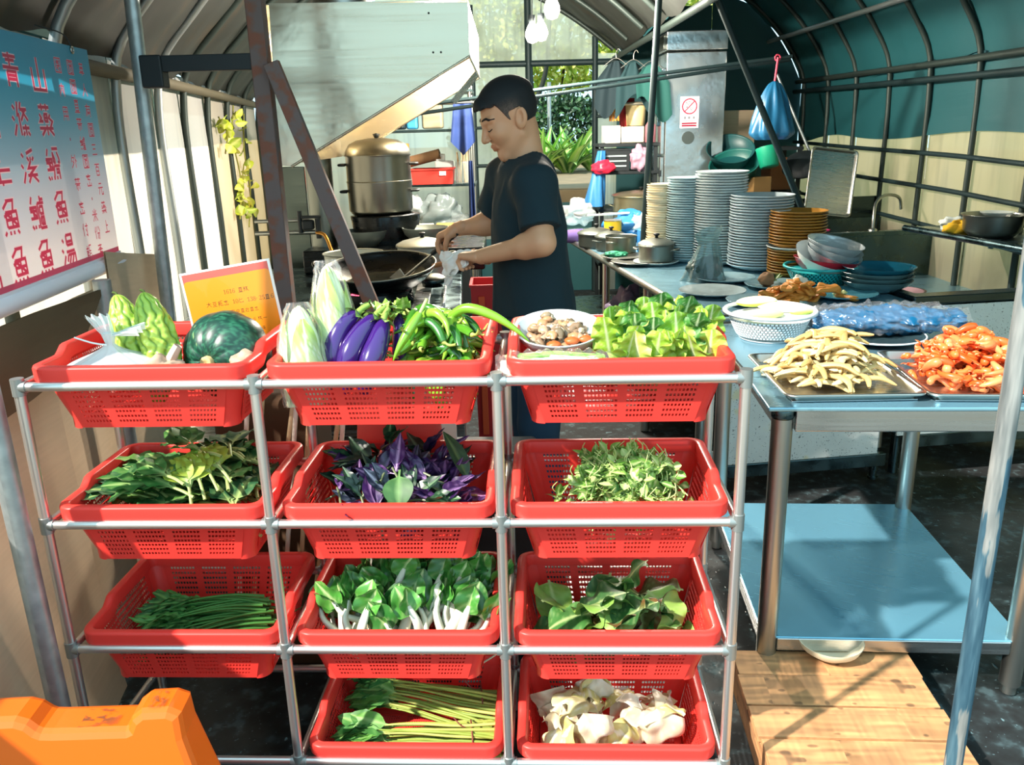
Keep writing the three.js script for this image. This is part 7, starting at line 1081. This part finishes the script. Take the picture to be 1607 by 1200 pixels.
// ---------- behind and under the rack
{
  const pinkM = M({ color: '#f0685c', roughness: 0.4, transmission: 0.35 });
  const pb = thing('hanging_pink_bag', 'salmon pink plastic bag hanging below the middle top basket', 'bag', RK(0.725, 0.8, 0.43).toArray(), RYAW);
  part('bag', sheet((u, v) => { const th = u * 2 * PI, r = mix(0.12, 0.1, v) * (1 + 0.06 * Math.sin(th * 4 + v * 3)); return [r * Math.cos(th) * 1.02, -0.16 + 0.3 * v, -0.05 * Math.sin(th) * (1 + 0.2 * Math.sin(v * 7))]; }, 50, 16), pinkM, pb); part('strap', [-0.06, 0.06].map((x) => tube([[x, 0.13, 0.02], [x, 0.25, 0.052], [x, 0.312, 0.06], [x, 0.318, 0.068], [x, 0.31, 0.08]], 0.006, 14, 8)), pinkM, pb);
  reseed(9); for (let i = 0; i < 7; i++) { const o = thing('wooden_stick', 'pale wooden stick leaning behind the second-tier spinach', 'stick', [0, 0, 0], 0, 'sticks behind the rack'); part('stick', rod(RK(0.2 + 0.045 * i, 0.3, 0.5), RK(0.3 + 0.045 * i + rnd(-0.03, 0.05), 0.93 + rnd(-0.03, 0.03), 0.55), 0.007, 7), std(i % 3 ? '#cdb78c' : '#e4dcc8', 0.7), o); }
  bx('brown_sack', 'dark brown paper sack behind the spinach basket', 'sack', RK(0.3, 0, 0.68).toArray(), [0.3, 0.9, 0.2], std('#5d4a34', 0.9, { map: T.card }), RYAW, 0.03);
  const pa = bx('paper_notice', 'white paper notice leaning behind the middle basket', 'paper', RK(0.8, 0.6, 0.66).toArray(), [0.1, 0.26, 0.006], std('#d9d8c8', 0.8), RYAW, 0.001); pa.position.y = 0.6;
  bx('black_crate', 'black crate on the floor behind the paper notice', 'crate', RK(0.88, 0, 0.85).toArray(), [0.4, 0.6, 0.4], MAT.black, RYAW, 0.02);
  const rb = thing('red_bin', 'tall red plastic bin between the range and the cook', 'bin', [-0.085, 0, -4.05]); openBox(rb, 0.2, 0.9, 0.22, std('#c02a2c', 0.4), 0.006, 0.03); part('orange_strip', box(0.03, 0.7, 0.01, -0.05, 0.5, 0.116, 0.003), std('#e2552a', 0.5), rb);
  const c = (a, h, b) => CK(a, h, b).toArray();
  const f1 = thing('purple_bag', 'lilac translucent plastic bag tucked under the counter', 'bag', c(0.16, 0.48, 1.7)); part('bag', crumple(0.16, 0.8, 1, 0.8, 5), M({ color: '#8f7f9c', roughness: 0.3, transmission: 0.4 }), f1);
  const bk = thing('blue_bucket', 'blue bucket on the shelf under the counter', 'bucket', c(0.2, 0.306, 1.35)); part('pail', lathe([[0.001, 0], [0.12, 0], [0.15, 0.26], [0.158, 0.265], [0.148, 0.262], [0.115, 0.006], [0.001, 0.006]], 32), std('#1e5a94', 0.45), bk);
  const wb = thing('white_bag', 'knotted pale plastic bag under the counter beside the blue bucket', 'bag', c(0.24, 0.4, 1.05)); part('bag', crumple(0.1, 1, 0.9, 0.9, 7), MAT.milky, wb);
  bx('carton', 'brown carton on the low shelf under the counter', 'box', c(0.52, 0.306, 1.4), [0.3, 0.2, 0.25], MAT.cardboard, CYAW);
  bx('steel_can', 'square steel can under the counter end', 'can', c(0.42, 0.306, 0.85), [0.16, 0.26, 0.14], MAT.pot, CYAW, 0.01);
  const rb2 = thing('pink_sack', 'dark pink net sack under the counter', 'sack', c(0.62, 0.38, 0.8)); part('sack', crumple(0.1, 1.3, 0.8, 1, 3), std('#7c3d4c', 0.8), rb2);
}
// ---------- shelving behind the hood
{
  const o = thing('wire_shelf', 'dark metal shelving with clutter behind the steamer', 'shelf', [-0.62, 0, -6.75]);
  for (const x of [-0.5, 0.36]) for (const z of [-0.2, 0.2]) part('post', rod([x, 0, z], [x, 1.95, z], 0.014, 8), MAT.pot, o);
  for (const y of [0.45, 0.85, 1.22, 1.62, 1.9]) part('shelf_board', box(0.9, 0.02, 0.44, -0.07, y, 0, 0.003), MAT.darkSteel, o);
  const z = -6.6;
  const rc = thing('red_crate', 'flat red plastic crate on the shelf behind the steamer', 'crate', [-0.56, 1.232, z]); openBox(rc, 0.32, 0.11, 0.24, std('#c8372e', 0.45), 0.004, 0.02); part('label_tag', box(0.05, 0.03, 0.002, 0.08, 0.08, 0.122), MAT.plate, rc);
  bx('foam_box', 'white foam box stacked on the red crate', 'box', [-0.47, 1.35, z], [0.14, 0.05, 0.1], MAT.white, 0); bx('foam_box', 'small white foam box topping the other foam box', 'box', [-0.5, 1.4, z], [0.07, 0.05, 0.08], MAT.white, 0.1);
  const tb = thing('cardboard_tube', 'long tan cardboard roll across the red crate', 'tube', [-0.7, 1.41, z]); part('tube', rod([-0.2, -0.05, 0], [0.2, 0.04, 0.02], 0.04, 18), std('#7d6b52', 0.9, { map: T.card }), tb);
  const pb1 = thing('clear_bag', 'bulging clear plastic bag on the shelf beside the steamer', 'bag', [-0.52, 1.0, z + 0.05]); part('bag', crumple(0.15, 1.1, 0.9, 0.8, 3), M({ color: '#b9c8c8', roughness: 0.25, transmission: 0.55 }), pb1);
  const pb2 = thing('clear_bag', 'smaller milky plastic bag pressed against the steamer', 'bag', [-0.72, 1.06, z + 0.05]); part('bag', crumple(0.09, 1, 1, 0.9, 8), MAT.milky, pb2);
  const pb3 = thing('clear_bag', 'loose clear plastic bag spilling toward the blue apron', 'bag', [-0.36, 0.94, z + 0.1]); part('bag', crumple(0.1, 1.5, 0.6, 0.8, 11), MAT.clear, pb3);
  const yb = (label, x, m, lid) => { const t = thing('food_bin', label, 'bin', [x, 0.8, -6.0]); openBox(t, 0.17, 0.16, 0.16, m, 0.004, 0.02); part('cover', box(0.18, 0.03, 0.17, 0, 0.17, 0, 0.008), lid, t); };
  yb('tan bin with a pale lid beneath the clear bags', -0.62, std('#b08a4a', 0.6), std('#ded0b0', 0.6)); yb('tan bin with a yellow cloth lid beside the cook’s forearm', -0.42, std('#a98a48', 0.6), std('#e2b046', 0.7));
  bx('bin_stand', 'low dark stand carrying the tan bins', 'stand', [-0.52, 0, -6.0], [0.5, 0.8, 0.3], MAT.black, 0, 0.01);
  const red2 = thing('red_cloth', 'dark red cloth lying beside the tan bins', 'cloth', [-0.3, 0.84, -6.0]); part('cloth', crumple(0.07, 1.2, 0.6, 1, 2), std('#7a1f2c', 0.9), red2);
  bx('orange_box', 'orange carton on the shelf above the steamer', 'box', [-0.84, 1.232, z], [0.2, 0.3, 0.12], std('#e8853a', 0.7), 0); bx('carton', 'pinkish tall carton behind the leaning bar', 'box', [-1.12, 1.0, -6.7], [0.14, 0.55, 0.14], std('#d79a7c', 0.9), 0);
  bx('blue_jug', 'blue canister on the upper shelf behind the hood', 'canister', [-0.72, 1.635, -6.8], [0.09, 0.2, 0.1], std('#3a8ab0', 0.4), 0, 0.02); bx('beige_case', 'beige case on the upper shelf beside the blue canister', 'case', [-0.56, 1.635, -6.8], [0.16, 0.22, 0.16], std('#8d866c', 0.6), 0, 0.02); bx('dark_box', 'dark blue box on the top shelf under the hood edge', 'box', [-0.45, 1.91, -6.8], [0.24, 0.2, 0.3], std('#17424e', 0.6), 0, 0.01); bx('dark_case', 'dark tool case on the shelf behind the hood corner', 'case', [-0.85, 1.635, -6.75], [0.16, 0.15, 0.2], std('#28343a', 0.5), 0, 0.02);
  const jar = thing('glass_jar', 'glass jar of cutlery at the shelf end', 'jar', [-0.33, 1.232, -6.55]); part('jar', lathe([[0.05, 0], [0.055, 0.01], [0.055, 0.15], [0.05, 0.16]], 24), MAT.clear, jar); for (let i = 0; i < 8; i++) part('chopstick', rod([0.03 * Math.cos(i), 0.005, 0.03 * Math.sin(i)], [0.045 * Math.cos(i + 0.5), 0.23, 0.045 * Math.sin(i + 0.5)], 0.004, 6), std('#b89a70', 0.7), jar);
  const hang = (name, label, cat, m, pts, k) => { const t = thing(name, label, cat); part('cloth', [0, 0.006].map((d) => sheet((u, v) => { const a = pts[0], b = pts[1], x = mix(mix(a[0], b[0], u), mix(pts[3][0], pts[2][0], u), v), y = mix(mix(a[1], b[1], u), mix(pts[3][1], pts[2][1], u), v) - (pts[4] || 0) * v * (1 - Math.abs(u - 0.5) * 2); return [x, y, a[2] + d + 0.02 * Math.sin(u * 11 + k) * (0.3 + v)]; }, 24, 14)), m, t); return t; };
  const nv = std('#0e2a5e', 0.8); hang('blue_apron', 'navy blue apron hanging with a pointed hem beside the cook', 'apron', nv, [[-0.37, 1.8, -6.35], [-0.24, 1.8, -6.35], [-0.22, 1.54, -6.35], [-0.4, 1.54, -6.35], 0.1], 1);
  const a2 = hang('blue_cloth', 'narrow navy cloth hanging lower behind the cook', 'cloth', nv, [[-0.28, 1.4, -6.4], [-0.25, 1.4, -6.4], [-0.235, 0.9, -6.4], [-0.29, 0.9, -6.4], 0.02], 4);
  const rail = thing('hanging_rail', 'thin rail with a hook carrying the aprons', 'pipe'); part('pipe', [rod([-0.6, 1.81, -6.4], [-0.15, 1.81, -6.4], 0.012, 8), rod([-0.27, 0.5, -6.42], [-0.27, 1.81, -6.42], 0.012, 8)], MAT.pot, rail);
  // long slanting drying poles
  for (const [d, l] of [[0, 'upper'], [0.045, 'lower']]) { const t = thing('drying_pole', l + ' of the two dark drying poles slanting across the cabinet', 'pole'); part('pole', rod([-0.6, 1.785 - d * 1.15, -6.02 - d], [1.95, 2.037 - d * 0.4, -6.02 - d], 0.013, 10), MAT.darkPipe, t); }
  const br = thing('diagonal_brace', 'dark straight brace pipe slanting down beside the steel cabinet', 'pipe'); part('pipe', rod([1.1, 2.45, -5], [1.86, 0.9, -5.05], 0.019, 10), MAT.darkPipe, br);
  const vp = thing('bay_post', 'dark slim post standing between the cook and the steel cabinet', 'post'); part('pipe', rod([0.8, 0.85, -5.0], [0.875, 2.5, -5.0], 0.019, 10), MAT.darkPipe, vp);
  const th = thing('wall_strut', 'thin pale strut leaning in the far corner of the washing-up bay', 'pipe'); part('pipe', rod([2.28, 2.0, -7.4], [2.62, 1.2, -7.2], 0.012, 8), MAT.galv, th);
}
// ---------- clutter between the garden opening and the cabinet
{
  const z = -7.3;
  const sh = thing('black_shelf', 'black plastic shelving stacked with kitchen things beside the opening', 'shelf', [0.97, 0, z]); for (const x of [-0.18, 0.26]) for (const q of [-0.2, 0.2]) part('post', box(0.03, 1.48, 0.03, x, 0.74, q, 0.004), MAT.black, sh); for (const y of [0.5, 0.95, 1.25, 1.47]) part('shelf_board', box(0.5, 0.025, 0.46, 0.04, y, 0, 0.004), MAT.black, sh);
  const cr = thing('slotted_crate', 'black slotted crate on the shelving', 'crate', [0.9, 1.265, z + 0.05]); openBox(cr, 0.24, 0.17, 0.3, MAT.black, 0.005, 0.01); part('slat', [0.04, 0.08, 0.12].map((y) => box(0.18, 0.012, 0.004, 0, y, 0.153)), std('#9fb0ae', 0.5), cr);
  const bag = (name, label, p, g, m) => { const t = thing(name, label, 'bag', p); part('bag', g, m, t); return t; };
  bag('blue_bag', 'bright blue plastic bag hanging at the opening edge', [0.72, 1.19, z + 0.25], sheet((u, v) => { const th = u * 2 * PI, r = mix(0.085, 0.03, v) * (1 + 0.12 * Math.sin(th * 5 + v * 4)); return [r * Math.cos(th) + 0.06 * v, mix(-0.2, 0.24, v), -r * Math.sin(th)]; }, 40, 16), M({ color: '#3f8fd0', roughness: 0.35, transmission: 0.3 }));
  bag('red_bag', 'bright red round bag on the black shelving', [0.79, 1.3, z + 0.3], crumple(0.075, 1.25, 0.75, 0.9, 5, 0.2), std('#e0263f', 0.35)); bag('lilac_bag', 'crumpled lilac and white bag in the black shelving', [1.1, 1.36, z + 0.2], crumple(0.09, 0.9, 1.1, 0.8, 4), std('#b08a9c', 0.5)); bag('pale_bag', 'pale crumpled bag at the counter end by the cook', [0.56, 0.98, -6.65], crumple(0.1, 1.1, 0.9, 1, 9), MAT.milky);
  const bucket = thing('beige_bucket', 'beige lidded bucket on top of the black shelving', 'bucket', [1.09, 1.62, z]); part('pail', lathe([[0.001, 0], [0.075, 0], [0.085, 0.16], [0.001, 0.16]], 26), std('#d8c48e', 0.5), bucket); part('cover', lathe([[0.001, 0.16], [0.092, 0.16], [0.09, 0.185], [0.001, 0.19]], 26), std('#e5dcc0', 0.5), bucket);
  bx('white_tub', 'white tub under the beige bucket', 'tub', [1.05, 1.485, z], [0.2, 0.13, 0.2], std('#d9d4bd', 0.5), 0, 0.01); bx('white_carton', 'white carton on the black shelving near the opening', 'carton', [0.88, 1.485, z + 0.05], [0.13, 0.14, 0.15], std('#dfe0d8', 0.6), 0.1, 0.005);
  const bt = thing('pink_bottle', 'pink bottle with a dark cap beside the steel cabinet', 'bottle', [1.2, 1.485, z + 0.1]); part('bottle', lathe([[0.001, 0], [0.045, 0], [0.045, 0.13], [0.02, 0.17], [0.001, 0.17]], 20), std('#b0707a', 0.4), bt); part('cap', rod([0, 0.17, 0], [0, 0.21, 0], 0.024, 12), MAT.black, bt);
  const gl = thing('orange_glove', 'orange rubber glove hanging under the dark clothes', 'glove', [0.9, 1.77, z + 0.1]); part('palm', box(0.08, 0.1, 0.02, 0, 0, 0, 0.01), std('#e08a1e', 0.5), gl); for (let i = 0; i < 4; i++) part('finger', rod([-0.03 + 0.02 * i, -0.04, 0], [-0.035 + 0.023 * i, -0.11, 0.005], 0.009, 8), std('#e08a1e', 0.5), gl);
  const rc = thing('red_cloth', 'dark red cloth hanging behind the orange glove', 'cloth', [1.02, 1.72, z - 0.02]); part('cloth', [0, 0.006].map((d) => sheet((u, v) => [mix(-0.06, 0.06, u), mix(0.12, -0.14, v), d + 0.012 * Math.sin(u * 9)], 12, 6)), std('#8c1f26', 0.9), rc);
  reseed(4); [['#0b2329', 'darkest'], ['#0f3236', 'middle'], ['#17504a', 'greenest']].forEach(([c, w], i) => { const t = thing('hanging_shirt', w + ' of the teal work shirts hanging from the valley pipe', 'shirt', [0.9 + 0.13 * i, 2.12 - 0.02 * i, z + 0.15 + 0.08 * i]); part('garment', [0, 0.05].map((d) => sheet((u, v) => { const w2 = mix(0.06, 0.13, Math.min(1, v * 3)) * (1 + 0.1 * v); return [(u - 0.5) * 2 * w2 + 0.03 * v * (i - 1), -(0.34 + 0.1 * Math.sin(u * 5 + i * 2)) * v - 0.05 * Math.abs(u - 0.5) * (1 - v), d * Math.sin(PI * u) + 0.02 * Math.sin(u * 12 + i)]; }, 24, 12)), std(c, 0.85), t); part('hanger', tube([[-0.1, -0.04, 0.02], [0, 0.02, 0.02], [0.1, -0.04, 0.02]], 0.004, 12, 6), MAT.pot, t); part('hook', tube([[0, 0.02, 0.02], [0, 0.06, 0.02], [0.02, 0.09, 0.02], [0.035, 0.07, 0.02]], 0.003, 10, 5), MAT.pot, t); });
  // dark corner of the washing-up bay
  const hb = thing('hanging_bag', 'big blue plastic bag hanging by a pink strap from the drying pole', 'bag', [1.83, 1.6, -5.98]);
  part('bag', sheet((u, v) => { const th = u * 2 * PI, r = 0.14 * Math.pow(clamp(1 - v, 0, 1), 0.55) * Math.pow(clamp(v * 6 + 0.4), 0.5) + 0.012, f = 1 + 0.07 * Math.sin(th * 6 + v * 5) + 0.05 * Math.sin(th * 11); return [r * f * Math.cos(th) * 1.05, mix(-0.1, 0.28, v), -r * f * Math.sin(th) * 0.7]; }, 60, 24), M({ color: '#236c96', roughness: 0.35, transmission: 0.2 }), hb); part('strap', [rod([0, 0.26, 0], [0.02, 0.43, -0.02], 0.008, 8), new THREE.TorusGeometry(0.018, 0.006, 6, 16).translate(0.02, 0.43, -0.03)], std('#c84058', 0.5), hb);
  bx('carton', 'brown carton high in the dark corner beside the cabinet', 'box', [1.9, 1.42, -7.4], [0.34, 0.3, 0.3], MAT.cardboard, 0.1); 
  const stn = thing('corner_rack', 'dark storage rack in the far corner behind the plates', 'rack', [2.0, 0, -7.4]); for (const x of [-0.3, 0.45]) for (const q of [-0.2, 0.2]) part('post', box(0.03, 1.42, 0.03, x, 0.71, q), MAT.black, stn); for (const y of [0.6, 1.05, 1.405]) part('shelf_board', box(0.8, 0.025, 0.44, 0.075, y, 0), MAT.black, stn);
  const tub = (label, p, r, h, m, tilt) => { const t = thing('plastic_tub', label, 'tub', p); part('tub', lathe([[0.001, 0], [r * 0.82, 0], [r, h], [r * 1.06, h + 0.006], [r * 0.98, h], [r * 0.8, 0.006], [0.001, 0.006]], 34), m, t); if (tilt) t.rotation.set(...tilt); };
  tub('wide dark green basin tipped against the cabinet', [1.83, 1.22, -6.85], 0.19, 0.11, std('#155f58', 0.45), [0.5, 0, 0.25]); tub('dark teal basin lying over the green basin', [1.8, 1.34, -6.95], 0.18, 0.1, std('#124a4c', 0.45), [0.6, 0, 0.1]); tub('bright green pail lying near the diagonal brace', [2.02, 1.29, -6.6], 0.085, 0.14, std('#18a07a', 0.4), [-0.3, 0, 0.1]); tub('black wok lid tipped in the corner behind the leaning tray', [2.32, 1.33, -6.75], 0.15, 0.06, MAT.black, [PI + 0.5, 0, -0.3]);
  bx('tan_carton', 'small tan carton under the green pail', 'box', [1.98, 1.07, -6.75], [0.16, 0.14, 0.14], std('#b09a6c', 0.9, { map: T.card }), 0.3); bx('basin_stand', 'dark stand under the green basins', 'stand', [1.95, 0, -6.8], [0.5, 1.06, 0.4], MAT.black, 0, 0.01);
  bx('orange_carton', 'rust-coloured carton beside the leaning tray', 'box', [2.3, 1.07, -7.3], [0.2, 0.26, 0.2], std('#a86a44', 0.9), 0.1);
}
// ---------- garden beyond the opening
{
  reseed(40);
  const gm = M({ vertexColors: true, roughness: 0.55, transmission: 0.15 });
  for (const [x, z, s, lab] of [[0.5, -12.4, 1.1, 'broad strap-leaved plant in the middle of the garden opening'], [0.9, -12.6, 1.2, 'broad strap-leaved plant toward the hanging clothes'], [0.15, -12.8, 1.05, 'broad strap-leaved plant half hidden behind the cook'], [1.3, -13.0, 1.1, 'broad strap-leaved plant behind the opening edge']]) {
    const o = thing('strap_leaf_plant', lab, 'plant', [x, 0.99, z], 0, 'garden plants'); o.scale.setScalar(s);
    for (let i = 0; i < 34; i++) { const a = rnd(6.28), col = ['#4f8f2c', '#7db83c', '#a6cf5c', '#356b28'][i % 4]; part('leaf', rot(leaf(rnd(0.5, 0.78), rnd(0.045, 0.065), { bend: rnd(0.2, 1.2), fold: 0.35, base: 0.6, tip: 0.7, nu: 4, nv: 9, col, rib: '#c2dc8a' }), 0, 0, rnd(0.7, 1.35)).rotateY(a).translate(0.06 * Math.cos(a), 0, -0.06 * Math.sin(a)), gm, o); }
  }
  const leafCard = leaf(0.09, 0.026, { bend: 0.7, fold: 0.3, nu: 2, nv: 4, col: '#ffffff', rib: '#ffffff' });
  const shrub = (name, label, c, R, n, cols, s0, groupP) => { const o = thing(name, label, 'bush', c); const im = new THREE.InstancedMesh(leafCard, gm, n); im.name = 'foliage'; im.userData.kind = 'stuff'; const m4 = new THREE.Matrix4(), q = new THREE.Quaternion(), e = new THREE.Euler(); for (let i = 0; i < n; i++) { const a = rnd(6.28), y = rnd(-1, 1), k = Math.cbrt(rnd(0.25, 1)), w = Math.sqrt(1 - y * y); e.set(rnd(6.28), rnd(6.28), rnd(6.28)); q.setFromEuler(e); const s = s0 * rnd(0.7, 1.3); m4.compose(V(Math.cos(a) * w * k * R[0], y * k * R[1], Math.sin(a) * w * k * R[2]), q, V(s, s, s)); im.setMatrixAt(i, m4); im.setColorAt(i, new THREE.Color(cols[i % cols.length]).multiplyScalar(rnd(0.8, 1.2))); } o.add(im); part('branch', [0, 1, 2, 3, 4].map((i) => { const a = i * 1.257; return tube([[0, -R[1] * 1.25, 0], [Math.cos(a) * R[0] * 0.2, -R[1] * 0.4, Math.sin(a) * R[2] * 0.2], [Math.cos(a) * R[0] * 0.6, R[1] * 0.4, Math.sin(a) * R[2] * 0.6]], 0.02, 10, 6); }), std('#3c3226', 0.9), o); };
  shrub('dark_hedge', 'dense dark green hedge behind the strap-leaved plants', [0.9, 1.5, -16], [2.0, 0.72, 0.6], 9000, ['#2c5230', '#1f3f28', '#3c6a38', '#27482c'], 1.1);
  shrub('sunlit_tree', 'bright yellow-green sunlit tree crown above the hedge', [1.1, 4.0, -18], [3.4, 1.7, 1.4], 15000, ['#b9cf4a', '#d7e06a', '#9fbf3c', '#e8ea96'], 1.5); shrub('small_bush', 'small bush with speckled leaves beside the dark trunk', [0.12, 1.75, -13], [0.35, 0.55, 0.3], 1500, ['#5f8f4c', '#8fb06c', '#3f6a38'], 0.8);
  const t = thing('tree_trunk', 'dark forked tree trunk behind the cook’s head', 'tree'); part('trunk', [taper([[0.42, 0.9, -13.4], [0.42, 1.7, -13.4], [0.38, 2.4, -13.4], [0.4, 3.4, -13.3]], (q) => 0.075 - 0.02 * q, 14, 12), taper([[0.42, 1.9, -13.4], [0.62, 2.4, -13.4], [0.7, 3.2, -13.3]], (q) => 0.04 - 0.01 * q, 10, 8)], std('#1f2620', 0.9), t);
  const st = thing('garden_stake', 'pale grey stake in front of the hedge', 'stake'); part('stake', rod([0.68, 0.9, -13.4], [0.68, 2.3, -13.4], 0.03, 8), MAT.galv, st);
  // creeping vine on the sunlit wall
  const v1 = thing('creeping_vine', 'thin yellow-green vine creeping down the sunlit translucent wall', 'vine'); const vp = (y, z) => [xl(z) + 0.035, y, z];
  const stems = [[[1.85, -6.9], [1.6, -6.7], [1.3, -6.85], [1.0, -6.6]], [[1.8, -7.4], [1.5, -7.2], [1.2, -7.3], [0.9, -7.0]], [[1.75, -6.2], [1.65, -6.5], [1.5, -6.3]], [[1.4, -7.1], [1.15, -6.75], [1.0, -6.9]]];
  for (const s of stems) { const pts = s.map((p) => V(...vp(...p))); part('stem', tube(pts, 0.006, 30, 5), std('#8a8a3c', 0.8), v1); const c = curveOf(pts); for (let i = 0; i < 12; i++) { const p = c.getPoint(rnd(0.05, 1)); part('leaf', rot(leaf(rnd(0.07, 0.12), rnd(0.03, 0.05), { bend: 0.6, nu: 4, nv: 5, col: ['#b8c832', '#96b030', '#d0d850'][i % 3], rib: '#e4e88a' }), rnd(6), rnd(6), rnd(6)).translate(p.x + 0.02, p.y, p.z), gm, v1); } }
}
scene.traverse((o) => { if (o.isMesh) { o.castShadow = true; o.receiveShadow = true; } });
renderer.render(scene, camera);
